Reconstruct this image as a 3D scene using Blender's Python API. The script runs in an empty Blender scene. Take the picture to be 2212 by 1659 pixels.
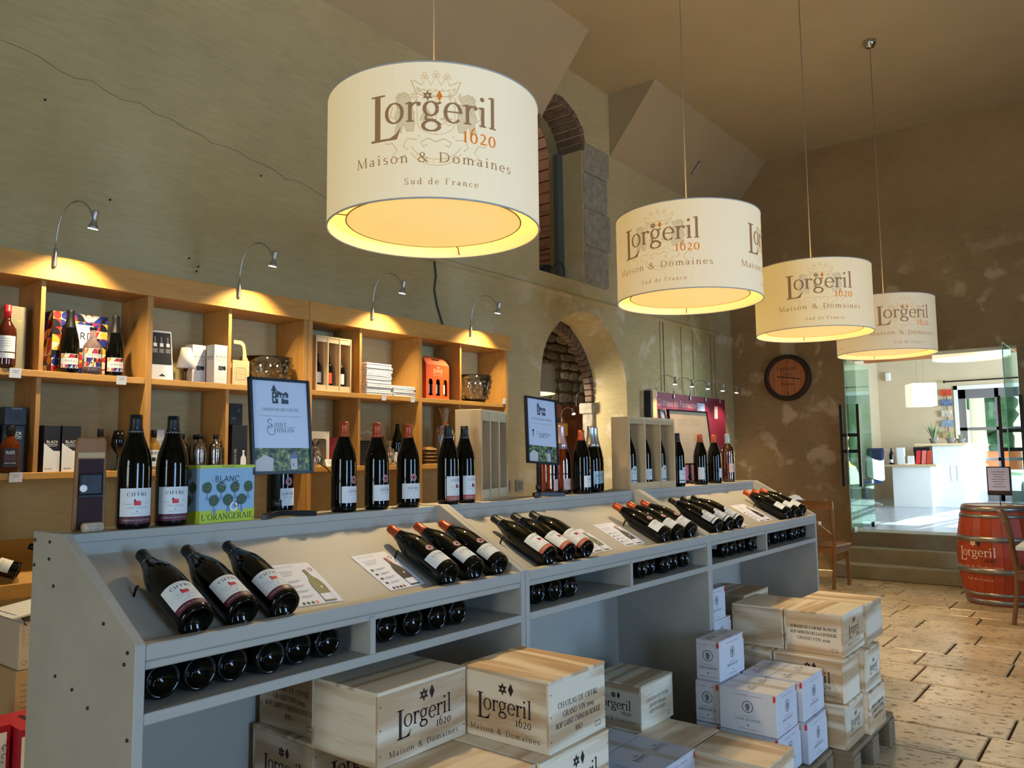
import bpy, bmesh, math, random
from mathutils import Vector, Matrix
random.seed(7)
PI = math.pi
R = math.radians
scene = bpy.context.scene
COL = scene.collection

# ---------------------------------------------------------------- camera
def setup_camera():
    yaw, pit, rol, f = 0.67505, 0.09144, -0.01079, 1710.0
    d = Vector((math.cos(yaw)*math.cos(pit), math.sin(yaw)*math.cos(pit), math.sin(pit)))
    r = Vector((math.sin(yaw), -math.cos(yaw), 0)); u = r.cross(d)
    c, s = math.cos(rol), math.sin(rol)
    r2 = r*c+u*s; u2 = -r*s+u*c
    cam = bpy.data.cameras.new('camera'); cam.sensor_width = 36; cam.lens = f/2212*36
    cam.clip_start = .05; cam.clip_end = 200
    o = bpy.data.objects.new('camera', cam); COL.objects.link(o)
    m = Matrix((r2, u2, -d)).transposed().to_4x4(); m.translation = (0, 0, 1.46)
    o.matrix_world = m
    scene.camera = o
setup_camera()

# ---------------------------------------------------------------- world, sun, window daylight, exposure
def setup_light():
    w = bpy.data.worlds.new('world'); scene.world = w; w.use_nodes = True
    nt = w.node_tree; bg = nt.nodes['Background']
    sky = nt.nodes.new('ShaderNodeTexSky')
    sky.sky_type = 'NISHITA'; sky.sun_disc = False; sky.sun_elevation = R(17); sky.sun_rotation = R(90)
    nt.links.new(sky.outputs[0], bg.inputs[0]); bg.inputs[1].default_value = .35
    sun = bpy.data.lights.new('sun', 'SUN'); sun.energy = 40; sun.angle = R(.5); sun.color = (1, .95, .86)
    o = bpy.data.objects.new('sun', sun); COL.objects.link(o)
    o.rotation_euler = Vector((-.951, .10, -.293)).to_track_quat('-Z', 'Y').to_euler()
    # daylight standing in the window openings of the two outer walls
    def day(name, loc, rot, sx, sy, e, col):
        l = bpy.data.lights.new(name, 'AREA'); l.shape = 'RECTANGLE'; l.size = sx; l.size_y = sy; l.energy = e; l.color = col
        q = bpy.data.objects.new(name, l); COL.objects.link(q); q.location = loc; q.rotation_euler = rot
    blue = (.31, .57, 1.0)
    for i, x in enumerate(WINX):
        day('window_daylight', (x, -4.32, 1.55), (R(90), 0, 0), 1.3, 2.4, 225, blue)
    day('back_window_daylight', (-4.32, .2, 1.7), (R(90), 0, R(-90)), 1.5, 2.6, 120, (.80, .90, 1.0))
    day('tasting_room_daylight', (14.0, -2.35, 1.9), (R(90), 0, 0), 2.6, 2.2, 640, (.66, .84, 1.0))
    scene.view_settings.view_transform = 'Standard'; scene.view_settings.look = 'None'
    scene.view_settings.gamma = 1; scene.view_settings.use_curve_mapping = False
    scene.view_settings.exposure = 0.0
WINX = (.4, 5.2)
setup_light()

# ---------------------------------------------------------------- helpers
def lin(c):
    out = []
    for x in c[:3]:
        x = x/255.
        out.append(x/12.92 if x <= .04045 else ((x+.055)/1.055)**2.4)
    return (*out, 1)
MATS = {}
def mat(name, col, rough=.55, metal=0, spec=.5, emit=None, es=0, var=0, vs=6, bump=0, bs=40, trans=0, ior=1.45, coat=0, alpha=1, stretch=None, col2=None):
    if name in MATS: return MATS[name]
    m = bpy.data.materials.new(name); m.use_nodes = True; MATS[name] = m
    nt = m.node_tree; b = nt.nodes['Principled BSDF']; N = nt.nodes.new; L = nt.links.new
    b.inputs['Base Color'].default_value = lin(col); b.inputs['Roughness'].default_value = rough
    b.inputs['Metallic'].default_value = metal; b.inputs['Specular IOR Level'].default_value = spec
    b.inputs['IOR'].default_value = ior; b.inputs['Transmission Weight'].default_value = trans
    b.inputs['Coat Weight'].default_value = coat; b.inputs['Coat Roughness'].default_value = .04
    b.inputs['Alpha'].default_value = alpha
    if emit: b.inputs['Emission Color'].default_value = lin(emit); b.inputs['Emission Strength'].default_value = es
    if var or bump or col2:
        tc = N('ShaderNodeTexCoord'); mp = N('ShaderNodeMapping'); L(tc.outputs['Object'], mp.inputs[0])
        if stretch: mp.inputs['Scale'].default_value = stretch
        if var or col2:
            n = N('ShaderNodeTexNoise'); n.inputs['Scale'].default_value = vs; n.inputs['Detail'].default_value = 6; n.inputs['Roughness'].default_value = .6
            L(mp.outputs[0], n.inputs['Vector'])
            cr = N('ShaderNodeValToRGB'); a = lin(col); c2 = lin(col2) if col2 else tuple(x*(1-var) for x in a[:3])+(1,)
            cr.color_ramp.elements[0].color = c2; cr.color_ramp.elements[1].color = a
            cr.color_ramp.elements[0].position = .35; cr.color_ramp.elements[1].position = .65
            L(n.outputs[0], cr.inputs[0]); L(cr.outputs[0], b.inputs['Base Color'])
        if bump:
            n2 = N('ShaderNodeTexNoise'); n2.inputs['Scale'].default_value = bs; n2.inputs['Detail'].default_value = 5
            L(mp.outputs[0], n2.inputs['Vector'])
            bp = N('ShaderNodeBump'); bp.inputs['Strength'].default_value = bump; bp.inputs['Distance'].default_value = .01
            L(n2.outputs[0], bp.inputs['Height']); L(bp.outputs[0], b.inputs['Normal'])
    return m
def wood(name, light, dark, axis='x', rough=.5, scale=1.0, knots=.5, ringy=1.0):
    """board with grain along axis; every object gets its own stretch of grain"""
    if name in MATS: return MATS[name]
    m = bpy.data.materials.new(name); m.use_nodes = True; MATS[name] = m
    nt = m.node_tree; b = nt.nodes['Principled BSDF']; N = nt.nodes.new; L = nt.links.new
    tc = N('ShaderNodeTexCoord'); oi = N('ShaderNodeObjectInfo'); ad = N('ShaderNodeVectorMath'); ad.operation = 'ADD'
    sc = N('ShaderNodeVectorMath'); sc.operation = 'SCALE'; sc.inputs[0].default_value = (3.1, 5.3, 4.7)
    L(oi.outputs['Random'], sc.inputs['Scale']); L(tc.outputs['Object'], ad.inputs[0]); L(sc.outputs[0], ad.inputs[1])
    mp = N('ShaderNodeMapping'); k = {'x': (.10, 1, 1), 'y': (1, .10, 1), 'z': (1, 1, .10)}[axis]
    mp.inputs['Scale'].default_value = [v*scale for v in k]; L(ad.outputs[0], mp.inputs[0])
    n = N('ShaderNodeTexNoise'); n.inputs['Scale'].default_value = 5; n.inputs['Detail'].default_value = 2; n.inputs['Distortion'].default_value = .6
    L(mp.outputs[0], n.inputs['Vector'])
    mm = N('ShaderNodeMath'); mm.operation = 'MULTIPLY'; mm.inputs[1].default_value = 16*ringy; L(n.outputs[0], mm.inputs[0])
    sn = N('ShaderNodeMath'); sn.operation = 'SINE'; L(mm.outputs[0], sn.inputs[0])
    n2 = N('ShaderNodeTexNoise'); n2.inputs['Scale'].default_value = 90; n2.inputs['Detail'].default_value = 3; L(mp.outputs[0], n2.inputs['Vector'])
    a1 = N('ShaderNodeMath'); a1.operation = 'MULTIPLY_ADD'; a1.inputs[1].default_value = .22*knots*2; a1.inputs[2].default_value = .25; L(sn.outputs[0], a1.inputs[0])
    a2 = N('ShaderNodeMath'); a2.operation = 'MULTIPLY_ADD'; a2.inputs[1].default_value = .6; L(n2.outputs[0], a2.inputs[0]); L(a1.outputs[0], a2.inputs[2])
    cr = N('ShaderNodeValToRGB'); cr.color_ramp.elements[0].color = lin(dark); cr.color_ramp.elements[1].color = lin(light)
    cr.color_ramp.elements[0].position = .15; cr.color_ramp.elements[1].position = .8
    L(a2.outputs[0], cr.inputs[0])
    hs = N('ShaderNodeHueSaturation'); hv = N('ShaderNodeMath'); hv.operation = 'MULTIPLY_ADD'; hv.inputs[1].default_value = .22; hv.inputs[2].default_value = .88
    L(oi.outputs['Random'], hv.inputs[0]); L(hv.outputs[0], hs.inputs['Value']); L(cr.outputs[0], hs.inputs['Color'])
    L(hs.outputs[0], b.inputs['Base Color']); b.inputs['Roughness'].default_value = rough; b.inputs['Specular IOR Level'].default_value = .35
    return m

class MB:
    def __init__(s): s.v = []; s.f = []; s.m = []; s.s = []
    def add(s, vs, fs, m=0, smooth=False):
        o = len(s.v); s.v += [tuple(v) for v in vs]
        for f in fs: s.f.append([i+o for i in f]); s.m.append(m); s.s.append(smooth)
        return s
    def box(s, x0, y0, z0, x1, y1, z1, m=0):
        return s.add([(x0,y0,z0),(x1,y0,z0),(x1,y1,z0),(x0,y1,z0),(x0,y0,z1),(x1,y0,z1),(x1,y1,z1),(x0,y1,z1)],
                     [(0,3,2,1),(4,5,6,7),(0,1,5,4),(1,2,6,5),(2,3,7,6),(3,0,4,7)], m)
    def obox(s, c, ux, uy, uz, m=0):
        """oriented box: centre and three half-extent vectors"""
        c, ux, uy, uz = map(Vector, (c, ux, uy, uz)); vs = []
        for k in (-1, 1):
            for a, b in ((-1,-1),(1,-1),(1,1),(-1,1)): vs.append(c+ux*a+uy*b+uz*k)
        return s.add(vs, [(0,3,2,1),(4,5,6,7),(0,1,5,4),(1,2,6,5),(2,3,7,6),(3,0,4,7)], m)
    def beam(s, a, b, w, d, up=(0,0,1), m=0):
        a, b = Vector(a), Vector(b); t = (b-a); l = t.length/2; t.normalize()
        sd = t.cross(Vector(up)); sd.normalize(); up2 = sd.cross(t)
        return s.obox((a+b)/2, t*l, sd*w/2, up2*d/2, m)
    def prism(s, poly, axis, a, b, m=0, smooth=False):
        n = len(poly)
        mk = {'x': lambda p, t: (t, p[0], p[1]), 'y': lambda p, t: (p[0], t, p[1]), 'z': lambda p, t: (p[0], p[1], t)}[axis]
        vs = [mk(p, a) for p in poly]+[mk(p, b) for p in poly]
        fs = [list(range(n))[::-1], [n+i for i in range(n)]]
        o = len(s.v); s.add(vs, fs, m, False)
        for i in range(n): s.f.append([o+i, o+(i+1) % n, o+n+(i+1) % n, o+n+i]); s.m.append(m); s.s.append(smooth)
        return s
    def lathe(s, prof, n=24, m=0, c=(0,0,0), smooth=True, mx=None):
        vs = []; fs = []
        for r, z in prof:
            for i in range(n):
                a = 2*PI*i/n; p = Vector((r*math.cos(a), r*math.sin(a), z))
                if mx: p = mx @ p
                vs.append((p[0]+c[0], p[1]+c[1], p[2]+c[2]))
        for k in range(len(prof)-1):
            for i in range(n):
                j = (i+1) % n; fs.append((k*n+i, k*n+j, (k+1)*n+j, (k+1)*n+i))
        if prof[0][0] > 1e-6: fs.append(list(range(n))[::-1])
        if prof[-1][0] > 1e-6: fs.append([(len(prof)-1)*n+i for i in range(n)])
        return s.add(vs, fs, m, smooth)
    def tube(s, pts, r, n=8, m=0, caps=True, smooth=True):
        pts = [Vector(p) for p in pts]; vs = []; fs = []; up = None
        rr = r if isinstance(r, (list, tuple)) else [r]*len(pts)
        for i, p in enumerate(pts):
            t = (pts[min(i+1, len(pts)-1)]-pts[max(i-1, 0)]).normalized()
            if up is None: up = t.orthogonal().normalized()
            up = (up-t*up.dot(t)).normalized(); sd = t.cross(up)
            for k in range(n):
                a = 2*PI*k/n; vs.append(p+(up*math.cos(a)+sd*math.sin(a))*rr[i])
        for i in range(len(pts)-1):
            for k in range(n):
                j = (k+1) % n; fs.append((i*n+k, i*n+j, (i+1)*n+j, (i+1)*n+k))
        if caps: fs += [list(range(n))[::-1], [(len(pts)-1)*n+k for k in range(n)]]
        return s.add(vs, fs, m, smooth)
    def sheet(s, nu, nv, fn, m=0, smooth=True):
        vs = [fn(i/nu, j/nv) for j in range(nv+1) for i in range(nu+1)]
        fs = [(j*(nu+1)+i, j*(nu+1)+i+1, (j+1)*(nu+1)+i+1, (j+1)*(nu+1)+i) for j in range(nv) for i in range(nu)]
        return s.add(vs, fs, m, smooth)
    def blob(s, c, rx, ry, rz, n=10, m=0, jit=0):
        vs = []; fs = []; k = n//2
        for i in range(k+1):
            th = PI*i/k
            for j in range(n):
                ph = 2*PI*j/n; q = 1+random.uniform(-jit, jit)
                vs.append((c[0]+rx*q*math.sin(th)*math.cos(ph), c[1]+ry*q*math.sin(th)*math.sin(ph), c[2]+rz*q*math.cos(th)))
        for i in range(k):
            for j in range(n):
                l = (j+1) % n; fs.append((i*n+j, (i+1)*n+j, (i+1)*n+l, i*n+l))
        return s.add(vs, fs, m, True)
    def obj(s, name, mats, parent=None, loc=(0,0,0), rot=(0,0,0), bevel=0, fix=True, label=None):
        me = bpy.data.meshes.new(name); me.from_pydata(s.v, [], s.f)
        for i in (mats if isinstance(mats, (list, tuple)) else [mats]): me.materials.append(i)
        me.polygons.foreach_set('material_index', s.m); me.polygons.foreach_set('use_smooth', s.s)
        if fix:
            bm = bmesh.new(); bm.from_mesh(me); bmesh.ops.recalc_face_normals(bm, faces=bm.faces); bm.to_mesh(me); bm.free()
        me.update()
        o = bpy.data.objects.new(name, me); COL.objects.link(o); o.location = loc; o.rotation_euler = rot
        if parent: o.parent = parent
        if bevel:
            b = o.modifiers.new('bevel', 'BEVEL'); b.width = bevel; b.segments = 1; b.limit_method = 'ANGLE'; b.angle_limit = R(50)
        if label: o['label'] = label
        return o
def thing(name, label, cat, loc=(0,0,0), rz=0, group=None, rot=None):
    o = bpy.data.objects.new(name, None); COL.objects.link(o); o.empty_display_size = .1
    o.location = loc; o.rotation_euler = rot or (0, 0, rz); o['label'] = label; o['category'] = cat
    if group: o['group'] = group
    return o
def tag(o, label, cat, group=None):
    o['label'] = label; o['category'] = cat
    if group: o['group'] = group
    return o
def struct(o): o['kind'] = 'structure'; return o
def stuff(o): o['kind'] = 'stuff'; return o
def dup(root, label=None, loc=None, rot=None, group=None, parent=None):
    c = root.copy(); COL.objects.link(c); c.parent = parent
    if label: c['label'] = label
    if group: c['group'] = group
    if loc is not None: c.location = loc
    if rot is not None: c.rotation_euler = rot
    for ch in KIDS(root): dup(ch, parent=c)
    return c
def KIDS(o): return [x for x in o.children]
ORD = ['leftmost', 'second from left', 'third from left', 'fourth from left', 'fifth from left', 'sixth from left']

# ---------------------------------------------------------------- stroke lettering with serifs
T, t_ = .080, .032
def S_(x, y, w=.17): return ('h', x-w/2, y, x+w/2, y)
def V_(x, y0, y1, top=1, bot=1, w=None):
    r = [('l', x, y0, x, y1, w or T)]
    if bot: r.append(S_(x, y0+t_/2))
    if top == 1: r.append(S_(x, y1-t_/2))
    if top == 2: r.append(('h', x-.10, y1-t_/2-.02, x, y1-t_/2))
    return r
def l_(*a): return [('l', *a[:4], a[4] if len(a) > 4 else t_)]
def a_(*a): return [('a', *a)]
C_, X_, D_ = .66, .43, -.21
GL = {
 'A': (.62, l_(.07,0,.30,C_)+l_(.30,C_,.55,0,T)+l_(.15,.22,.46,.22)+[S_(.07,.017),S_(.55,.017)]),
 'B': (.55, V_(.12,0,C_)+l_(.1,C_-.017,.28,C_-.017)+l_(.1,.35,.3,.35)+l_(.1,.017,.3,.017)+a_(.28,.5,.15,.15,-90,90)+a_(.3,.18,.18,.17,-90,90)),
 'C': (.62, a_(.35,.33,.29,.33,48,312)+l_(.53,.44,.53,.62,.045)),
 'D': (.66, V_(.12,0,C_)+l_(.1,C_-.017,.28,C_-.017)+l_(.1,.017,.28,.017)+a_(.28,.33,.31,.315,-90,90)),
 'E': (.54, V_(.12,0,C_)+l_(.1,C_-.017,.44,C_-.017)+l_(.1,.35,.36,.35)+l_(.1,.017,.47,.017)+l_(.44,.52,.44,C_)+l_(.47,0,.47,.15)),
 'F': (.50, V_(.12,0,C_)+l_(.1,C_-.017,.44,C_-.017)+l_(.1,.35,.35,.35)+l_(.44,.52,.44,C_)),
 'G': (.66, a_(.35,.33,.29,.33,48,330)+l_(.55,.02,.55,.28,T)+[S_(.55,.28)]+l_(.53,.46,.53,.62,.045)),
 'H': (.68, V_(.12,0,C_)+V_(.54,0,C_)+l_(.12,.34,.54,.34)),
 'I': (.30, V_(.15,0,C_)),
 'J': (.34, V_(.2,.0,C_,1,0)+a_(.1,.0,.1,.12,-120,0)),
 'K': (.62, V_(.12,0,C_)+l_(.12,.28,.48,C_)+l_(.25,.4,.55,0,T)+[S_(.52,C_-.017),S_(.55,.017)]),
 'L': (.52, V_(.12,0,C_)+l_(.1,.017,.46,.017)+l_(.46,0,.46,.17)),
 'M': (.82, l_(.1,0,.14,C_,.045)+l_(.14,C_,.4,.03,T)+l_(.4,.03,.68,C_)+l_(.68,C_,.71,0,T)+[S_(.1,.017),S_(.71,.017),S_(.11,C_-.017,.12),S_(.71,C_-.017,.12)]),
 'N': (.68, l_(.12,0,.12,C_,.045)+l_(.12,C_,.55,0,T)+l_(.55,0,.55,C_,.045)+[S_(.12,.017),S_(.55,C_-.017),S_(.08,C_-.017,.14)]),
 'O': (.68, a_(.34,.33,.28,.33,0,360)),
 'P': (.52, V_(.12,0,C_)+l_(.1,C_-.017,.28,C_-.017)+l_(.1,.29,.28,.29)+a_(.28,.468,.17,.178,-90,90)),
 'Q': (.68, a_(.34,.33,.28,.33,0,360)+l_(.36,.08,.62,-.14,T)),
 'R': (.58, V_(.12,0,C_)+l_(.1,C_-.017,.28,C_-.017)+l_(.1,.31,.28,.31)+a_(.28,.48,.16,.165,-90,90)+l_(.27,.31,.54,0,T)),
 'S': (.48, a_(.24,.485,.15,.165,35,270)+a_(.24,.165,.17,.16,90,-145)+l_(.37,.5,.37,.62,.04)+l_(.09,.04,.09,.17,.04)),
 'T': (.56, V_(.28,0,C_,0)+l_(.04,C_-.017,.52,C_-.017)+l_(.05,.52,.05,C_)+l_(.51,.52,.51,C_)),
 'U': (.66, V_(.13,.2,C_,1,0)+l_(.53,.2,.53,C_,.045)+[S_(.53,C_-.017)]+a_(.33,.2,.2,.2,180,360)),
 'V': (.62, l_(.07,C_,.31,0,T)+l_(.31,0,.55,C_)+[S_(.07,C_-.017),S_(.55,C_-.017)]),
 'W': (.88, l_(.06,C_,.26,0,T)+l_(.26,0,.44,C_)+l_(.44,C_,.62,0,T)+l_(.62,0,.82,C_)+[S_(.06,C_-.017),S_(.82,C_-.017)]),
 'X': (.60, l_(.08,C_,.52,0,T)+l_(.08,0,.52,C_)+[S_(.08,.017),S_(.52,.017),S_(.08,C_-.017),S_(.52,C_-.017)]),
 'Y': (.58, l_(.06,C_,.29,.3,T)+l_(.29,.3,.52,C_)+V_(.29,0,.32,0)+[S_(.06,C_-.017),S_(.52,C_-.017)]),
 'Z': (.54, l_(.06,C_-.017,.48,C_-.017)+l_(.48,C_,.06,0,T)+l_(.06,.017,.48,.017)),
 'a': (.42, V_(.29,.03,.28,0,0)+a_(.2,.28,.1,.14,0,150)+a_(.17,.12,.12,.11,0,360)+l_(.29,.05,.38,.02,.05)),
 'b': (.48, V_(.11,0,.7,2,0)+a_(.25,.21,.16,.21,-180,180)),
 'c': (.40, a_(.22,.21,.17,.215,45,315)),
 'd': (.48, V_(.36,0,.7,2,0)+a_(.21,.21,.16,.21,0,360)+l_(.36,.02,.43,.02)),
 'e': (.42, a_(.22,.21,.17,.215,0,320)+l_(.06,.23,.39,.23)),
 'f': (.30, V_(.14,0,.55,0)+a_(.24,.55,.10,.13,180,50)+l_(.03,X_-.017,.28,X_-.017)),
 'g': (.46, a_(.21,.28,.14,.15,0,360)+a_(.22,-.09,.18,.11,0,360)+l_(.12,.14,.09,.04,.05)+l_(.09,.04,.32,.02,.06)+l_(.33,.38,.43,.42,.05)),
 'h': (.50, V_(.11,0,.7,2)+V_(.38,0,.26,0)+a_(.245,.26,.135,.16,0,180)),
 'i': (.24, V_(.12,0,X_,2)+[('d', .11, .60, .052)]),
 'j': (.24, V_(.14,-.1,X_,2,0)+a_(.05,-.1,.09,.1,-120,0)+[('d', .13, .60, .052)]),
 'k': (.48, V_(.11,0,.7,2)+l_(.11,.18,.36,X_)+l_(.2,.26,.43,0,T)),
 'l': (.24, V_(.12,0,.7,2)),
 'm': (.76, V_(.11,0,X_,2)+V_(.37,0,.26,0)+V_(.63,0,.26,0)+a_(.24,.26,.13,.16,0,180)+a_(.5,.26,.13,.16,0,180)),
 'n': (.50, V_(.11,0,X_,2)+V_(.38,0,.26,0)+a_(.245,.26,.135,.16,0,180)),
 'o': (.46, a_(.23,.21,.18,.215,0,360)),
 'p': (.48, V_(.11,D_,X_,2)+a_(.25,.21,.16,.21,-180,180)),
 'q': (.48, V_(.36,D_,X_,0)+a_(.21,.21,.16,.21,0,360)),
 'r': (.34, V_(.11,0,X_,2)+a_(.25,.26,.14,.15,170,70)+[('d', .30, .38, .05)]),
 's': (.35, a_(.175,.315,.10,.10,35,270)+a_(.175,.11,.12,.105,90,-145)),
 't': (.30, l_(.13,.06,.13,.56,T)+a_(.22,.08,.09,.075,180,320)+l_(.03,X_-.017,.27,X_-.017)),
 'u': (.50, V_(.11,.16,X_,2,0)+V_(.37,0,X_,2,0)+a_(.24,.16,.13,.15,180,360)+l_(.37,.02,.44,.02)),
 'v': (.46, l_(.05,X_,.23,0,T)+l_(.23,0,.41,X_)),
 'w': (.66, l_(.05,X_,.19,0,T)+l_(.19,0,.33,X_)+l_(.33,X_,.47,0,T)+l_(.47,0,.61,X_)),
 'x': (.46, l_(.06,X_,.4,0,T)+l_(.06,0,.4,X_)),
 'y': (.46, l_(.05,X_,.24,0,T)+l_(.41,X_,.16,D_)),
 'z': (.42, l_(.05,X_-.017,.37,X_-.017)+l_(.37,X_,.05,0,T)+l_(.05,.017,.37,.017)),
 '0': (.46, a_(.23,.21,.18,.215,0,360)), '1': (.30, V_(.15,0,X_)),
 '2': (.44, a_(.2,.31,.13,.12,150,-40)+l_(.31,.23,.06,.02,.05)+l_(.06,.03,.38,.03,.06)),
 '6': (.46, a_(.23,.2,.17,.20,0,360)+a_(.42,.22,.36,.44,110,180)),
 '3': (.42, a_(.2,.33,.13,.1,140,-90)+a_(.2,.06,.15,.17,90,-140)), '4': (.46, l_(.3,-.1,.3,.45,T)+l_(.3,.45,.05,.1)+l_(.05,.1,.42,.1)),
 '5': (.42, l_(.1,.42,.36,.42)+l_(.1,.42,.1,.22)+a_(.2,.08,.15,.16,110,-140)), '7': (.42, l_(.06,.41,.38,.41)+l_(.38,.41,.16,-.1,T)),
 '8': (.44, a_(.22,.32,.12,.12,0,360)+a_(.22,.1,.15,.13,0,360)), '9': (.46, a_(.22,.22,.16,.19,0,360)+a_(.05,.2,.34,.4,0,-70)),
 '&': (.70, a_(.28,.5,.12,.15,0,360)+l_(.2,.4,.58,.0,T)+a_(.25,.17,.19,.17,110,330)+l_(.42,.1,.58,.34)),
 '.': (.2, [('d', .1, .03, .05)]), ',': (.2, [('d', .1, .03, .05)]+l_(.12,.02,.07,-.1)), "'": (.2, l_(.1,.7,.1,.5,.06)), '"': (.3, l_(.1,.7,.1,.5,.05)+l_(.2,.7,.2,.5,.05)),
 '-': (.3, l_(.05,.2,.25,.2,.05)), ' ': (.26, []),
}
GL['é'] = (.42, GL['e'][1]+l_(.18,.48,.30,.6,.05)); GL['â'] = (.42, GL['a'][1]+l_(.1,.48,.2,.58)+l_(.2,.58,.3,.48))
GL['É'] = (.54, GL['E'][1]+l_(.22,.7,.36,.8,.05)); GL['Â'] = (.62, GL['A'][1]+l_(.2,.72,.3,.8)+l_(.3,.8,.4,.72))
def text_width(s, track=0): return sum(GL.get(c, GL['-'])[0]+track for c in s)-track
def stroke_poly(mb, pts, ws, fn, m):
    vs = []; n = len(pts)
    for i, p in enumerate(pts):
        a = pts[max(i-1, 0)]; b = pts[min(i+1, n-1)]
        dx, dy = b[0]-a[0], b[1]-a[1]; l = math.hypot(dx, dy) or 1
        nx, ny = -dy/l*ws[i]/2, dx/l*ws[i]/2
        vs += [fn(p[0]+nx, p[1]+ny), fn(p[0]-nx, p[1]-ny)]
    mb.add(vs, [(2*i, 2*i+1, 2*i+3, 2*i+2) for i in range(n-1)], m)
def disc(mb, u, v, r, fn, m, n=12, ry=None):
    mb.add([fn(u+r*math.cos(2*PI*i/n), v+(ry or r)*math.sin(2*PI*i/n)) for i in range(n)], [list(range(n))], m)
def ring(mb, u, v, r0, r1, fn, m, n=28):
    vs = []
    for i in range(n):
        a = 2*PI*i/n; vs += [fn(u+r0*math.cos(a), v+r0*math.sin(a)), fn(u+r1*math.cos(a), v+r1*math.sin(a))]
    mb.add(vs, [(2*i, 2*i+1, (2*i+3) % (2*n), (2*i+2) % (2*n)) for i in range(n)], m)
def poly(mb, pts, fn, m): mb.add([fn(*p) for p in pts], [list(range(len(pts)))], m)
def rect(mb, u0, v0, u1, v1, fn, m, nu=1):
    for i in range(nu):
        a = u0+(u1-u0)*i/nu; b = u0+(u1-u0)*(i+1)/nu; poly(mb, [(a,v0),(b,v0),(b,v1),(a,v1)], fn, m)
def write(mb, s, u, v, size, fn, m=0, track=.04, align='l', sans=False, wt=1.0, q=1.0, sx=1.0):
    """lay lettering of cap height .66*size at (u,v) on a surface given by fn(u,v)"""
    w = text_width(s, track)*size*sx
    x = u-(w/2 if align == 'c' else w if align == 'r' else 0)
    for ch in s:
        adv, st = GL.get(ch, GL['-'])
        for k in st:
            if k[0] == 'd':
                disc(mb, x+k[1]*size*sx, v+k[2]*size, k[3]*size*wt, fn, m, 8); continue
            if k[0] == 'h':
                if sans: continue
                pts = [(k[1],k[2]),(k[3],k[4])]; ws = [t_*1.1]*2
            elif k[0] == 'l':
                pts = [(k[1],k[2]),(k[3],k[4])]; ws = [(.07 if sans else k[5])]*2
                if max(abs(k[1]-k[3]), 0)*size > .02: 
                    n = 4; pts = [(k[1]+(k[3]-k[1])*i/n, k[2]+(k[4]-k[2])*i/n) for i in range(n+1)]; ws = ws[:1]*(n+1)
            else:
                _, cx, cy, rx, ry, a0, a1 = k; n = max(4, int(abs(a1-a0)/24*q)); pts = []; ws = []
                for i in range(n+1):
                    a = R(a0+(a1-a0)*i/n); pts.append((cx+rx*math.cos(a), cy+ry*math.sin(a)))
                    ws.append(.07 if sans else t_+(T-t_)*abs(math.cos(a))**1.3)
            stroke_poly(mb, [(x+p[0]*size*sx, v+p[1]*size) for p in pts], [w_*size*wt for w_ in ws], fn, m)
        x += (adv+track)*size*sx
    return w
def plane(o, U, V):
    o, U, V = Vector(o), Vector(U), Vector(V)
    return lambda u, v: tuple(o+U*u+V*v)
def cyl(r, a0=-90, c=(0,0,0)):
    return lambda u, v: (c[0]+r*math.cos(R(a0)+u/r), c[1]+r*math.sin(R(a0)+u/r), c[2]+v)
def star(mb, u, v, r, fn, m, hole=True, k=.50, rot=0):
    n = 12; out = [(u+(r if i % 2 == 0 else r*k)*math.cos(R(90+rot)+2*PI*i/n), v+(r if i % 2 == 0 else r*k)*math.sin(R(90+rot)+2*PI*i/n)) for i in range(n)]
    if not hole: poly(mb, out, fn, m); return
    h = [(u+r*.20*math.cos(R(90+rot)+2*PI*i/n), v+r*.20*math.sin(R(90+rot)+2*PI*i/n)) for i in range(n)]
    vs = [fn(*p) for p in out]+[fn(*p) for p in h]
    mb.add(vs, [(i, (i+1) % n, n+(i+1) % n, n+i) for i in range(n)], m)
def diamond(mb, u, v, rx, ry, fn, m): poly(mb, [(u-rx,v),(u,v-ry),(u+rx,v),(u,v+ry)], fn, m)
def logo(mb, u0, v0, w, fn, m=0, m2=None, my=None, stars=True, sub=True, q=1.0):
    """house logo: tall L, orgeril, star and lozenge, date, Maison & Domaines; (u0,v0) lower left of the tall L, w the word's width"""
    m2 = m if m2 is None else m2; my = m if my is None else my
    k = w/2.95
    h = 1.06*k
    stroke_poly(mb, [(u0+.16*k, v0), (u0+.16*k, v0+h)], [.14*k]*2, fn, m)
    stroke_poly(mb, [(u0, v0+h-.02*k), (u0+.34*k, v0+h-.02*k)], [.04*k]*2, fn, m)
    stroke_poly(mb, [(u0, v0+.025*k), (u0+.30*k, v0+.03*k), (u0+.6*k, v0+.035*k)], [.05*k]*3, fn, m)
    poly(mb, [(u0+.3*k, v0+.01*k), (u0+.63*k, v0+.02*k), (u0+.72*k, v0+.30*k), (u0+.62*k, v0+.16*k), (u0+.5*k, v0+.075*k)], fn, m)
    write(mb, 'orgeril', u0+.33*k, v0+.39*k, 1.05*k, fn, m, track=.012, q=q, sx=.965)
    write(mb, '1620', u0+2.08*k, v0-.02*k, .56*k, fn, my, track=.10, q=q, sx=.74)
    if stars:
        star(mb, u0+1.40*k, v0+1.36*k, .27*k, fn, m2); diamond(mb, u0+1.84*k, v0+1.38*k, .145*k, .27*k, fn, m if my == m else my)
    if sub: write(mb, 'Maison & Domaines', u0+1.46*k, v0-.52*k, .335*k, fn, m, track=.13, align='c', q=q, sx=1.13)
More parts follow.
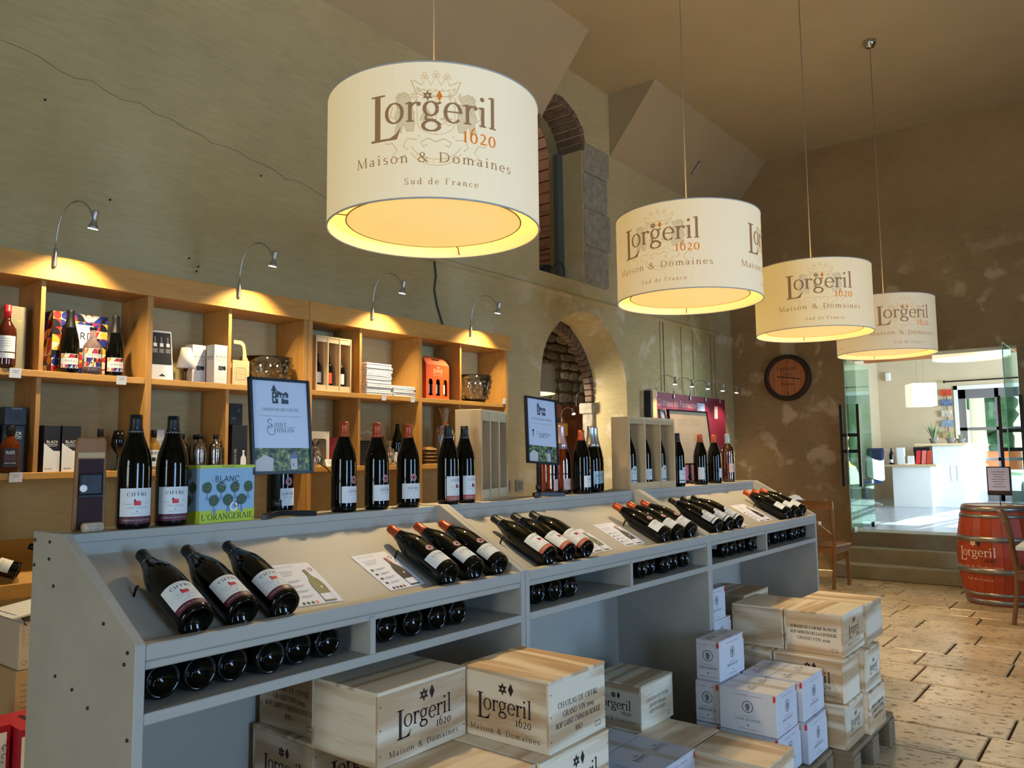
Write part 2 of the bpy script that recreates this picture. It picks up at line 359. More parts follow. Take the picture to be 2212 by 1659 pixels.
# ================================================================ THE SETTING
YW, XE, ZC = 4.40, 10.35, 5.42          # long left wall, end wall, flat ceiling
def plaster(name, base, stain, spots, rough=.85, zlow=3.0):
    m = bpy.data.materials.new(name); m.use_nodes = True
    nt = m.node_tree; b = nt.nodes['Principled BSDF']; N = nt.nodes.new; L = nt.links.new
    tc = N('ShaderNodeTexCoord')
    n1 = N('ShaderNodeTexNoise'); n1.inputs['Scale'].default_value = .9; n1.inputs['Detail'].default_value = 8; n1.inputs['Roughness'].default_value = .65; L(tc.outputs['Object'], n1.inputs['Vector'])
    mp = N('ShaderNodeMapping'); mp.inputs['Scale'].default_value = (1, 1, 6); L(tc.outputs['Object'], mp.inputs[0])
    n2 = N('ShaderNodeTexNoise'); n2.inputs['Scale'].default_value = 9; n2.inputs['Detail'].default_value = 8; L(mp.outputs[0], n2.inputs['Vector'])
    cr = N('ShaderNodeValToRGB'); cr.color_ramp.elements[0].color = lin(stain); cr.color_ramp.elements[1].color = lin(base)
    cr.color_ramp.elements[0].position = .33; cr.color_ramp.elements[1].position = .62
    ad = N('ShaderNodeMath'); ad.operation = 'MULTIPLY_ADD'; ad.inputs[1].default_value = .35; L(n2.outputs[0], ad.inputs[0])
    sb = N('ShaderNodeMath'); sb.operation = 'MULTIPLY'; sb.inputs[1].default_value = .66; L(n1.outputs[0], sb.inputs[0]); L(sb.outputs[0], ad.inputs[2])
    L(ad.outputs[0], cr.inputs[0])
    # pale saltpetre patches where the wall is damp (a bandlike zone above the dado)
    n3 = N('ShaderNodeTexNoise'); n3.inputs['Scale'].default_value = 3.2; n3.inputs['Detail'].default_value = 3; n3.inputs['Distortion'].default_value = .4; L(tc.outputs['Object'], n3.inputs['Vector'])
    sp = N('ShaderNodeSeparateXYZ'); L(tc.outputs['Object'], sp.inputs[0])
    mr = N('ShaderNodeMapRange'); mr.inputs[1].default_value = 4.6; mr.inputs[2].default_value = 6.4; L(sp.outputs[0], mr.inputs[0])
    mz = N('ShaderNodeMapRange'); mz.inputs[1].default_value = zlow+.9; mz.inputs[2].default_value = zlow-.2; L(sp.outputs[2], mz.inputs[0])
    mu = N('ShaderNodeMath'); mu.operation = 'MULTIPLY'; L(mr.outputs[0], mu.inputs[0]); L(mz.outputs[0], mu.inputs[1])
    c3 = N('ShaderNodeValToRGB'); c3.color_ramp.elements[0].position = .56; c3.color_ramp.elements[1].position = .66; L(n3.outputs[0], c3.inputs[0])
    m2 = N('ShaderNodeMath'); m2.operation = 'MULTIPLY'; L(c3.outputs[0], m2.inputs[0]); L(mu.outputs[0], m2.inputs[1])
    m3 = N('ShaderNodeMath'); m3.operation = 'MULTIPLY'; m3.inputs[1].default_value = .75; L(m2.outputs[0], m3.inputs[0])
    mx = N('ShaderNodeMix'); mx.data_type = 'RGBA'; L(m3.outputs[0], mx.inputs[0]); L(cr.outputs[0], mx.inputs[6]); mx.inputs[7].default_value = lin(spots)
    L(mx.outputs[2], b.inputs['Base Color']); b.inputs['Roughness'].default_value = rough; b.inputs['Specular IOR Level'].default_value = .2
    bp = N('ShaderNodeBump'); bp.inputs['Strength'].default_value = .25; bp.inputs['Distance'].default_value = .02; L(ad.outputs[0], bp.inputs['Height']); L(bp.outputs[0], b.inputs['Normal'])
    return m
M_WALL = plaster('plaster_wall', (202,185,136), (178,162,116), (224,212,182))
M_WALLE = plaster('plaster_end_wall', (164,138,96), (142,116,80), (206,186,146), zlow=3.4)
M_CEIL = mat('ceiling_paint', (172,154,118), .8, var=.06, vs=1.5)
M_ROOM = mat('tasting_room_plaster', (208,190,160), .8, var=.06, vs=2)
M_STONE = mat('limestone', (170,160,138), .8, var=.35, vs=14, bump=.6, bs=30)
M_BRICK = mat('old_brick', (128,104,82), .9, var=.4, vs=10, bump=.5, bs=40)
M_MORTAR = mat('mortar', (120,104,80), .95, var=.3, vs=20, bump=.5, bs=60)
M_GROUT = mat('floor_grout', (70,56,42), .9)
M_GREYP = mat('white_painted_frame', (225,225,220), .6)
M_CONC = mat('concrete_step', (150,140,118), .8, var=.18, vs=8, bump=.2)
M_BLK = mat('black_paint', (14,14,15), .4)
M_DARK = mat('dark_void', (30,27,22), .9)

def flat_with_holes(name, outer, holes, to3d, mats, thick_vec):
    """a wall sheet with openings: filled 2D curve turned to a mesh, then given real thickness"""
    cu = bpy.data.curves.new('tmp', 'CURVE'); cu.dimensions = '2D'; cu.fill_mode = 'BOTH'
    for pts in [outer]+holes:
        s = cu.splines.new('POLY'); s.points.add(len(pts)-1); s.use_cyclic_u = True
        for i, p in enumerate(pts): s.points[i].co = (p[0], p[1], 0, 1)
    o = bpy.data.objects.new('tmp', cu); COL.objects.link(o)
    dg = bpy.context.evaluated_depsgraph_get(); me = bpy.data.meshes.new_from_object(o.evaluated_get(dg))
    bpy.data.objects.remove(o); bpy.data.curves.remove(cu)
    bm = bmesh.new(); bm.from_mesh(me); bmesh.ops.remove_doubles(bm, verts=bm.verts, dist=1e-5)
    for v in bm.verts: v.co = Vector(to3d(v.co.x, v.co.y))
    r = bmesh.ops.extrude_face_region(bm, geom=list(bm.faces))
    bmesh.ops.translate(bm, verts=[e for e in r['geom'] if isinstance(e, bmesh.types.BMVert)], vec=thick_vec)
    bmesh.ops.recalc_face_normals(bm, faces=bm.faces); bm.to_mesh(me); bm.free()
    me.name = name; me.materials.clear(); me.materials.append(mats)
    for p in me.polygons: p.material_index = 0
    ob = bpy.data.objects.new(name, me); COL.objects.link(ob); return struct(ob)

def arch_pts(x0, x1, zb, zs, n=16, jit=0):
    c = (x0+x1)/2; r = (x1-x0)/2
    return [(x0, zb), (x1, zb)]+[(c+r*math.cos(PI*i/n)+random.uniform(-jit, jit), zs+r*math.sin(PI*i/n)+random.uniform(-jit, jit)) for i in range(n+1)]
# left wall: lower archway and upper arched window
wl = flat_with_holes('wall_left', [(-4,0),(XE,0),(XE,ZC),(-4,ZC)],
    [arch_pts(5.92,7.50,.001,2.13,jit=.012), arch_pts(5.93,6.70,3.22,4.62,jit=.01)], lambda u, v: (u, YW, v), M_WALL, (0,.42,0))
# end wall with doorway
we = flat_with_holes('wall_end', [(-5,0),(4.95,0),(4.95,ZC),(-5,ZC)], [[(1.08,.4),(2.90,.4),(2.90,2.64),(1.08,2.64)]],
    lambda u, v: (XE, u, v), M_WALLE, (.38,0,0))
holes = [[(x-.6,.45),(x+.6,.45),(x+.6,2.7),(x-.6,2.7)] for x in WINX]
wr = flat_with_holes('wall_right', [(-4,0),(XE,0),(XE,ZC),(-4,ZC)], holes, lambda u, v: (u, -4.0, v), M_WALL, (0,-.3,0))
flat_with_holes('wall_back', [(-4.3,0),(YW+.4,0),(YW+.4,ZC),(-4.3,ZC)], [[(-.5,.45),(.9,.45),(.9,2.95),(-.5,2.95)]], lambda u, v: (-4.0, u, v), M_WALL, (-.3,0,0))
w = struct(thing('window_3', '', '')); del w['label']; del w['category']
b = MB()
for u in (-.5, .17, .84): b.box(-4.2,u,.45,-4.12,u+.06,2.95)
for z in (.45, 1.3, 2.1, 2.89): b.box(-4.2,-.5,z,-4.12,.9,z+.06)
b.obj('frame', M_GREYP, w)
struct(MB().box(-4.3,-4.4,ZC,XE+.4,YW+.6,ZC+.2).obj('ceiling', M_CEIL))
for i, x in enumerate(WINX):
    w = struct(thing('window_%d' % (i+1), 'tall white framed window', 'window')); del w['label']; del w['category']
    b = MB()
    for u in (-.6, -.03, .54): b.box(x+u,-4.2,.45,x+u+.06,-4.12,2.7)
    for z in (.45, 1.2, 1.95, 2.64): b.box(x-.6,-4.2,z,x+.6,-4.12,z+.06)
    b.obj('frame', M_GREYP, w)
# sloped ceiling under the eaves, interrupted by the dormer recess of the window
def slope(name, x0, x1):
    return struct(MB().prism([(YW,4.72),(YW,ZC),(3.82,ZC)], 'x', x0, x1).obj(name, M_CEIL))
slope('ceiling_slope', -4, 5.98); slope('ceiling_slope', 7.25, XE)
# exposed quoin stones and brick arch of the upper window; stones proud of the plaster
for i, (z0, z1) in enumerate([(3.22,3.62),(3.63,4.02),(4.03,4.4),(4.41,4.72)]):
    w = .44+.05*(i % 2)
    b = MB().box(6.71,YW-.03,z0,6.71+w,YW+.2,z1)
    b.obj('stone', M_STONE, wl, bevel=.02)
b = None
for i in range(15):
    a0, a1 = PI*i/15+.012, PI*(i+1)/15-.012; cx, cz = 6.315, 4.62
    q = [(cx+r*math.cos(a), cz+r*math.sin(a)) for r, a in ((.375,a0),(.375,a1),(.445,a1),(.445,a0))]
    MB().prism(q, 'y', YW-.02+random.uniform(-.008,.008), YW+.3).obj('brick', M_BRICK, wl, bevel=.006)
# lower archway: brick ring deep in the reveal
for i in range(34):
    a0, a1 = PI*i/34+.006, PI*(i+1)/34-.006; cx, cz = 6.71, 2.06
    q = [(cx+r*math.cos(a), cz+r*math.sin(a)) for r, a in ((.745,a0),(.745,a1),(.84,a1),(.84,a0))]
    MB().prism(q, 'y', YW+.42+random.uniform(0,.012), YW+.52).obj('brick', M_BRICK, wl, bevel=.006)
MB().box(7.455,YW+.42,0,7.56,YW+.56,1.93).obj('stone', M_STONE, wl, bevel=.01)
MB().box(7.42,YW+.40,1.93,7.56,YW+.58,2.05).obj('stone', M_STONE, wl, bevel=.01)
MB().box(5.86,YW+.42,0,5.965,YW+.56,2.05).obj('stone', M_STONE, wl, bevel=.01)
# ledge line, cracks and cuts in the plaster
MB().prism([(YW+.01,3.02),(YW-.025,3.04),(YW-.025,3.06),(YW+.01,3.09)], 'x', 4.3, XE).obj('ledge', M_WALL, wl)
M_CUT = mat('plaster_groove', (60,50,38), .9); M_CRK = mat('hairline_crack', (122,110,80), .9)
for x in (8.28, 8.36, 8.82, 9.14, 9.66, 9.78):
    MB().box(x,YW-.003,2.2,x+(.014 if x == 8.36 else .007),YW+.01,3.03).obj('groove', M_CUT, wl)
def crack(pts, w=.006):
    b = MB()
    for (x0,z0), (x1,z1) in zip(pts, pts[1:]): b.beam((x0,YW-.001,z0),(x1,YW-.001,z1),.004,w,up=(0,0,1))
    b.obj('crack', M_CRK, wl)
random.seed(3)
x, z = 1.2, 3.62; pts = []
while x < 3.9: pts.append((x, z+random.uniform(-.02,.02))); x += .09; z -= .013
crack(pts, .0016)
# small drill holes
b = MB()
for x, z in ((1.95,2.9),(2.42,2.66),(2.48,2.62),(2.47,2.59),(1.6,3.35),(2.9,3.3)):
    b.lathe([(.006,0),(.006,.004)], 8, 0, mx=Matrix.Rotation(R(90),3,'X'), c=(x,YW-.001,z))
stuff(b.obj('drill_holes', M_BLK, wl))
# floor: recessed grout bed plus every flagstone as a slab of its own
fl = struct(MB().box(-4,-4.3,-.2,XE,YW+.4,-.016).obj('floor', M_GROUT))
def trav():
    m = bpy.data.materials.new('travertine'); m.use_nodes = True
    nt = m.node_tree; b = nt.nodes['Principled BSDF']; N = nt.nodes.new; L = nt.links.new
    tc = N('ShaderNodeTexCoord'); oi = N('ShaderNodeObjectInfo')
    ge = N('ShaderNodeNewGeometry')
    mp = N('ShaderNodeMapping'); mp.inputs['Scale'].default_value = (1, .35, 1); L(ge.outputs['Position'], mp.inputs[0])
    n1 = N('ShaderNodeTexNoise'); n1.inputs['Scale'].default_value = 38; n1.inputs['Detail'].default_value = 5; n1.inputs['Roughness'].default_value = .65; L(mp.outputs[0], n1.inputs['Vector'])
    c1 = N('ShaderNodeValToRGB'); c1.color_ramp.elements[0].position = .36; c1.color_ramp.elements[1].position = .43; L(n1.outputs[0], c1.inputs[0])
    n2 = N('ShaderNodeTexNoise'); n2.inputs['Scale'].default_value = 2.5; n2.inputs['Detail'].default_value = 4; L(ge.outputs['Position'], n2.inputs['Vector'])
    c2 = N('ShaderNodeValToRGB'); c2.color_ramp.elements[0].color = lin((190,164,124)); c2.color_ramp.elements[1].color = lin((228,204,164)); c2.color_ramp.elements[0].position = .3; c2.color_ramp.elements[1].position = .7; L(n2.outputs[0], c2.inputs[0])
    hs = N('ShaderNodeHueSaturation'); mv = N('ShaderNodeMath'); mv.operation = 'MULTIPLY_ADD'; mv.inputs[1].default_value = .3; mv.inputs[2].default_value = .82; L(oi.outputs['Random'], mv.inputs[0]); L(mv.outputs[0], hs.inputs['Value']); L(c2.outputs[0], hs.inputs['Color'])
    mx = N('ShaderNodeMix'); mx.data_type = 'RGBA'; L(c1.outputs[0], mx.inputs[0]); mx.inputs[6].default_value = lin((92,70,48)); L(hs.outputs[0], mx.inputs[7])
    L(mx.outputs[2], b.inputs['Base Color']); b.inputs['Roughness'].default_value = .24; b.inputs['Specular IOR Level'].default_value = .5
    bp = N('ShaderNodeBump'); bp.inputs['Strength'].default_value = .5; bp.inputs['Distance'].default_value = .004; L(c1.outputs[0], bp.inputs['Height']); L(bp.outputs[0], b.inputs['Normal'])
    return m
M_TRAV = trav()
random.seed(11)
x = .2; rows = 0
while x < XE-.05:
    wd = random.choice((.34,.40,.46)); x1 = min(x+wd, XE-.002); y = -3.95+random.uniform(0,.5)
    while y < 4.3:
        ln = random.choice((.42,.55,.68,.8)); y1 = min(y+ln, YW)
        # only where the photo shows floor: beyond the pallets and right of the counter
        if (x > 3.2 and y < 3.6) or (x > 5.0):
            dz = random.uniform(-.003,.002)
            MB().box(x+.009,y+.006,-.03,x1-.009,y1-.006,dz).obj('flagstone', M_TRAV, fl, bevel=.006)
        y = y1
    x = x1
struct(MB().box(-4,-4,-.015,3.2,YW,-.003).obj('floor_near', M_TRAV))
# steps up to the tasting room
for i, (xa, xb, y0, y1, z) in enumerate([(9.82,10.36,.5,3.02,.166),(10.08,10.36,.7,2.90,.333),(10.34,10.74,1.06,2.92,.5)]):
    struct(MB().box(xa,y0,0,xb,y1,z).obj('step', M_CONC, bevel=.012))
# ---------------------------------------------------------------- room beyond the doorway
M_TILE = mat('tasting_room_floor', (168,178,190), .22, var=.12, vs=3, stretch=(.4,3,1))
struct(MB().box(XE+.36,-2.6,.3,18.2,4.6,.5).obj('floor_tasting_room', M_TILE))
struct(flat_with_holes('wall_tasting_far', [(-2.6,.3),(4.6,.3),(4.6,3.5),(-2.6,3.5)], [[(.2,.5),(2.95,.5),(2.95,2.72),(.2,2.72)]], lambda u, v: (18.0, u, v), M_ROOM, (.25,0,0)))
struct(MB().box(XE+.3,4.42,.3,18.2,4.7,3.5).obj('wall_tasting_left', M_ROOM))
struct(flat_with_holes('wall_tasting_right', [(XE+.3,.3),(18.2,.3),(18.2,3.5),(XE+.3,3.5)], [[(12.6,.9),(15.4,.9),(15.4,3.0),(12.6,3.0)]], lambda u, v: (u, -2.3, v), M_ROOM, (0,-.25,0)))
ct = struct(MB().box(XE+.3,-2.6,3.42,18.2,4.7,3.6).obj('ceiling_tasting_room', M_GREYP))
M_OAKB = wood('ceiling_beam_wood', (190,120,70), (140,80,42), 'y')
for x in (11.6, 13.4, 15.2, 17.0):
    MB().box(x,-2.3,3.28,x+.14,4.42,3.42).obj('beam', M_OAKB, ct)
# glazed double door of the tasting room to the courtyard
M_DGREY = mat('grey_door_paint', (112,110,112), .5)
def glass_mat(name, tint=(235,250,248), refl=.1, rough=0.0, fres=1.0):
    m = bpy.data.materials.new(name); m.use_nodes = True; nt = m.node_tree; N = nt.nodes.new; L = nt.links.new
    for n in list(nt.nodes): nt.nodes.remove(n)
    out = N('ShaderNodeOutputMaterial'); mx = N('ShaderNodeMixShader'); tr = N('ShaderNodeBsdfTransparent'); gl = N('ShaderNodeBsdfGlossy'); fr = N('ShaderNodeFresnel')
    tr.inputs[0].default_value = lin(tint); gl.inputs['Roughness'].default_value = rough; fr.inputs[0].default_value = 1.45
    ml = N('ShaderNodeMath'); ml.operation = 'MULTIPLY_ADD'; ml.inputs[1].default_value = fres; ml.inputs[2].default_value = refl*.2; L(fr.outputs[0], ml.inputs[0])
    L(ml.outputs[0], mx.inputs[0]); L(tr.outputs[0], mx.inputs[1]); L(gl.outputs[0], mx.inputs[2]); L(mx.outputs[0], out.inputs[0]); MATS[name] = m
    return m
M_PANE = glass_mat('clear_pane', fres=.6); M_GDOOR = glass_mat('green_edge_glass', (222,242,238), fres=.4)
M_CELLO = glass_mat('cellophane', (250,250,250), 1.2, .12)
dr = struct(thing('door_1', '', '')); del dr['label']; del dr['category']
for k, (y0, y1) in enumerate(((1.6,2.93),(.22,1.57))):
    lf = MB()
    for y in (y0, y1-.13): lf.box(18.02,y,.5,18.09,y+.13,2.70)
    lf.box(18.02,(y0+y1)/2-.035,.5,18.09,(y0+y1)/2+.035,2.70)
    for z, h in ((.5,.2),(1.28,.06),(1.88,.06),(2.52,.18)): lf.box(18.02,y0,z,18.09,y1,z+h)
    lo = lf.obj('door_leaf', M_DGREY, dr)
    for a, c in ((y0+.13,(y0+y1)/2-.035),((y0+y1)/2+.035,y1-.13)):
        for z0, z1 in ((.7,1.28),(1.34,1.88),(1.94,2.52)):
            MB().box(18.05,a,z0,18.056,c,z1).obj('pane', M_PANE, lo)
MB().box(17.97,2.93,.5,18.05,3.0,2.78).box(17.97,.15,2.7,18.05,3.0,2.78).obj('door_frame', M_GREYP, dr)
# courtyard beyond the door
M_GRAV = mat('pale_gravel', (215,210,195), .95, var=.12, vs=20)
struct(MB().box(18.25,-20,.2,60,25,.46).obj('courtyard_ground', M_GRAV))
# rubble-stone room beyond the archway
YR = 6.3
struct(MB().box(5.0,YW+.42,-.2,13.5,YR+.4,-.01).obj('floor_cellar', M_TRAV))
sw = struct(MB().box(4.8,YR,0,13.8,YR+.3,3.4).obj('wall_cellar', M_MORTAR))
struct(MB().box(4.8,YW+.42,3.34,13.8,YR+.3,3.40).obj('ceiling_cellar', M_WALL))
struct(MB().box(4.6,YW+.42,0,4.8,YR+.3,3.4).obj('wall_cellar_left', M_WALL))
struct(MB().box(12.0,YW+.42,0,12.2,YR+.3,3.4).obj('wall_cellar_right', M_WALL))
random.seed(5)
M_RUB = [mat('rubble_%d' % i, c, .9, var=.3, vs=12, bump=.6, bs=25) for i, c in enumerate([(176,168,150),(150,140,122),(190,180,158)])]
z = 1.7
while z < 3.3:
    h = random.uniform(.09,.16); x = 7.3
    while x < 11.4:
        w = random.uniform(.14,.36); n = 8
        cx, cz = x+w/2, z+h/2
        q = [(cx+w*.47*math.copysign(abs(math.cos(a))**.7, math.cos(a))*random.uniform(.85,1.04), cz+h*.46*math.copysign(abs(math.sin(a))**.7, math.sin(a))*random.uniform(.85,1.05)) for a in [2*PI*i/n+.2 for i in range(n)]]
        MB().prism(q, 'y', YR-random.uniform(.02,.06), YR+.05).obj('stone', random.choice(M_RUB), sw, bevel=.014)
        x += w+.008
    z += h+.008
# plank lining of the loft seen through the upper window
M_PLK = wood('brown_plank', (170,116,80), (120,74,48), 'y', knots=.8)
pk = struct(MB().box(7.86,YW+.42,3.4,8.0,8.0,6.8).obj('wall_plank_lining', M_PLK))
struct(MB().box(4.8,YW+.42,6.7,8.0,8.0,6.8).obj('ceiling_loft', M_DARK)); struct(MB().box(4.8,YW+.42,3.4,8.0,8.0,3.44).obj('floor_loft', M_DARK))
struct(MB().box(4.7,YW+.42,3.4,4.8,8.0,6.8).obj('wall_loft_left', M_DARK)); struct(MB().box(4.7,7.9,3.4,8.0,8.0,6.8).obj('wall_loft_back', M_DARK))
for i in range(22):
    z = 3.45+i*.145
    MB().box(7.84-.004*(i % 3),YW+.43,z+.004,7.87,7.9,z+.141).obj('plank', M_PLK, pk, bevel=.004)
MB().box(6.60,YW+.24,3.22,6.70,YW+.30,4.62).obj('window_frame', mat('green_grey_frame', (86,94,84), .6), wl)

l_ = bpy.data.lights.new('loft_fill_light', 'AREA'); l_.energy = 26; l_.size = 1.2; l_.color = (1,.93,.82)  # added fill light that brightens the loft planks; no skylight is built here
o_ = bpy.data.objects.new('loft_fill_light', l_); COL.objects.link(o_); o_.location = (6.3,6.2,6.6)
# ================================================================ DISPLAY COUNTER (three units)
M_CNT = mat('grey_beige_paint', (178,172,158), .55, var=.10, vs=5, bump=.08, bs=30, stretch=(.15,1,1))
M_SCREW = mat('dark_screw', (35,33,32), .5)
M_PEG = mat('dark_steel_peg', (40,38,36), .35, metal=.8)
ZT = 1.287; YT0, YT1 = 2.005, 2.15
def prof(y0=1.62):      # side panel outline in (Y,Z)
    return [(1.62,0),(2.15,0),(2.15,ZT+.004),(1.985,ZT+.004),(1.62,1.088)]
TRAY_A = math.atan2(.176, .355)
def unit(name, label, x0, x1, div, pegs):
    u = thing(name, label, 'display counter', (x0, 1.62, 0), group='grey sloping wine display counters')
    X = lambda x: x-x0
    th = .022
    for a, b in ((x0, x0+th), (x1-th, x1)):
        p = MB().prism([(y-1.62, z) for y, z in prof()], 'x', X(a), X(b)).obj('side_panel', M_CNT, u, bevel=.002)
        if a == x0 and x0 < 1:
            q = MB()
            for y, z in ((2.135,1.27),(2.05,1.27),(2.05,1.23),(2.135,1.21),(2.02,1.17),(1.76,1.115),(1.65,1.07),(1.663,1.045),(1.64,.90),(1.90,.955),(1.99,.97),(1.82,.93)):
                q.lathe([(.004,0),(.004,.002)], 8, 0, c=(X(a)-.001, y-1.62, z), mx=Matrix.Rotation(R(-90),3,'Y'))
            stuff(q.obj('screw_heads', M_SCREW, p))
    i0, i1 = X(x0+th), X(x1-th)
    MB().box(i0,YT0-1.62,ZT-.022,i1,YT1-1.62,ZT).obj('top_board', M_CNT, u, bevel=.002)
    MB().box(i0,YT0-1.62,ZT-.075,i1,YT0-1.62+.02,ZT-.022).obj('riser_board', M_CNT, u)
    # sloping tray
    MB().prism([(.035,1.062),(.39,1.238),(.39,1.218),(.035,1.042)], 'x', i0, i1).obj('tray', M_CNT, u)
    # front ledge with a stepped lower edge
    MB().box(i0,0,1.052,i1,.034,1.086).box(i0,.004,1.034,i1,.030,1.052).obj('front_ledge', M_CNT, u, bevel=.003)
    MB().box(i0,.0,.925,i1,.51,.949).obj('bottle_shelf', M_CNT, u, bevel=.002)
    for d in div: MB().box(X(d),.0,.949,X(d+.018),.36,1.045).obj('shelf_divider', M_CNT, u)
    MB().box(i0,.49,.02,i1,.51,.925).box(i0,.49,.949,i1,.51,1.262).obj('back_panel', M_CNT, u)
    for px in pegs:
        y, z = .035+.20*math.cos(TRAY_A), 1.062+.20*math.sin(TRAY_A)
        n = Vector((0,-math.sin(TRAY_A),math.cos(TRAY_A)))
        p0 = Vector((X(px)-.052,y,z)); MB().tube([p0, p0+n*.022, p0+n*.028+Vector((.004,0,0))], .0032, 6).obj('peg', M_PEG, u)
    return u
TRAYX = [[.95,1.064,1.178,1.755,1.872,1.989],[2.265,2.383,2.498,3.118,3.242,3.370],[3.652,3.784,3.905,4.60,4.735,4.862]]
unit('display_counter', 'grey display counter unit nearest the camera with plain left end panel', .80, 2.083, (1.42,), TRAYX[0])
unit('display_counter', 'middle grey display counter unit with three bottles beside an empty shelf bay', 2.085, 3.478, (2.757,), TRAYX[1])
unit('display_counter', 'far grey display counter unit next to the wooden chair', 3.48, 4.995, (4.17,), TRAYX[2])

# ================================================================ BOTTLES
M_GLASSD = mat('dark_bottle_glass', (6,7,5), .05, spec=.45)
M_CAPK = mat('black_capsule', (16,16,17), .42); M_CAPO = mat('copper_capsule', (176,76,38), .35, metal=.35)
M_LAB = mat('label_paper', (226,226,220), .7); M_MAR = mat('maroon_band', (92,34,48), .5); M_ORB = mat('terracotta_band', (176,88,68), .5)
M_INK = mat('black_ink', (30,28,28), .6); M_INKR = mat('red_ink', (214,60,66), .6); M_INKG = mat('grey_ink', (120,118,116), .6); M_SILV = mat('silver_print', (200,200,200), .35)
M_RING = mat('red_stamp', (176,36,60), .5); M_RIDGE = mat('glass_ridge', (60,64,60), .1, spec=.8)
M_WHITE = mat('white_print', (240,240,238), .6)
BURG = [(0,.022),(.018,.018),(.030,.006),(.0345,.0005),(.0385,.002),(.0405,.008),(.0410,.02),(.0410,.150),(.0400,.168),(.0365,.190),(.0285,.215),(.0205,.238),(.0165,.252),(.0148,.262),(.0142,.275),(.0142,.2905),(.0120,.2915)]
BORD = [(0,.03),(.018,.02),(.030,.004),(.0345,.0005),(.0375,.004),(.038,.02),(.038,.188),(.0365,.203),(.030,.218),(.019,.231),(.0150,.243),(.0145,.262),(.0145,.298),(.0125,.2995)]
CHAMP = [(0,.03),(.018,.02),(.032,.004),(.038,.0005),(.0425,.004),(.0440,.02),(.0440,.130),(.0425,.160),(.036,.195),(.027,.228),(.0205,.255),(.0175,.275),(.0165,.292),(.0175,.303),(.0165,.312),(.0125,.314)]
def capsule(prof, z0, grow=.0007):
    pr = [(r+grow, z) for r, z in prof if z >= z0]
    # interpolate the start
    for (r0, a), (r1, b) in zip(prof, prof[1:]):
        if a < z0 <= b: pr.insert(0, (r0+(r1-r0)*(z0-a)/(b-a)+grow, z0)); break
    pr[-1] = (pr[-2][0]-.001, pr[-1][1]+.0008); return pr
def lab_sheet(mb, r, a0, half, z0, z1, m=0):
    mb.sheet(14, 1, lambda u, v: (r*math.cos(R(a0-half+2*half*u)), r*math.sin(R(a0-half+2*half*u)), z0+(z1-z0)*v), m)
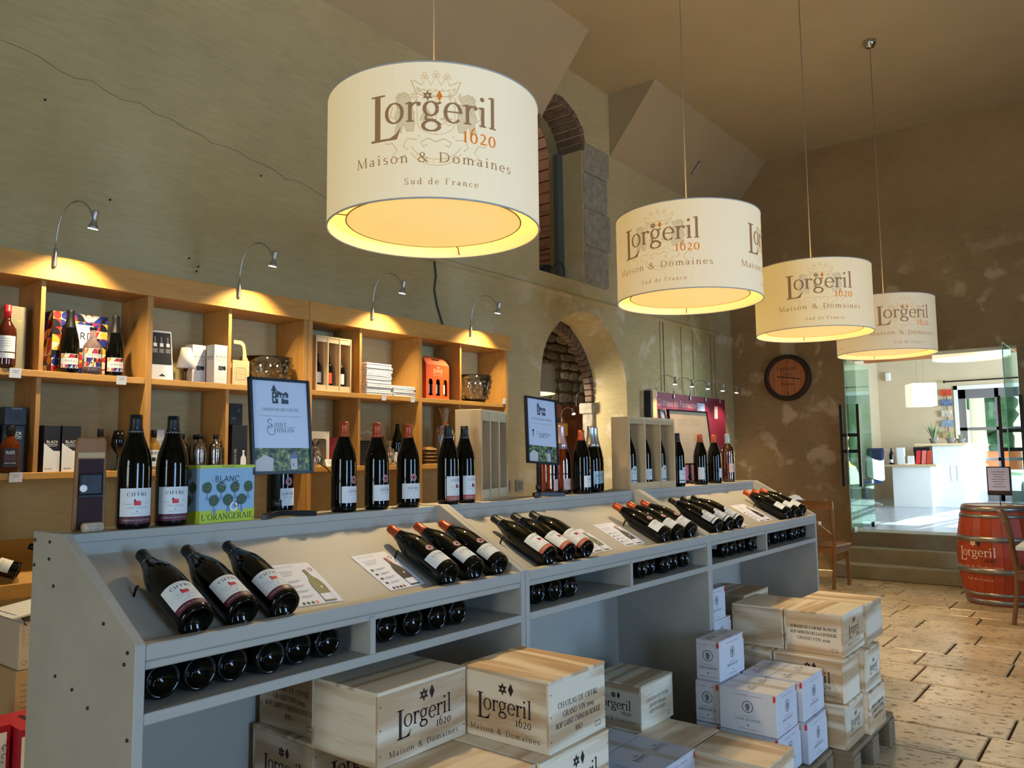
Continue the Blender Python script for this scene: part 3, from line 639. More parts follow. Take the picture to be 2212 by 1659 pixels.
def bottle(kind, label_style, cap='k', ridges=False):
    """returns a prototype bottle standing at the origin, label towards -Y"""
    P = {'burg': BURG, 'bord': BORD, 'champ': CHAMP}[kind]
    b = thing('wine_bottle', '', 'bottle')
    MB().lathe(P, 28).obj('glass', M_GLASSD, b)
    r = max(p[0] for p in P)+.0004
    f = cyl(r+.0003)
    if cap:
        cz = {'burg': .243, 'bord': .245, 'champ': .215}[kind]
        cm = {'k': M_CAPK, 'o': M_CAPO, 's': mat('silver_foil', (200,196,186), .28, metal=.9), 'p': mat('pink_foil', (214,180,178), .3, metal=.7)}[cap]
        cp = capsule(P, cz)
        if kind != 'champ':
            k = len(cp)-2; cp.insert(k, (cp[k][0], .2835)); cp.insert(k, (cp[k][0]+.0007, .2832)); cp.insert(k, (cp[k][0]-.0007, .2795))
        co = MB().lathe(cp, 24).obj('capsule', cm, b)
        if cap == 'k' and kind == 'burg':
            q = MB(); g = cyl(.0188, -90)
            for a in range(0, 360, 24): rect(q, R(a)*.0188, .2465, R(a)*.0188+.0045, .2478, g, 0)
            write(q, 'EL', -.003, .255, .006, cyl(.0163), 0, sans=True); q.obj('capsule_print', M_SILV, co)
    if ridges:
        q = MB()
        for i in range(44):
            a = 2*PI*i/44; q.blob((.0368*math.cos(a), .0368*math.sin(a), .0008), .0011, .0011, .0010, 6)
        stuff(q.obj('base_ridges', M_RIDGE, b))
    if label_style in ('ciffre_m', 'ciffre_t'):
        q = MB(); lab_sheet(q, r, -90, 62, .032, .103); lo = q.obj('label', M_LAB, b)
        q = MB(); lab_sheet(q, r, -90, 62, .014, .032); bo = q.obj('label_band', M_MAR if label_style == 'ciffre_m' else M_ORB, b)
        q = MB()
        write(q, 'CHATEAU DE', 0, .0955, .0042, f, 2, align='c', q=.5); write(q, 'CIFFRE', 0, .0835, .0130, f, 0, track=.16, align='c', wt=1.5)
        for u0, v0, u1, v1 in ((-.008,.060,-.003,.070),(-.003,.060,.009,.068)): rect(q, u0, v0, u1, v1, f, 1 if u0 > -.004 or label_style == 'ciffre_m' else 0, 3)
        poly(q, [(-.0088,.070),(-.0022,.070),(-.0055,.0765)], f, 0); poly(q, [(-.003,.068),(.0095,.068),(.0072,.0715),(-.003,.0715)], f, 1)
        rect(q, -.0066, .061, -.0044, .066, f, 0)
        write(q, 'Bastide', -.030, .0615, .0055, f, 2, q=.5); write(q, 'rouge', .019, .0645, .004, f, 2, q=.5)
        write(q, 'SAINT-CHINIAN', 0, .0520, .0060, f, 2, track=.1, align='c', q=.5); disc(q, 0, .0445, .0014, f, 0); write(q, 'Appellation protegee', 0, .0385, .0036, f, 2, align='c', q=.5)
        q.obj('label_print', [M_INK, M_INKR, M_INKG], lo, fix=False)
        q = MB(); write(q, "TERROIRS D'ALTITUDE", 0, .0205, .0062, f, 0, track=.12, align='c', q=.6, wt=1.3); q.obj('band_print', M_SILV, bo, fix=False)
    elif label_style == 'ciffre_r':
        q = MB(); lab_sheet(q, r, -90, 58, .030, .083); lo = q.obj('label', M_LAB, b)
        q = MB(); write(q, 'CHATEAU DE', 0, .0735, .0038, f, 1, align='c', q=.5); write(q, 'CIFFRE', 0, .0625, .0115, f, 0, track=.12, align='c', wt=1.6)
        write(q, 'SAINT-CHINIAN', 0, .0540, .0052, f, 1, align='c', q=.5); write(q, 'bio', 0, .0440, .005, f, 0, align='c', q=.5); write(q, 'Appellation protegee', 0, .0350, .0032, f, 1, align='c', q=.5)
        q.obj('label_print', [M_INK, M_INKG], lo, fix=False)
        q = MB(); ring(q, 0, .104, .0055, .0105, f, 0); ring(q, 0, .104, .0105, .0118, f, 1); ring(q, 0, .104, .0045, .0055, f, 1); q.obj('stamp', [M_RING, M_LAB], b, fix=False)
    elif label_style == 'borie':
        q = MB(); lab_sheet(q, r, -90, 55, .036, .088); lab_sheet(q, r, -90, 55, .020, .031)
        q.sheet(14, 4, lambda u, v: f((u-.5)*.04*math.sqrt(max(0, 1-v*v)), .088+.020*v), 0); lo = q.obj('label', M_LAB, b)
        q = MB(); f2 = cyl(r+.0008); ring(q, 0, .091, .0085, .0095, f2, 0); disc(q, 0, .090, .0045, f2, 1, ry=.006); write(q, 'LA BORIE BLANCHE', 0, .068, .0068, f2, 0, align='c', q=.6); write(q, 'TERROIRS', 0, .058, .005, f2, 1, align='c', q=.5)
        disc(q, 0, .05, .0014, f2, 0); write(q, 'grand vin', 0, .042, .0042, f2, 1, align='c', q=.5); q.obj('label_print', [M_INK, M_INKG], lo, fix=False)
    elif label_style == 'plain':
        q = MB(); lab_sheet(q, r, -90, 50, .035, .090); lo = q.obj('label', M_LAB, b)
        q = MB(); write(q, 'LORGERIL', 0, .07, .0085, f, 0, align='c', q=.6); write(q, 'MINERVOIS', 0, .058, .005, f, 1, align='c', q=.5); write(q, 'La Liviniere', 0, .048, .0045, f, 1, align='c', q=.5); q.obj('label_print', [M_INK, M_INKG], lo, fix=False)
    elif label_style == 'back':
        q = MB(); lab_sheet(q, r, -90, 26, .03, .10); q.obj('label', M_LAB, b)
    elif label_style == 'silver':
        q = MB(); lab_sheet(q, r, -90, 40, .04, .10); lo = q.obj('label', mat('silver_grey_label', (160,170,165), .4, metal=.3), b)
        q = MB(); write(q, 'BRUT', 0, .075, .012, cyl(r+.0007), 0, align='c'); write(q, 'Limoux', 0, .06, .007, cyl(r+.0007), 0, align='c'); q.obj('label_print', M_INK, lo, fix=False)
    return b
BP = {}
def get(kind, st, cap, ridges=False):
    k = (kind, st, cap, ridges)
    if k not in BP:
        BP[k] = [bottle(*k), False]
    return BP[k]
def put(kind, st, cap, label, loc, rot=(0,0,0), group=None, ridges=False):
    e = get(kind, st, cap, ridges)
    if not e[1]:
        e[1] = True; o = e[0]; o.location = loc; o.rotation_euler = rot; o['label'] = label
        if group: o['group'] = group
    else: o = dup(e[0], label, loc, rot, group)
    return o
def stand(kind, st, cap, label, x, y, face, group='bottles standing along the counter top', z=ZT):
    return put(kind, st, cap, label, (x, y, z), (0, 0, R(face+90)), group)
# --- bottles standing on the counter top
stand('burg', 'ciffre_m', 'k', 'black-capped red wine bottle with maroon-banded label beside the wooden bottle clock', .998, 2.055, -104)
stand('burg', 'ciffre_m', 'k', 'black-capped red wine bottle with maroon-banded label beside the blue tree-patterned wine box', 1.102, 2.06, -104)
stand('burg', 'ciffre_r', 'o', 'dark bottle with red ring stamp half hidden behind the large sign', 1.487, 2.12, -86)
for i, (x, f_) in enumerate(((1.688,-80),(1.830,-86),(1.977,-106))):
    stand('burg', 'ciffre_r', 'o', 'copper-capped bottle with red ring stamp standing on counter, %s of three' % ('leftmost','middle','rightmost')[i], x, 2.06, f_)
stand('burg', 'ciffre_t', 'k', 'black-capped bottle with terracotta-banded label, left of the pair before the tall crate', 2.168, 2.045, -82)
stand('burg', 'ciffre_t', 'k', 'black-capped bottle with terracotta-banded label, right of the pair before the tall crate', 2.270, 2.055, -84)
stand('burg', 'ciffre_r', 'o', 'single copper-capped bottle standing beside the silver-foil sparkling wines', 3.062, 2.045, -75)
stand('champ', 'silver', 's', 'silver-foil sparkling wine bottle, left one of the pair by the open crate', 3.205, 2.085, -95)
stand('champ', 'silver', 's', 'silver-foil sparkling wine bottle right against the open crate', 3.292, 2.122, -95)
stand('burg', 'back', 'o', 'copper-capped bottle with buff back label in front of the framed notice', 4.305, 2.045, -150)
stand('burg', 'plain', 'o', 'copper-capped bottle beside the rosé, in front of the framed notice', 4.495, 2.045, -65)
stand('burg', 'borie', 'k', 'dark bottle standing right of the open crate against its lid', 4.008, 2.04, -88)
# rosé bottles of clear glass
M_ROSE = glass_mat('rose_wine', (206,140,116), .6); M_CLEAR = glass_mat('clear_glass', (248,250,248), .8)
def rose(label, x, y, prof_, cap, face, z=ZT, lab=True):
    b = thing('rose_bottle', label, 'bottle', (x, y, z), R(face+90), 'rosé bottles on the counter')
    MB().lathe(prof_, 24).obj('glass', M_ROSE, b)
    MB().lathe(capsule(prof_, (.24 if prof_ is not CHAMP else .205)), 24).obj('capsule', cap, b)
    r = max(p[0] for p in prof_)+.0005; q = MB(); lab_sheet(q, r, -90, 40, .06 if prof_ is BORD else .02, .115 if prof_ is BORD else .07); lo = q.obj('label', mat('rose_label', (214,176,160), .5), b)
    q = MB(); write(q, 'ROSÉ', 0, .09 if prof_ is BORD else .045, .012, cyl(r+.0003), 0, align='c'); q.obj('label_print', M_INKG, lo, fix=False)
pk_ = BP[('champ','silver','s',False)][0]
rose('pink sparkling bottle hidden behind the small framed sign', 2.895, 2.115, CHAMP, mat('pink_foil', (214,180,178), .3, metal=.7), -70)
rose('pink-foil sparkling rosé bottle behind the lone copper-capped bottle', 3.005, 2.12, CHAMP, mat('pink_foil', (214,180,178), .3, metal=.7), -90)
rose('clear rosé bottle with grey cap at the far end of the counter', 4.765, 2.075, BORD, mat('grey_capsule', (150,165,165), .35, metal=.5), -110)
# --- bottles lying on the sloping tray
def tray_bottle(st, cap, label, x, roll=0):
    n = Vector((0,-math.sin(TRAY_A),math.cos(TRAY_A))); t = Vector((0,math.cos(TRAY_A),math.sin(TRAY_A)))
    p = Vector((x,1.655,1.062))+n*.0425+t*.014
    m = Matrix.Rotation(-(PI/2-TRAY_A),4,'X') @ Matrix.Rotation(R(roll),4,'Z')
    put('burg', st, cap, label, p, m.to_euler(), 'bottles lying on the sloping trays')
sets = [('ciffre_m','k','black-capped bottle with maroon band lying on the near tray'),('ciffre_r','o','copper-capped bottle with ring stamp lying on the near tray'),
        ('ciffre_t','k','black-capped bottle with terracotta band lying on the middle tray'),('ciffre_r','o','copper-capped bottle with ring stamp lying on the middle tray'),
        ('borie','k','black-capped bottle with split white label lying on the far tray'),('plain','o','copper-capped bottle with white label lying on the far tray')]
XS = sum(TRAYX, [])
for g, (st, cap, lb) in enumerate(sets):
    for i in range(3):
        tray_bottle(st, cap, lb+', '+('leftmost','middle','rightmost')[i]+' of three', XS[g*3+i], roll=(-14, -10, -12)[i]+random.uniform(-3,3))
# --- bottles on the lower shelf, bases to the front
bays = [([.892,.972,1.058,1.15,1.243,1.33],'near counter left bay'),([1.537,1.629,1.73,1.821],'near counter right bay'),([2.235,2.319,2.412],'middle counter left bay'),
        ([2.945,3.035,3.128,3.235,3.352],'middle counter right bay'),([3.770,3.868,3.985,4.09,4.186,4.300],'far counter left bay'),([4.49,4.60,4.72,4.82,4.925],'far counter right bay')]
for xs, nm in bays:
    for i, x in enumerate(xs):
        if i: x = max(x, px_+.0825)
        px_ = x
        put('burg', 'back', None, 'dark bottle lying base outward on shelf, %s in %s' % (ORD[i], nm), (x, 1.672+random.uniform(-.012,.012), .9495+.0412), (R(-90), R(random.uniform(0,360)), 0), 'bottles lying on the lower shelf', ridges=True)
# ================================================================ PENDANT LAMPS
def shade_mat(name, col, es, tint):
    m = bpy.data.materials.new(name); m.use_nodes = True; nt = m.node_tree; b = nt.nodes['Principled BSDF']
    b.inputs['Base Color'].default_value = lin(tint); b.inputs['Roughness'].default_value = .8
    b.inputs['Emission Color'].default_value = lin(col); b.inputs['Emission Strength'].default_value = es
    return m
M_SHADEI = shade_mat('lamp_lining', (255,196,84), .62, (250,240,215))
M_DIFF = shade_mat('lamp_diffuser', (250,208,112), .72, (240,228,200))
M_RIM = mat('shade_rim', (200,196,186), .5); M_CORD = mat('lamp_cord', (150,136,112), .6); M_CHROME = mat('chrome', (200,200,200), .12, metal=1)
M_TAN = mat('brown_shade_print', (150,118,84), .7); M_CREST = mat('faint_crest_print', (196,180,146), .8); M_ORNG = mat('orange_shade_print', (216,126,40), .7)
M_CREST2 = mat('faint_grey_print', (206,192,160), .8)
for m_, c_, e_ in ((M_CREST,(226,196,140),.36),(M_TAN,(170,124,76),.26),(M_ORNG,(236,140,44),.30),(M_CREST2,(240,208,150),.38)):
    b_ = m_.node_tree.nodes['Principled BSDF']; b_.inputs['Emission Color'].default_value = lin(c_); b_.inputs['Emission Strength'].default_value = e_
RL, HL = .425, .50
def crest(mb, u, v, s, fn, m):
    """heraldic emblem: crown, shield, two lion supporters, scrolls and motto ribbon"""
    st = lambda pts, w=.012: stroke_poly(mb, [(u+x*s, v+y*s) for x, y in pts], [w*s]*len(pts), fn, m)
    arc = lambda cx, cy, rx, ry, a0, a1, n=10: [(cx+rx*math.cos(R(a0+(a1-a0)*i/n)), cy+ry*math.sin(R(a0+(a1-a0)*i/n))) for i in range(n+1)]
    # crown
    st(arc(0,.42,.32,.08,180,360), .02); st(arc(0,.50,.30,.07,180,360), .012); st([(-.32,.42),(-.40,.62),(-.34,.60),(-.22,.53),(-.16,.66),(-.08,.53),(0,.68),(.08,.53),(.16,.66),(.22,.53),(.34,.60),(.40,.62),(.32,.42)], .02)
    for cx in (-.18,0,.18):
        for dx, dy in ((0,.05),(-.035,0),(.035,0)): st(arc(cx+dx,.66+dy+(.03 if cx == 0 else 0),.028,.028,0,360,8), .012)
    for i in range(5): diamond(mb, u+(-.2+.1*i)*s, v+.455*s, .03*s, .014*s, fn, m)
    # shield
    st([(-.30,.34),(.30,.34)], .012); st([(-.30,.34),(-.30,-.06)]+arc(0,-.06,.30,.22,180,360)+[(.30,-.06),(.30,.34)], .012); st([(0,.34),(0,-.28)]); st([(-.30,.20),(.30,.20)])
    poly(mb, [(u-.28*s,v-.06*s),(u-.02*s,v-.06*s),(u-.14*s,v+.18*s)], fn, m+1); poly(mb, [(u+.05*s,v-.02*s),(u+.16*s,v+.04*s),(u+.27*s,v-.02*s),(u+.18*s,v-.08*s)], fn, m+1); poly(mb, [(u-.30*s,v+.42*s),(u-.32*s,v+.50*s),(u+.32*s,v+.50*s),(u+.30*s,v+.42*s),(u,v+.34*s)], fn, m+1)
    st([(-.25,-.02),(-.15,.16),(-.05,-.02)], .02); st([(.06,-.04),(.14,.0),(.2,-.05),(.26,0)], .016); st([(.06,-.12),(.14,-.08),(.2,-.13),(.26,-.08)], .016)
    # lions
    for k in (-1, 1):
        body = [(.34,-.1),(.36,.1),(.42,.22),(.40,.30),(.44,.38),(.52,.42),(.60,.38),(.64,.28),(.62,.16),(.66,.04),(.62,-.08),(.66,-.22),(.56,-.24),(.52,-.10),(.46,-.22),(.36,-.22)]
        poly(mb, [(u+k*x*s, v+y*s) for x, y in body], fn, m+1)
        st([(k*x, y) for x, y in body+body[:1]], .022)
        st([(k*x, y) for x, y in ((.42,.22),(.34,.24),(.30,.30))], .03); st([(k*x, y) for x, y in ((.40,.08),(.33,.08))], .03)
        st([(k*x, y) for x, y in ((.64,-.02),(.74,.05),(.70,.18),(.76,.26))], .018)
        for i in range(4): st([(k*(.58-.03*i), .42-.02*i), (k*(.66-.02*i), .33-.09*i)], .02)
        st([(k*x, y) for x, y in ((.48,.34),(.50,.36))], .02)
        # scroll below
        st([(k*x, y) for x, y in ((0,-.40),(.12,-.34),(.24,-.40),(.20,-.48),(.14,-.44))], .02); st([(k*x, y) for x, y in ((.26,-.30),(.86,-.34),(.80,-.40),(.70,-.40),(.62,-.52),(.70,-.60),(.60,-.66),(.48,-.60))], .018)
        st([(k*x, y) for x, y in ((.30,-.36),(.46,-.34),(.52,-.46),(.44,-.52))], .018)
    st(arc(0,-.30,.44,.38,205,335), .014); st(arc(0,-.36,.46,.42,210,330), .014)
    tx = 'PATRIA CARIOR'
    for i, ch in enumerate(tx):
        a = R(-132+84*i/(len(tx)-1)); write(mb, ch, u+(.45*math.cos(a)-.02)*s, v+(-.33+.40*math.sin(a)-.02)*s, .09*s, fn, m, q=.4)
def lamp(label, x, y, faces, zb=2.37, warm=1.0, tone=(255,226,170), es=.62):
    L = thing('pendant_lamp', label, 'pendant lamp', (x, y, zb), group='printed drum pendant lamps')
    sm = shade_mat('lamp_shade_fabric_%d' % int(x*100), tone, es, (238,228,200))
    n = 72; q = MB()
    ri = RL-.004
    for k in range(n):
        a, c = 2*PI*k/n, 2*PI*(k+1)/n
        P = lambda r, z, t: (r*math.cos(t), r*math.sin(t), z)
        q.add([P(RL,0,a),P(RL,0,c),P(RL,HL,c),P(RL,HL,a)], [(0,1,2,3)], 0, True)
        q.add([P(ri,0,a),P(ri,0,c),P(ri,HL,c),P(ri,HL,a)], [(3,2,1,0)], 1, True)
        q.add([P(RL,HL,a),P(RL,HL,c),P(ri,HL,c),P(ri,HL,a)], [(0,1,2,3)], 0); q.add([P(RL,0,a),P(RL,0,c),P(ri,0,c),P(ri,0,a)], [(3,2,1,0)], 0)
    so = q.obj('shade', [sm, M_SHADEI], L, fix=False)
    for z in (0, HL):
        pts = [(RL*math.cos(2*PI*i/60), RL*math.sin(2*PI*i/60), z) for i in range(61)]
        MB().tube(pts, .0035, 6, caps=False).obj('rim', M_RIM, L)
    MB().lathe([(.0,.03),(.345,.03),(.352,.033),(.345,.036),(0,.036)], 56).obj('diffuser', M_DIFF, L)
    MB().tube([(.351*math.cos(2*PI*i/56), .351*math.sin(2*PI*i/56), .032) for i in range(57)], .0028, 5, caps=False).obj('diffuser_rim', mat('bronze_rim',(150,112,60),.5), L)
    for i in range(3):
        a = 2*PI*i/3+.5; MB().tube([(.35*math.cos(a),.35*math.sin(a),.036),(.40*math.cos(a),.40*math.sin(a),.036),(.42*math.cos(a),.42*math.sin(a),.01)], .0026, 5).obj('bracket', MATS['bronze_rim'], L)
    MB().tube([(0,0,.036),(0,0,ZC-zb)], .0035, 6).obj('cord', M_CORD, L)
    MB().lathe([(0,ZC-zb-.07),(.035,ZC-zb-.065),(.06,ZC-zb-.03),(.065,ZC-zb)], 20).obj('canopy', M_CHROME, L)
    for fa in faces:
        fn = cyl(RL+.0015, fa); f0 = cyl(RL+.0008, fa); q = MB()
        crest(q, 0, .292, .225, f0, 2)
        logo(q, -.243, .213, .480, fn, 0, 0, 1, stars=False)
        star(q, -.030, .372, .021, fn, 0); diamond(q, .012, .372, .011, .021, fn, 1)
        star(q, -.078, .372, .018, f0, 3); diamond(q, .050, .372, .010, .020, f0, 3); diamond(q, .086, .372, .010, .020, f0, 3)
        write(q, 'Sud de France', .02, .048, .034, fn, 0, track=.20, align='c')
        q.obj('shade_print', [M_TAN, M_ORNG, M_CREST, M_CREST2], so, fix=False)
    for nm, dz, sgn, en in (('downlight', .022, 1, 80), ('uplight', .30, -1, 22)):
        l = bpy.data.lights.new(nm, 'SPOT'); l.energy = en; l.color = (1,.75,.40); l.spot_size = R(112 if sgn > 0 else 118); l.spot_blend = .35; l.shadow_soft_size = .035
        o = bpy.data.objects.new(nm, l); COL.objects.link(o); o.parent = L; o.location = (0,0,dz); o.rotation_euler = (0 if sgn > 0 else PI, 0, 0)
    l = bpy.data.lights.new('bulb', 'POINT'); l.energy = 1.6*warm; l.color = (1,.74,.36); l.shadow_soft_size = .06
    o = bpy.data.objects.new('bulb', l); COL.objects.link(o); o.parent = L; o.location = (0,0,.20)
def face_dir(x, y, off): return math.degrees(math.atan2(-y, -x))+off
lamp('largest cream drum pendant lamp nearest the camera', 2.255, 2.20, [face_dir(2.255,2.2,1), face_dir(2.255,2.2,121), face_dir(2.255,2.2,241)], tone=(255,224,162), es=.40)
lamp('second cream drum pendant lamp, in front of the right ceiling slope', 4.32, 2.09, [face_dir(4.32,2.09,-22), face_dir(4.32,2.09,84)], tone=(255,214,140), es=.40)
lamp('deep yellow drum pendant lamp, third along the row', 6.16, 1.95, [face_dir(6.16,1.95,8)], tone=(255,204,88), es=.38)
lamp('farthest drum pendant lamp overlapping the doorway', 7.90, 1.85, [face_dir(7.9,1.85,24), face_dir(7.9,1.85,-75)], tone=(250,206,128), es=.28)

# ================================================================ OAK BOOKCASE
M_OAKX = wood('oak_x', (204,154,80), (168,118,54), 'x', .45, knots=.25); M_OAKZ = wood('oak_z', (194,144,76), (156,108,50), 'z', .45, knots=.25); M_OAKY = wood('oak_y', (194,144,76), (156,108,50), 'y', .45, knots=.25)
YB = 4.10
def bookcase(label, x0, ups, halves):
    B = thing('bookcase', label, 'bookcase', (x0, YB, 0), group='oak bookcases along the left wall')
    X = lambda v: v-x0
    for u in ups: MB().box(X(u)-.016,0,0,X(u)+.016,.296,2.335).obj('upright', M_OAKZ, B, bevel=.002)
    xe = ups[-1]
    MB().box(X(ups[0])-.016,-.012,2.333,X(xe)+.016+(.03 if xe > 5 else 0),.02,2.455).obj('cornice', M_OAKX, B, bevel=.002)
    MB().box(X(ups[0]),.02,2.335,X(xe),.296,2.355).obj('top_board', M_OAKX, B)
    for a, b in zip(ups, ups[1:]):
        for z in (1.862, 1.378): MB().box(X(a)+.016,.004,z,X(b)-.016,.296,z+.032).obj('shelf', M_OAKX, B, bevel=.002)
        MB().box(X(a)+.016,-.03,.84,X(b)-.016,.0,.905).obj('tray_lip', M_OAKX, B, bevel=.002)
        MB().prism([(0,.86),(.29,1.06),(.29,1.08),(0,.88)], 'x', X(a)+.016, X(b)-.016).obj('sloping_shelf', M_OAKX, B)
        h = [v for v in halves if a < v < b][0]
        MB().box(X(h)-.010,.018,1.894,X(h)+.010,.296,2.335).obj('divider', M_OAKZ, B); MB().box(X(h)-.010,.03,1.41,X(h)+.010,.296,1.862).obj('divider', M_OAKZ, B)
    return B
bookcase('oak bookcase at left whose cornice carries two curved spotlights, left of the joint', .05, [.05,1.05,2.05,3.05], [.53,1.53,2.53])
bookcase('oak bookcase right of the cornice joint holding the orange gift carrier', 3.052, [3.052+.033,4.06,5.05], [3.51,4.51])
# spotlights on the cornice
M_STEEL = mat('brushed_steel', (180,180,178), .3, metal=.9); M_BULB = mat('lit_bulb', (255,250,235), .4, emit=(255,246,225), es=14)
def spot(name, label, group, x, y, z, aim=(.06,-.1,-1), e=9, hs=1.0, reach=.24, col=(1,.80,.46)):
    s = thing(name, label, 'spotlight', (x, y, z), group=group)
    MB().lathe([(.008,-.05),(.009,-.048),(.009,.035),(.006,.04)], 12).obj('socket', M_STEEL, s)
    pts = [Vector((0,0,.03))]
    for i in range(1, 13):
        a = PI*i/14; pts.append(Vector((.05*(1-math.cos(a))*hs*.9, -reach/2*(1-math.cos(a)), .03+.235*hs*math.sin(a)**.8)))
    MB().tube(pts, .0042, 8).obj('arm', M_STEEL, s)
    e0 = pts[-1]; d = Vector(aim).normalized(); mx = Vector((0,0,1)).rotation_difference(-d).to_matrix()
    h = MB().lathe([(.014,.055),(.015,.05),(.012,.02),(.013,0),(.022,-.022),(.024,-.032)], 16, mx=mx, c=e0).obj('lamp_head', M_STEEL, s)
    MB().lathe([(0,-.034),(.022,-.034),(.022,-.031),(0,-.031)], 16, mx=mx, c=e0).obj('bulb', M_BULB, s)
    l = bpy.data.lights.new('spot_beam', 'SPOT'); l.energy = e; l.color = col; l.spot_size = R(110); l.spot_blend = .7; l.shadow_soft_size = .02
    o = bpy.data.objects.new('spot_beam', l); COL.objects.link(o); o.parent = s; o.location = e0+d*.045; o.rotation_euler = Vector((0,0,1)).rotation_difference(-d).to_euler()
    return s
for i, (x, lb) in enumerate(((1.56,'above the red, blue and yellow gift box'),(2.56,'above the wooden bottle carrier'),(3.58,'above the stacked white napkins'),(4.59,'nearest the arched window'))):
    spot('curved_spotlight', 'steel gooseneck spotlight on the oak cornice %s' % lb, 'spotlights on the bookcase', x, YB-.02, 2.45, aim=(-.05,.22,-1), e=58, reach=.22)
# ================================================================ THINGS IN THE BOOKCASE
Z1, Z2 = 1.8945, 1.4105
M_BLUE = mat('print_blue', (40,50,130), .5); M_RED = mat('print_red', (196,46,44), .5); M_YEL = mat('print_yellow', (224,170,60), .5); M_CRM = mat('print_cream', (236,224,190), .5); M_NIGHT = mat('print_night', (18,18,26), .5)
POP = [M_NIGHT, M_RED, M_YEL, M_CRM, M_BLUE, M_WHITE]
def geometric(mb, u0, v0, u1, v1, fn, seed, n=6, k=6):
    rnd = random.Random(seed); du, dv = (u1-u0)/n, (v1-v0)/k
    for i in range(n):
        for j in range(k):
            a, b = u0+i*du, v0+j*dv; c1, c2 = rnd.sample(range(5), 2)
            rect(mb, a, b, a+du, b+dv, fn, c1)
            t = rnd.randrange(4)
            g = lambda u, v: fn(u, v)
            if t == 0: poly(mb, [(a,b),(a+du,b),(a+du,b+dv)], OFF(fn), c2)
            elif t == 1: poly(mb, [(a+du*.5+du*.5*math.cos(x*PI/6), b+dv*.5+dv*.5*math.sin(x*PI/6)) for x in range(12)], OFF(fn), c2)
            elif t == 2: poly(mb, [(a,b)]+[(a+du*math.cos(x*PI/12), b+dv*math.sin(x*PI/12)) for x in range(7)], OFF(fn), c2)
            else:
                poly(mb, [(a,b),(a+du*.6,b+dv*.1),(a+du,b+dv),(a+du*.3,b+dv*.7)], OFF(fn), c2)
def OFF(fn): return lambda u, v: fn(u, v, 1)
def plane2(o, U, V, N, e=.0006):
    o, U, V, N = map(Vector, (o, U, V, N)); return lambda u, v, k=0: tuple(o+U*u+V*v+N*(e*(1+k)))
def cyl2(r, a0=-90):
    return lambda u, v, k=0: ((r+.0004*k)*math.cos(R(a0)+u/r), (r+.0004*k)*math.sin(R(a0)+u/r), v)
S3 = 'things on the upper shelf of the bookcase'; S2 = 'things on the lower shelf of the bookcase'
def carton(name, label, cat, x, y, z, w, d, h, m, rz=0, group=None, bevel=.0015):
    t = thing(name, label, cat, (x, y, z), R(rz), group)
    MB().box(-w/2,-d/2,0,w/2,d/2,h).obj('box_body', m, t, bevel=bevel); return t
def fronts(w, d): return plane2((0,-d/2,0),(1,0,0),(0,0,1),(0,-1,0)), plane2((-w/2,0,0),(0,-1,0),(0,0,1),(-1,0,0))
# red-capped brandy bottle and olive box
b = thing('brandy_bottle', 'amber spirit bottle with red wax cap and white label on upper shelf', 'bottle', (1.385,4.135,Z1), R(-20), S3)
M_AMB = mat('amber_spirit', (70,24,12), .05, spec=.6, coat=.5)
MB().lathe([(0,.01),(.03,.002),(.040,.004),(.041,.02),(.041,.165),(.038,.185),(.025,.210),(.016,.226),(.0145,.25)], 24).obj('glass', M_AMB, b)
MB().lathe([(.0155,.236),(.0155,.262),(.017,.264),(.017,.272),(.0155,.274),(.0155,.298),(.013,.30)], 20).obj('capsule', mat('red_wax', (200,36,46), .4), b)
q = MB(); lab_sheet(q, .0416, -90, 62, .075, .150); lab_sheet(q, .0416, -90, 62, .045, .070); lo = q.obj('label', M_LAB, b)
q = MB(); [rect(q, -.025, .135-.011*i, .025, .1365-.011*i, cyl(.042), 0, 6) for i in range(4)]; q.obj('label_print', M_INKG, lo, fix=False)
c = carton('spirit_box', 'tall olive grey gift box with gold crest beside the red-capped bottle', 'box', 1.447, 4.24, Z1, .085, .085, .31, mat('olive_card', (140,130,100), .6), 0, S3)
f, _ = fronts(.085,.085); q = MB(); ring(q,.01,.225,.006,.0085,f,0); poly(q,[(.0,.235),(.02,.235),(.024,.245),(.01,.241),(-.004,.245)],f,0); write(q,'ARMAGNAC',.005,.2,.011,f,0,align='c'); write(q,'Languedoc',.008,.186,.010,f,0,align='c'); q.obj('box_print', mat('gold_print',(206,176,96),.35,metal=.6), c, fix=False)
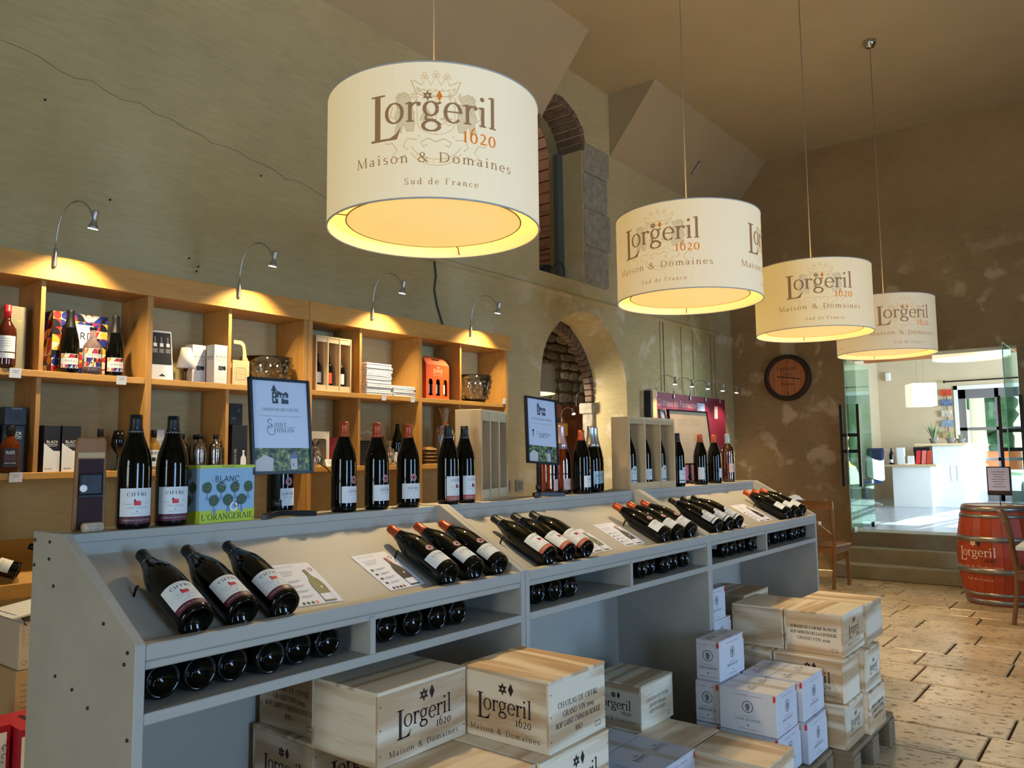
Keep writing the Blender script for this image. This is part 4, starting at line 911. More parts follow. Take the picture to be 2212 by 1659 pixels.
# big geometric gift box and bottles
c = carton('gift_box', 'large gift box with bold red, blue and yellow geometric print', 'box', 1.745, 4.265, Z1, .27, .10, .315, M_NIGHT, 2, S3)
f, g = fronts(.27,.10); q = MB(); geometric(q, -.135,0,.135,.315, f, 4, 7, 8); geometric(q, -.05,0,.05,.315, g, 9, 2, 7); rect(q, -.05,.14,.06,.26, lambda u,v: f(u,v,2), 5); write(q,'PARDI',.005,.185,.052, lambda u,v: f(u,v,3),0,track=.06,align='c',sans=True,wt=1.3); q.obj('box_print', POP, c, fix=False)
def pop_bottle(label, x, y, clear=False, rot=-15):
    b = thing('sparkling_bottle' if not clear else 'clear_spirit_bottle', label, 'bottle', (x, y, Z1), R(rot), S3)
    if clear:
        MB().lathe([(0,.012),(.03,.004),(.043,.004),(.045,.02),(.045,.120),(.042,.145),(.03,.165),(.018,.178),(.0145,.195),(.0145,.235)], 24).obj('glass', mat('pale_pink_glass',(236,206,196),.04,trans=.85,ior=1.3), b)
        MB().lathe([(.017,.228),(.017,.242),(.014,.243)], 16).obj('cap', M_CAPK, b); r, z0, z1 = .0456, .035, .130
    else:
        MB().lathe(CHAMP, 28).obj('glass', M_GLASSD, b); cp = MB().lathe(capsule(CHAMP,.222), 24).obj('capsule', M_CAPK, b); r, z0, z1 = .0446, .022, .093
        q = MB(); q.lathe([(.0295,.212),(.0300,.213),(.0245,.232),(.0240,.231)], 24, 0); geometric(q, -.04,.214,.04,.231, lambda u,v,k=0: ((.0302-(v-.214)*.3+.0004*k)*math.cos(R(-90)+u/.027),(.0302-(v-.214)*.3+.0004*k)*math.sin(R(-90)+u/.027),v), 3, 7, 1); q.obj('neck_band', POP, b, fix=False)
    q = MB(); lab_sheet(q, r, -90, 58, z0, z1); lo = q.obj('label', M_LAB, b)
    q = MB(); f2 = cyl2(r+.0004); hh = z1-z0
    geometric(q, -.044, z1-hh*.28, .044, z1-.002, f2, 12, 8, 1); geometric(q, -.044, z0+.002, .044, z0+hh*(.5 if clear else .26), f2, 21, 8, 2 if clear else 1); write(q,'PARDI',.004,z0+hh*(.56 if clear else .42),.017,f2,0,track=.14,align='c',sans=True)
    q.obj('label_print', POP, lo, fix=False)
pop_bottle('sparkling wine bottle with geometric label standing left before the patterned gift box', 1.668, 4.145)
pop_bottle('clear pink-tinted spirit bottle with geometric label', 1.778, 4.145, True)
pop_bottle('sparkling wine bottle with geometric label against the oak upright', 1.892, 4.15)
# price tags
M_CARD = mat('white_card', (232,232,230), .7)
def price(label, x, z, w=.05, h=.045, y=YB-.004, fold=False, rz=0):
    t = thing('price_tag', label, 'price tag', (x, y, z), R(rz), 'price tags on the bookcase')
    if fold: b = MB().prism([(0,0),(-.001,0),(.017,h),(.034,0),(.033,0),(.017,h-.002)], 'x', -w/2, w/2)
    else: b = MB().obox((0,-.003,-h/2+.01),(w/2,0,0),(0,.0006,0),(0,-.003,h/2))
    b.obj('card', M_CARD, t)
    f = plane2((0,-.005,0),(1,0,0),(0,-.16,1),(0,-1,0)) if not fold else plane2((0,-.001,0),(1,0,0),(0,.4,1),(0,-1,0))
    q = MB(); z0 = (-h/2+.01) if not fold else h/2
    for i in range(3): rect(q, -w*.3+i*.002, z0+.010-.009*i, w*(.3-.06*i), z0+.012-.009*i, f, 0)
    q.obj('tag_print', M_INKG, t, fix=False)
for lb, x, z, w in (('below the red-capped brandy bottle',1.415,1.885,.05),('below the sparkling bottle by the upright',1.905,1.885,.05),('below the tall napkin stack',3.70,1.89,.04),('below the low napkin stack',3.975,1.89,.038),('on the shelf end under the right glass bowl',5.01,1.925,.038),('below the amber whisky bottle',1.437,1.402,.055)):
    price('white price tag hanging on shelf edge %s' % lb, x, z, w)
# leaflet stand
t = thing('leaflet_stand', 'upright black and white leaflet with bottle pictures on upper shelf', 'leaflet', (2.15,4.15,Z1), R(-8), S3)
MB().prism([(0,0),(.003,0),(.053,.275),(.050,.275)], 'x', -.058, .058).obj('sheet', M_CARD, t); f = plane2((0,0,0),(1,0,0),(0,.18,1),(0,-1,0))
q = MB(); rect(q,-.053,.085,.053,.265,f,0); [ (rect(q,-.04+.034*i,.185,-.022+.034*i,.205,lambda u,v:f(u,v,1),1), rect(q,-.0345+.034*i,.205,-.0275+.034*i,.24,lambda u,v:f(u,v,1),2), rect(q,-.045+.034*i,.15,-.02+.034*i,.175,lambda u,v:f(u,v,1),2)) for i in range(3)]; poly(q,[(-.02,.02),(.02,.02),(0,.035)],f,0); q.obj('leaflet_print', [M_NIGHT, M_WHITE, M_INKG], t, fix=False)
# lamp made of a wine glass with a shade
t = thing('glass_lamp', 'small shade sitting on a black wine glass beside the white boxes', 'table lamp', (2.288,4.16,Z1), 0, S3)
MB().lathe([(.032,0),(.032,.002),(.004,.006),(.003,.05),(.012,.07),(.018,.08)], 20).obj('stem', M_BLK, t)
MB().lathe([(.05,.074),(.052,.075),(.026,.19),(.024,.188)], 28).obj('shade', mat('white_shade', (222,216,204), .7), t)
q = MB(); fr = lambda u, v: ((.0505-(v-.076)*.222)*math.cos(u), (.0505-(v-.076)*.222)*math.sin(u), v)
for i in range(7): stroke_poly(q, [(R(-125+i*9),.112),(R(-125+i*9),.135)], [.03,.03], fr, 0)
stroke_poly(q, [(R(-128+i*8),.140+.006*(i % 2)) for i in range(9)], [.003]*9, fr, 0); stroke_poly(q, [(R(-130+i*8),.108) for i in range(9)], [.003]*9, fr, 0); q.obj('shade_print', M_INK, t, fix=False)
def wbox(label, x, y, rz, w=.086, d=.075, h=.22, z=Z1, grp=S3):
    c = carton('whisky_box', label, 'box', x, y, z, w, d, h, mat('white_gloss_card', (224,220,212), .4), rz, grp)
    f, g = fronts(w, d); q = MB(); write(q,'BLACK',.0,.66*h,.022,f,0,align='c',sans=True); write(q,'MOUNTAIN',.0,.585*h,.0125,f,1,align='c',sans=True)
    rect(q,-.016,.34*h,.012,.45*h,f,0); [rect(q,-.013+.006*i,.36*h,-.010+.006*i,.43*h,lambda u,v:f(u,v,1),1) for i in range(4)]; poly(q,[(.010,.44*h),(.030,.46*h),(.034,.38*h),(.026,.34*h),(.014,.36*h)],f,0)
    write(q,'BLACK',.0,.66*h,.017,g,0,align='c',sans=True,wt=1.7); write(q,'MOUNTAIN',.0,.61*h,.010,g,0,align='c',sans=True,wt=1.5); q.obj('box_print', [M_INK, M_INKG], c, fix=False)
wbox('white whisky box on the upper shelf, front one by the divider', 2.470, 4.15, 4); wbox('white whisky box on the upper shelf, behind by the small lamp', 2.385, 4.235, 4)
# wooden bottle carrier
M_BEECH = wood('beech_x', (226,196,148), (204,168,116), 'x', .5, knots=.3)
t = thing('bottle_carrier', 'small wooden bottle carrier with arched handle', 'carrier', (2.61,4.20,Z1), 0, S3)
for y in (-.075,.065): MB().box(-.055,y,0,.055,y+.01,.145).obj('side_board', M_BEECH, t)
for x in (-.055,.045): MB().box(x,-.065,0,x+.01,.065,.10).obj('end_board', M_BEECH, t)
hp = [(.05,.145),(.036,.17),(.030,.21),(.024,.245),(.0,.26),(-.05,.262)]; hp2 = [(-.05,.24),(-.005,.238),(.008,.225),(.012,.19),(.010,.145)]
MB().prism(hp+hp2, 'y', -.075, -.065).obj('handle', M_BEECH, t)
f = plane2((0,-.0755,0),(1,0,0),(0,0,1),(0,-1,0)); q = MB(); [rect(q,*a,f,0) for a in ((-.03,.03,.03,.032),(-.03,.1,.03,.102),(-.03,.03,-.028,.1),(.028,.03,.03,.1))]; write(q,'LORGERIL',0,.08,.009,f,0,align='c'); write(q,'Prestige',0,.062,.009,f,0,align='c'); write(q,'1620',0,.045,.008,f,0,align='c'); q.obj('brand_print', mat('burnt_print',(150,100,60),.7), t, fix=False)
# bubble glass bowls
M_CRYS = glass_mat('bowl_glass', (252,250,244), 1.0); M_BUB = mat('bubble_glass', (255,252,244), .03, trans=1, ior=1.18)
def bowl(label, x, y, r=.165, h=.175):
    t = thing('glass_bowl', label, 'bowl', (x, y, Z1), 0, 'bubbled glass ice bowls')
    MB().lathe([(0,.0),(r*.62,0),(r*.78,h*.25),(r*.92,h*.6),(r,h),(r-.008,h),(r*.88,h*.58),(r*.72,h*.25),(r*.58,.012),(0,.012)], 36).obj('glass', M_CRYS, t)
    q = MB(); rnd = random.Random(int(x*100))
    for i in range(4):
        for j in range(15):
            a = 2*PI*(j+.5*(i % 2))/15; z = h*(.18+.2*i); rr = r*(.70+.27*(z/h)**.9); q.blob((rr*math.cos(a),rr*math.sin(a),z), .017, .017, .019, 8)
    stuff(q.obj('bubbles', M_BUB, t))
bowl('bubbled glass bowl beside the wooden bottle carrier', 2.842, 4.215, .160, .185); bowl('bubbled glass bowl beside the orange gift carrier', 4.76, 4.225, .165, .215)
# slotted wooden crates with bottles
M_PINEX = wood('pine_x', (224,196,150), (196,160,112), 'x', .55, knots=.5); M_PINEY = wood('pine_y', (224,196,150), (196,160,112), 'y', .55, knots=.5); M_PINEZ = wood('pine_z', (222,192,146), (190,152,106), 'z', .55, knots=.6)
def slot_crate(label, x, y, z, w, d, h, rz, group, n=3, rail=.03):
    t = thing('slotted_wine_crate', label, 'wine crate', (x, y, z), R(rz), group)   # origin: front left bottom corner
    MB().box(0,0,0,.010,d,h).obj('side_board', M_PINEZ, t, bevel=.001); MB().box(w-.010,0,0,w,d,h).obj('side_board', M_PINEZ, t, bevel=.001)
    MB().box(.010,0,0,w-.010,d,.010).obj('bottom_board', M_PINEX, t); MB().box(.010,0,h-.010,w-.010,d,h).obj('top_board', M_PINEX, t)
    MB().box(.010,d-.006,.01,w-.010,d,h-.01).obj('back_board', M_PINEZ, t)
    MB().box(.010,.004,.010,w-.010,.010,.010+rail).obj('rail', M_PINEX, t); MB().box(.010,.004,h-.010-rail,w-.010,.010,h-.01).obj('rail', M_PINEX, t)
    for i in range(1, n): xx = w*i/n; MB().box(xx-.005,0,.01,xx+.005,d-.006,h-.01).obj('partition', M_PINEZ, t)
    return t
slot_crate('small slotted wooden crate with three bottles on the upper shelf', 3.150, 4.13, Z1, .30, .13, .36, 2, S3)
def crate_bottle(label, x, y, z, body, lab, cap, hi=.297, s=1.0):
    b = thing('crated_bottle', label, 'bottle', (x, y, z), 0, 'bottles standing in slotted crates'); P = [(r*.92*s, q*s) for r, q in BORD]
    MB().lathe(P, 20).obj('glass', body, b); MB().lathe(capsule(P,.243*s), 16).obj('capsule', cap, b)
    q = MB(); lab_sheet(q, .0354*s, -110, 60, .045, .115); q.obj('label', lab, b)
crate_bottle('left bottle with white label in the small slotted crate', 3.205, 4.19, Z1+.0115, M_GLASSD, M_LAB, M_CAPK, s=.78); crate_bottle('middle bottle with orange label in the small slotted crate', 3.300, 4.195, Z1+.0115, M_GLASSD, mat('orange_label',(226,96,50),.6), M_CAPK, s=.78); crate_bottle('right bottle with white label in the small slotted crate', 3.400, 4.195, Z1+.0115, M_GLASSD, M_LAB, M_CAPK, s=.75)
# stacks of white napkin sheets: every sheet is a thing
M_NAP = mat('white_tissue', (232,230,226), .8)
def napkins(n, x0, x1, y0, y1, dz, lb, seed):
    rnd = random.Random(seed)
    for i in range(n):
        wd = ('bottom','second','third','fourth','fifth','sixth','seventh','eighth','ninth','tenth','eleventh','twelfth','thirteenth','fourteenth','fifteenth','sixteenth','seventeenth')[i]
        t = tag(MB().box(x0+rnd.uniform(-.004,.004),y0+rnd.uniform(-.004,.004),0,x1+rnd.uniform(-.014,.012),y1,dz*.86).obj('napkin_pack', M_NAP, loc=(0,0,Z1+i*dz), bevel=.002), lb % (wd if i == 0 else 'topmost' if i == n-1 else wd+' from below'), 'napkins', 'white napkins on the upper shelf')
napkins(17, 3.575, 3.81, 4.13, 4.36, .0130, 'white folded napkin, %s in the taller stack on the upper shelf', 1); napkins(6, 3.825, 4.035, 4.13, 4.36, .0130, 'white folded napkin, %s in the lower stack on the upper shelf', 2)
# orange gift carrier with three windows
M_ORC = mat('orange_card', (226,92,34), .55)
t = thing('gift_carrier', 'orange cardboard wine carrier with three arched windows', 'gift box', (4.185,4.17,Z1), R(3), S3)
W, Hh, D = .265, .265, .095
hs_ = [arch_pts(.03+.083*i,.075+.083*i,.03,.135,8) for i in range(3)]
o = flat_with_holes('front_panel', [(0,0),(W,0),(W,Hh),(0,Hh)], hs_, lambda u, v: (u,0,v), M_ORC, (0,.002,0)); del o['kind']; o.parent = t
MB().box(0,.002,0,.002,D,Hh).box(W-.002,.002,0,W,D,Hh).box(0,D-.002,0,W,D,Hh).box(0,.0,0,W,D,.002).obj('box_body', M_ORC, t)
o = flat_with_holes('roof_panel', [(.0,0),(W,0),(W-.02,.075),(.02,.075)], [[(.09,.040),(.175,.040),(.175,.056),(.09,.056)]], lambda u, v: (u, v*.6, Hh+v*.85), M_ORC, (0,.002,0)); del o['kind']; o.parent = t
[MB().prism([(0,Hh),(D,Hh),(D*.5,Hh+.062)], 'x', xx, xx+.002).obj('gable', M_ORC, t) for xx in (.002, W-.004)]
f = plane2((0,0,0),(1,0,0),(0,0,1),(0,-1,0)); q = MB(); logo(q, .085, .198, .10, f, 0, sub=False); write(q,'Maison & Domaines',.13,.182,.011,f,0,align='c'); q.obj('carrier_print', mat('pale_print',(240,214,180),.6), t, fix=False)
for i in range(3):
    crate_bottle('%s bottle seen through the window of the orange carrier' % ('left','middle','right')[i], 4.185+.052+.083*i, 4.225, Z1+.003, (M_GLASSD, M_GLASSD, mat('olive_glass',(120,104,40),.06,spec=.6))[i], M_LAB, M_CAPK, s=.85)
def crumple(name, label, x, y, z, r, h, grp, knot=.55, ribbon=None, inner=None):
    t = thing(name, label, 'gift', (x, y, z), 0, grp); rnd = random.Random(int(x*1000))
    prof_ = [(.6,0),(1,.1),(1.0,.5),(.75,.68),(.18,.74),(.3,.84),(.55,1.0)]
    def fn(u, v):
        k = v*(len(prof_)-1); i = min(int(k), len(prof_)-2); fr_ = k-i; rr = prof_[i][0]*(1-fr_)+prof_[i+1][0]*fr_; zz = prof_[i][1]*(1-fr_)+prof_[i+1][1]*fr_
        a = 2*PI*u; rr *= r*(1+.16*math.sin(7*a+v*9)*math.sin(13*v+3*a)); return (rr*math.cos(a), rr*.7*math.sin(a), zz*h)
    MB().sheet(28, 14, fn, smooth=False).obj('wrap', M_CELLO, t)
    if ribbon: MB().lathe([(.2*r,.72*h),(.27*r,.735*h),(.2*r,.75*h)], 12).obj('ribbon', ribbon, t)
    if inner: 
        q = MB(); [q.blob((rnd.uniform(-.4,.4)*r, rnd.uniform(-.2,.2)*r, h*.12+rnd.random()*.36*h), r*.3, r*.25, h*.09, 8, jit=.15) for _ in range(9)]; q.obj('contents', inner, t)
crumple('cellophane_gift', 'clear cellophane-wrapped gift tucked behind the orange carrier', 4.132, 4.315, Z1, .045, .40, S3)
# ---- lower shelf
M_BLKC = mat('black_card', (30,32,36), .5); M_BLKC2 = mat('dark_blue_card', (38,46,56), .4)
def bmtext(c, w, d, h, top=.78, col=M_WHITE, sz=.02, two=None):
    f, g = fronts(w, d); q = MB(); write(q,'BLACK',0,top*h,sz,f,0,align='c',sans=True,wt=1.8); write(q,'MOUNTAIN',0,top*h-sz*.62,sz*.56,f,0,align='c',sans=True,wt=1.7); rect(q,-w*.3,top*h-sz*.95,w*.3,top*h-sz*.85,f,0)
    if two: rect(q,-w/2,0,w/2,h*.42,f,0,1); poly(q,[(-w/2,h*.42),(w/2,h*.42),(w/2,h*.42+.006),(w*.1,h*.45),(-w/2,h*.62)],f,0); write(q,'BLACK',-w*.18,.05*h,.011,lambda u,v:f(u,v,1),1,align='c',sans=True,wt=1.4)
    q.obj('box_print', [col, M_INK], c, fix=False)
c = carton('whisky_box', 'black whisky box behind the amber bottle at the left edge', 'box', 1.452, 4.232, Z2, .10, .10, .222, M_BLKC2, 3, S2); bmtext(c, .10,.10,.222,.80)
c = carton('whisky_box', 'black whisky box at the very left edge of the photo', 'box', 1.335, 4.232, Z2, .10, .10, .222, M_BLKC2, 0, S2); bmtext(c, .10,.10,.222,.80)
c = carton('folded_lid_box', 'small black box with folded cross-creased end lying on the whisky box', 'box', 1.452, 4.225, Z2+.2235, .095, .10, .085, M_BLKC2, 4, S2)
f, _ = fronts(.095,.10); q = MB(); stroke_poly(q,[(-.045,.0),(.045,.085)],[.0015]*2,f,0); stroke_poly(q,[(.045,.0),(-.045,.085)],[.0015]*2,f,0); rect(q,-.02,.074,.025,.082,f,1); q.obj('fold_lines', [M_NIGHT, M_INKG], c, fix=False)
b = thing('whisky_bottle', 'round amber whisky bottle with black label on lower shelf', 'bottle', (1.418,4.125,Z2), R(-15), S2)
MB().lathe([(0,.008),(.03,.003),(.041,.004),(.043,.015),(.044,.10),(.041,.128),(.028,.150),(.0175,.160),(.015,.180)], 28).obj('glass', mat('whisky_amber', (120,56,18), .04, trans=.5, ior=1.3), b); MB().lathe([(.019,.178),(.019,.215),(.017,.218)], 20).obj('cap', M_BLK, b)
q = MB(); lab_sheet(q, .0446, -90, 50, .025, .112); lo = q.obj('label', M_BLKC, b); q = MB(); g = cyl(.0450); write(q,'BLACK',0,.092,.012,g,0,align='c',sans=True,wt=1.6); write(q,'MOUNTAIN',0,.085,.007,g,0,align='c',sans=True,wt=1.4); write(q,'FINITION',0,.072,.010,g,1,align='c'); write(q,'FUTS',0,.056,.018,g,1,align='c'); write(q,'chene fume',0,.042,.010,g,0,align='c',sans=True); q.obj('label_print', [M_WHITE, mat('copper_print',(170,80,50),.5)], lo, fix=False)
c = carton('whisky_box', 'black and white whisky box left one of the pair by the divider', 'box', 1.601, 4.17, Z2, .074, .074, .224, M_BLKC, 2, S2); bmtext(c,.074,.074,.224,.62,sz=.017,two=True)
c = carton('whisky_box', 'black and white whisky box behind the wooden bottle clock', 'box', 1.688, 4.17, Z2, .088, .08, .224, M_BLKC, 2, S2); bmtext(c,.088,.08,.224,.62,sz=.019,two=True)
def small_spirit(label, x, y, body, rot=-15):
    b = thing('spirit_bottle', label, 'bottle', (x, y, Z2), R(rot), S2)
    MB().lathe([(0,.008),(.02,.003),(.030,.004),(.0315,.012),(.0315,.115),(.028,.135),(.018,.15),(.013,.158),(.012,.178)], 20).obj('glass', body, b); MB().lathe([(.0145,.172),(.0145,.21),(.013,.212)], 16).obj('cap', M_BLK, b)
    q = MB(); lab_sheet(q, .0319, -90, 62, .018, .105); lo = q.obj('label', M_LAB, b); q = MB(); g = cyl(.0323); write(q,'BLACK',0,.088,.0125,g,0,align='c',sans=True,wt=1.8); write(q,'MOUNTAIN',0,.080,.008,g,0,align='c',sans=True,wt=1.6); rect(q,-.014,.045,.004,.066,g,0,3); poly(q,[(.003,.066),(.017,.069),(.018,.05),(.008,.047)],g,0); rect(q,-.02,.03,.02,.031,g,0,4); q.obj('label_print', M_INK, lo, fix=False)
M_HONEY = mat('honey_spirit',(206,160,80),.04,trans=.7,ior=1.3)
small_spirit('small honey-coloured whisky bottle next to the black wine glass', 1.835, 4.15, M_HONEY); small_spirit('small honey-coloured whisky bottle before the white whisky box', 2.108, 4.14, M_HONEY); small_spirit('small honey-coloured whisky bottle beside the clear glass bottles', 2.228, 4.16, M_HONEY)
wbox('white whisky box on the lower shelf behind the small whisky bottle', 2.155, 4.23, 3, .075, .075, .215, Z2, S2)
def goblet(label, x, y, z=Z2, m=M_BLK, s=1.0):
    t = thing('wine_glass', label, 'wine glass', (x, y, z), 0, S2)
    MB().lathe([(.034*s,0),(.034*s,.002),(.005,.006),(.004,.085*s),(.02*s,.095*s),(.037*s,.13*s),(.034*s,.165*s),(.026*s,.205*s),(.025*s,.205*s),(.033*s,.165*s),(.035*s,.13*s),(.0,.1*s)], 24).obj('glass', m, t)
M_SMOKE = mat('black_glass', (12,11,11), .05, spec=.6)
goblet('black wine glass between the bottle clock and the tall bottles', 1.927, 4.15, m=M_SMOKE); goblet('dark wine glass between the copper-capped bottles on the lower shelf', 3.757, 4.20, m=M_SMOKE, s=1.0)
for i, (x, y) in enumerate(((2.300,4.20),(2.380,4.15),(2.478,4.155),(2.345,4.29),(2.43,4.29))):
    b = thing('clear_bottle', 'empty clear glass bottle with black stopper, %s among five' % ('leftmost in front','middle in front','rightmost in front','left in the back row','right in the back row')[i], 'bottle', (x, y, Z2), 0, S2)
    MB().lathe([(0,.008),(.03,.003),(.036,.004),(.0375,.012),(.0375,.115),(.033,.135),(.02,.148),(.0135,.155),(.0125,.175),(.0105,.175),(.0115,.155),(.031,.13),(.0345,.112),(.0345,.02),(0,.02)], 24).obj('glass', M_CLEAR, b); MB().lathe([(.015,.17),(.015,.193),(.013,.195)], 16).obj('stopper', M_BLK, b)
c = carton('decanter_box', 'tall black box with a white decanter drawing beside the large sign', 'box', 2.622, 4.19, Z2, .10, .10, .25, M_BLKC, 0, S2); f, _ = fronts(.1,.1); q = MB()
poly(q,[(.008,.01),(.042,.01),(.044,.03),(.042,.062),(.032,.074),(.030,.088),(.020,.088),(.018,.074),(.008,.062),(.006,.03)],f,0); rect(q,.018,.09,.032,.104,f,0); g_ = plane2((-.032,-.05,0),(0,0,1),(-1,0,0),(0,-1,0)); write(q,'LUDIVIN',.01,-.012,.024,g_,0,track=.08); q.obj('box_print', M_WHITE, c, fix=False)
c = carton('black_box', 'short black box lying on top of the decanter box', 'box', 2.605, 4.20, Z2+.2515, .085, .085, .125, M_BLK, 0, S2); f, _ = fronts(.085,.085); q = MB(); write(q,'im',-.03,.03,.03,f,0,sans=True); write(q,'B',.01,.075,.03,f,0,sans=True); q.obj('box_print', M_INKG, c, fix=False)
# white gift box with a window
t = thing('gift_window_box', 'white card gift box with cut-out window and dark corkscrew inside', 'gift box', (3.135,4.17,Z2), R(4), S2)
o = flat_with_holes('front_panel', [(0,0),(.17,0),(.17,.225),(0,.225)], [[(.012,.012),(.145,.012),(.145,.165),(.135,.178),(.04,.178),(.012,.16)]], lambda u, v: (u,0,v), mat('off_white_card',(214,206,188),.6), (0,.002,0)); del o['kind']; o.parent = t
MB().box(0,.002,0,.17,.10,.002).box(0,.10,0,.17,.102,.225).box(0,.002,0,.002,.10,.225).box(.168,.002,0,.17,.10,.225).box(0,.002,.223,.17,.10,.225).obj('box_body', MATS['off_white_card'], t)
MB().prism([(.085,.06),(.115,.06),(.112,.13),(.13,.16),(.118,.17),(.10,.145),(.08,.165),(.07,.155),(.086,.13)], 'y', .05, .06).obj('corkscrew', M_BLKC, t)
crumple('wrapped_sweets', 'clear bag of sweets with dark curled ribbon beside the white gift box', 3.158, 4.135, Z2, .036, .17, S2, inner=mat('sweets',(214,150,96),.4))
tag(MB().tube([(3.14,4.10,1.50),(3.17,4.085,1.46),(3.15,4.08,1.43),(3.20,4.075,1.40),(3.23,4.07,1.37)], .004, 6).obj('ribbon', M_BLK), 'dark ribbon trailing over the lower shelf edge', 'ribbon')
carton('red_gift_box', 'narrow red and white box behind a copper-capped bottle', 'box', 3.37, 4.23, Z2, .075, .05, .19, mat('red_card',(150,30,34),.5), -10, S2)
price('white folded price card in front of the white gift box', 3.255, Z2, .065, .045, 4.105, True); price('white folded price card in front of the dark lower-shelf bottle', 3.86, Z2, .055, .045, 4.105, True)
t = thing('gift_bag', 'black gift hamper with pale rounded handle on the lower shelf', 'gift', (3.64,4.26,Z2), 0, S2); MB().box(-.09,-.05,0,.09,.05,.17).obj('bag_body', M_BLKC, t, bevel=.006); MB().tube([(-.07,-.04,.17),(-.05,-.04,.215),(.03,-.04,.235),(.08,-.04,.21),(.085,-.04,.17)], .006, 8).obj('handle', M_RIM, t)
crumple('wrapped_snacks', 'cellophane bag of snacks beside the dark wine glass', 3.818, 4.165, Z2, .042, .17, S2, inner=mat('snack',(216,172,110),.5))
put('burg','plain',None,'plain dark bottle with white label on the lower bookcase shelf', (3.925,4.20,Z2), (0,0,R(-20)), S2)
carton('card_box', 'small kraft card box behind the dark lower-shelf bottle', 'box', 3.87, 4.30, Z2, .07, .05, .14, mat('kraft_card',(176,140,96),.7), 0, S2)
for i in range(5):
    tag(MB().sheet(10,6,lambda u,v: (-.065+.13*u, -.05+.1*v, .026*math.sin(PI*u)**.4*math.sin(PI*v)**.4*(1+.1*math.sin(9*u+7*v+i)))).obj('snack_packet', mat('gold_packet',(150,112,66),.3,metal=.2), loc=(4.195,4.165,Z2+.001+.026*i)), 'crinkled brown snack packet, %s in the stack of five' % ('bottom one','second from bottom','middle one','second from top','topmost')[i], 'packet', 'snack packets on the lower shelf')
crumple('wrapped_gift', 'tall cellophane gift with orange ribbon beside the tall open crate', 4.385, 4.17, Z2, .085, .42, S2, ribbon=mat('orange_ribbon',(206,90,40),.4), inner=mat('gift_inside',(120,100,80),.5))
# display trays with price cards low in the bookcase
for i, x in enumerate((2.66,2.86,3.30,3.78)):
    price('small price card on the low sloping shelf, %s of four' % ('first','second','third','last')[i], x, 1.03+.05, .06, .045, 4.22, True)
def low_bottle(label, x, d):
    put('burg','plain','k',label,(x,4.115,.955),Vector((0,0,1)).rotation_difference(Vector(d)).to_euler(),'bottles on the low sloping shelf')
low_bottle('dark bottle lying slantwise on the low oak shelf left of the counter', 1.475, (-.8,.494,.341)); low_bottle('dark bottle lying on the low oak shelf, mostly hidden behind the counter end', 1.80, (-.8,.494,.341))
# ================================================================ THINGS ON THE COUNTER TOP
M_DKW = wood('barrel_stave', (150,104,62), (104,66,36), 'z', .6, knots=.5); M_STAIN = mat('wine_stain', (52,26,28), .75, var=.3, vs=8)
# clock made from a barrel stave, cork in front
t = thing('stave_clock', 'wooden barrel stave clock with wine-stained face and black movement', 'clock', (.900,2.085,ZT), R(-14))
t.scale = (1,1,1.08)
def stave(x0, x1, y0, y1): return [(x0,0),(x1,0),(x1*.92,.21),(x0*.92,.21)]
MB().prism([(-.037,0),(.037,0),(.034,.205),(.030,.215),(-.030,.215),(-.034,.205)], 'y', -.012, .012).obj('stave', M_DKW, t, bevel=.003)
MB().prism([(-.029,.004),(.029,.004),(.028,.165),(-.028,.165)], 'y', -.0135, -.0118).obj('stained_face', M_STAIN, t)
mv = MB().box(-.026,-.026,.082,.026,-.0135,.132).obj('clock_movement', M_BLKC, t, bevel=.004)
MB().lathe([(.0085,0),(.0085,.004),(.007,.005)], 16, mx=Matrix.Rotation(R(90),3,'X'), c=(-.018,-.026,.098)).obj('knob', M_WHITE, mv)
MB().box(-.008,-.0275,.108,.004,-.026,.122).box(-.028,-.024,.078,.026,-.0145,.082).obj('movement_detail', M_NIGHT, mv)
MB().box(-.03,-.0135,.168,.03,-.0115,.180).obj('groove', mat('pale_groove',(190,160,110),.6), t)
o = tag(MB().lathe([(.0105,0),(.0118,.002),(.0118,.044),(.0105,.046)], 18, mx=Matrix.Rotation(R(90),3,'Y')).obj('cork', mat('cork', (206,184,150), .8, var=.25, vs=60), loc=(.862,2.025,ZT+.012), rot=(0,0,R(4))), 'printed cork lying at the foot of the stave clock', 'cork')
q = MB(); f = lambda u, v: (u, -.0121*math.cos(v/.012), .0121*math.sin(v/.012)); write(q,'Bouteille',.023,.001,.010,f,0,align='c'); write(q,'de Vin',.023,-.007,.009,f,0,align='c'); q.obj('cork_print', M_INKG, o, fix=False)
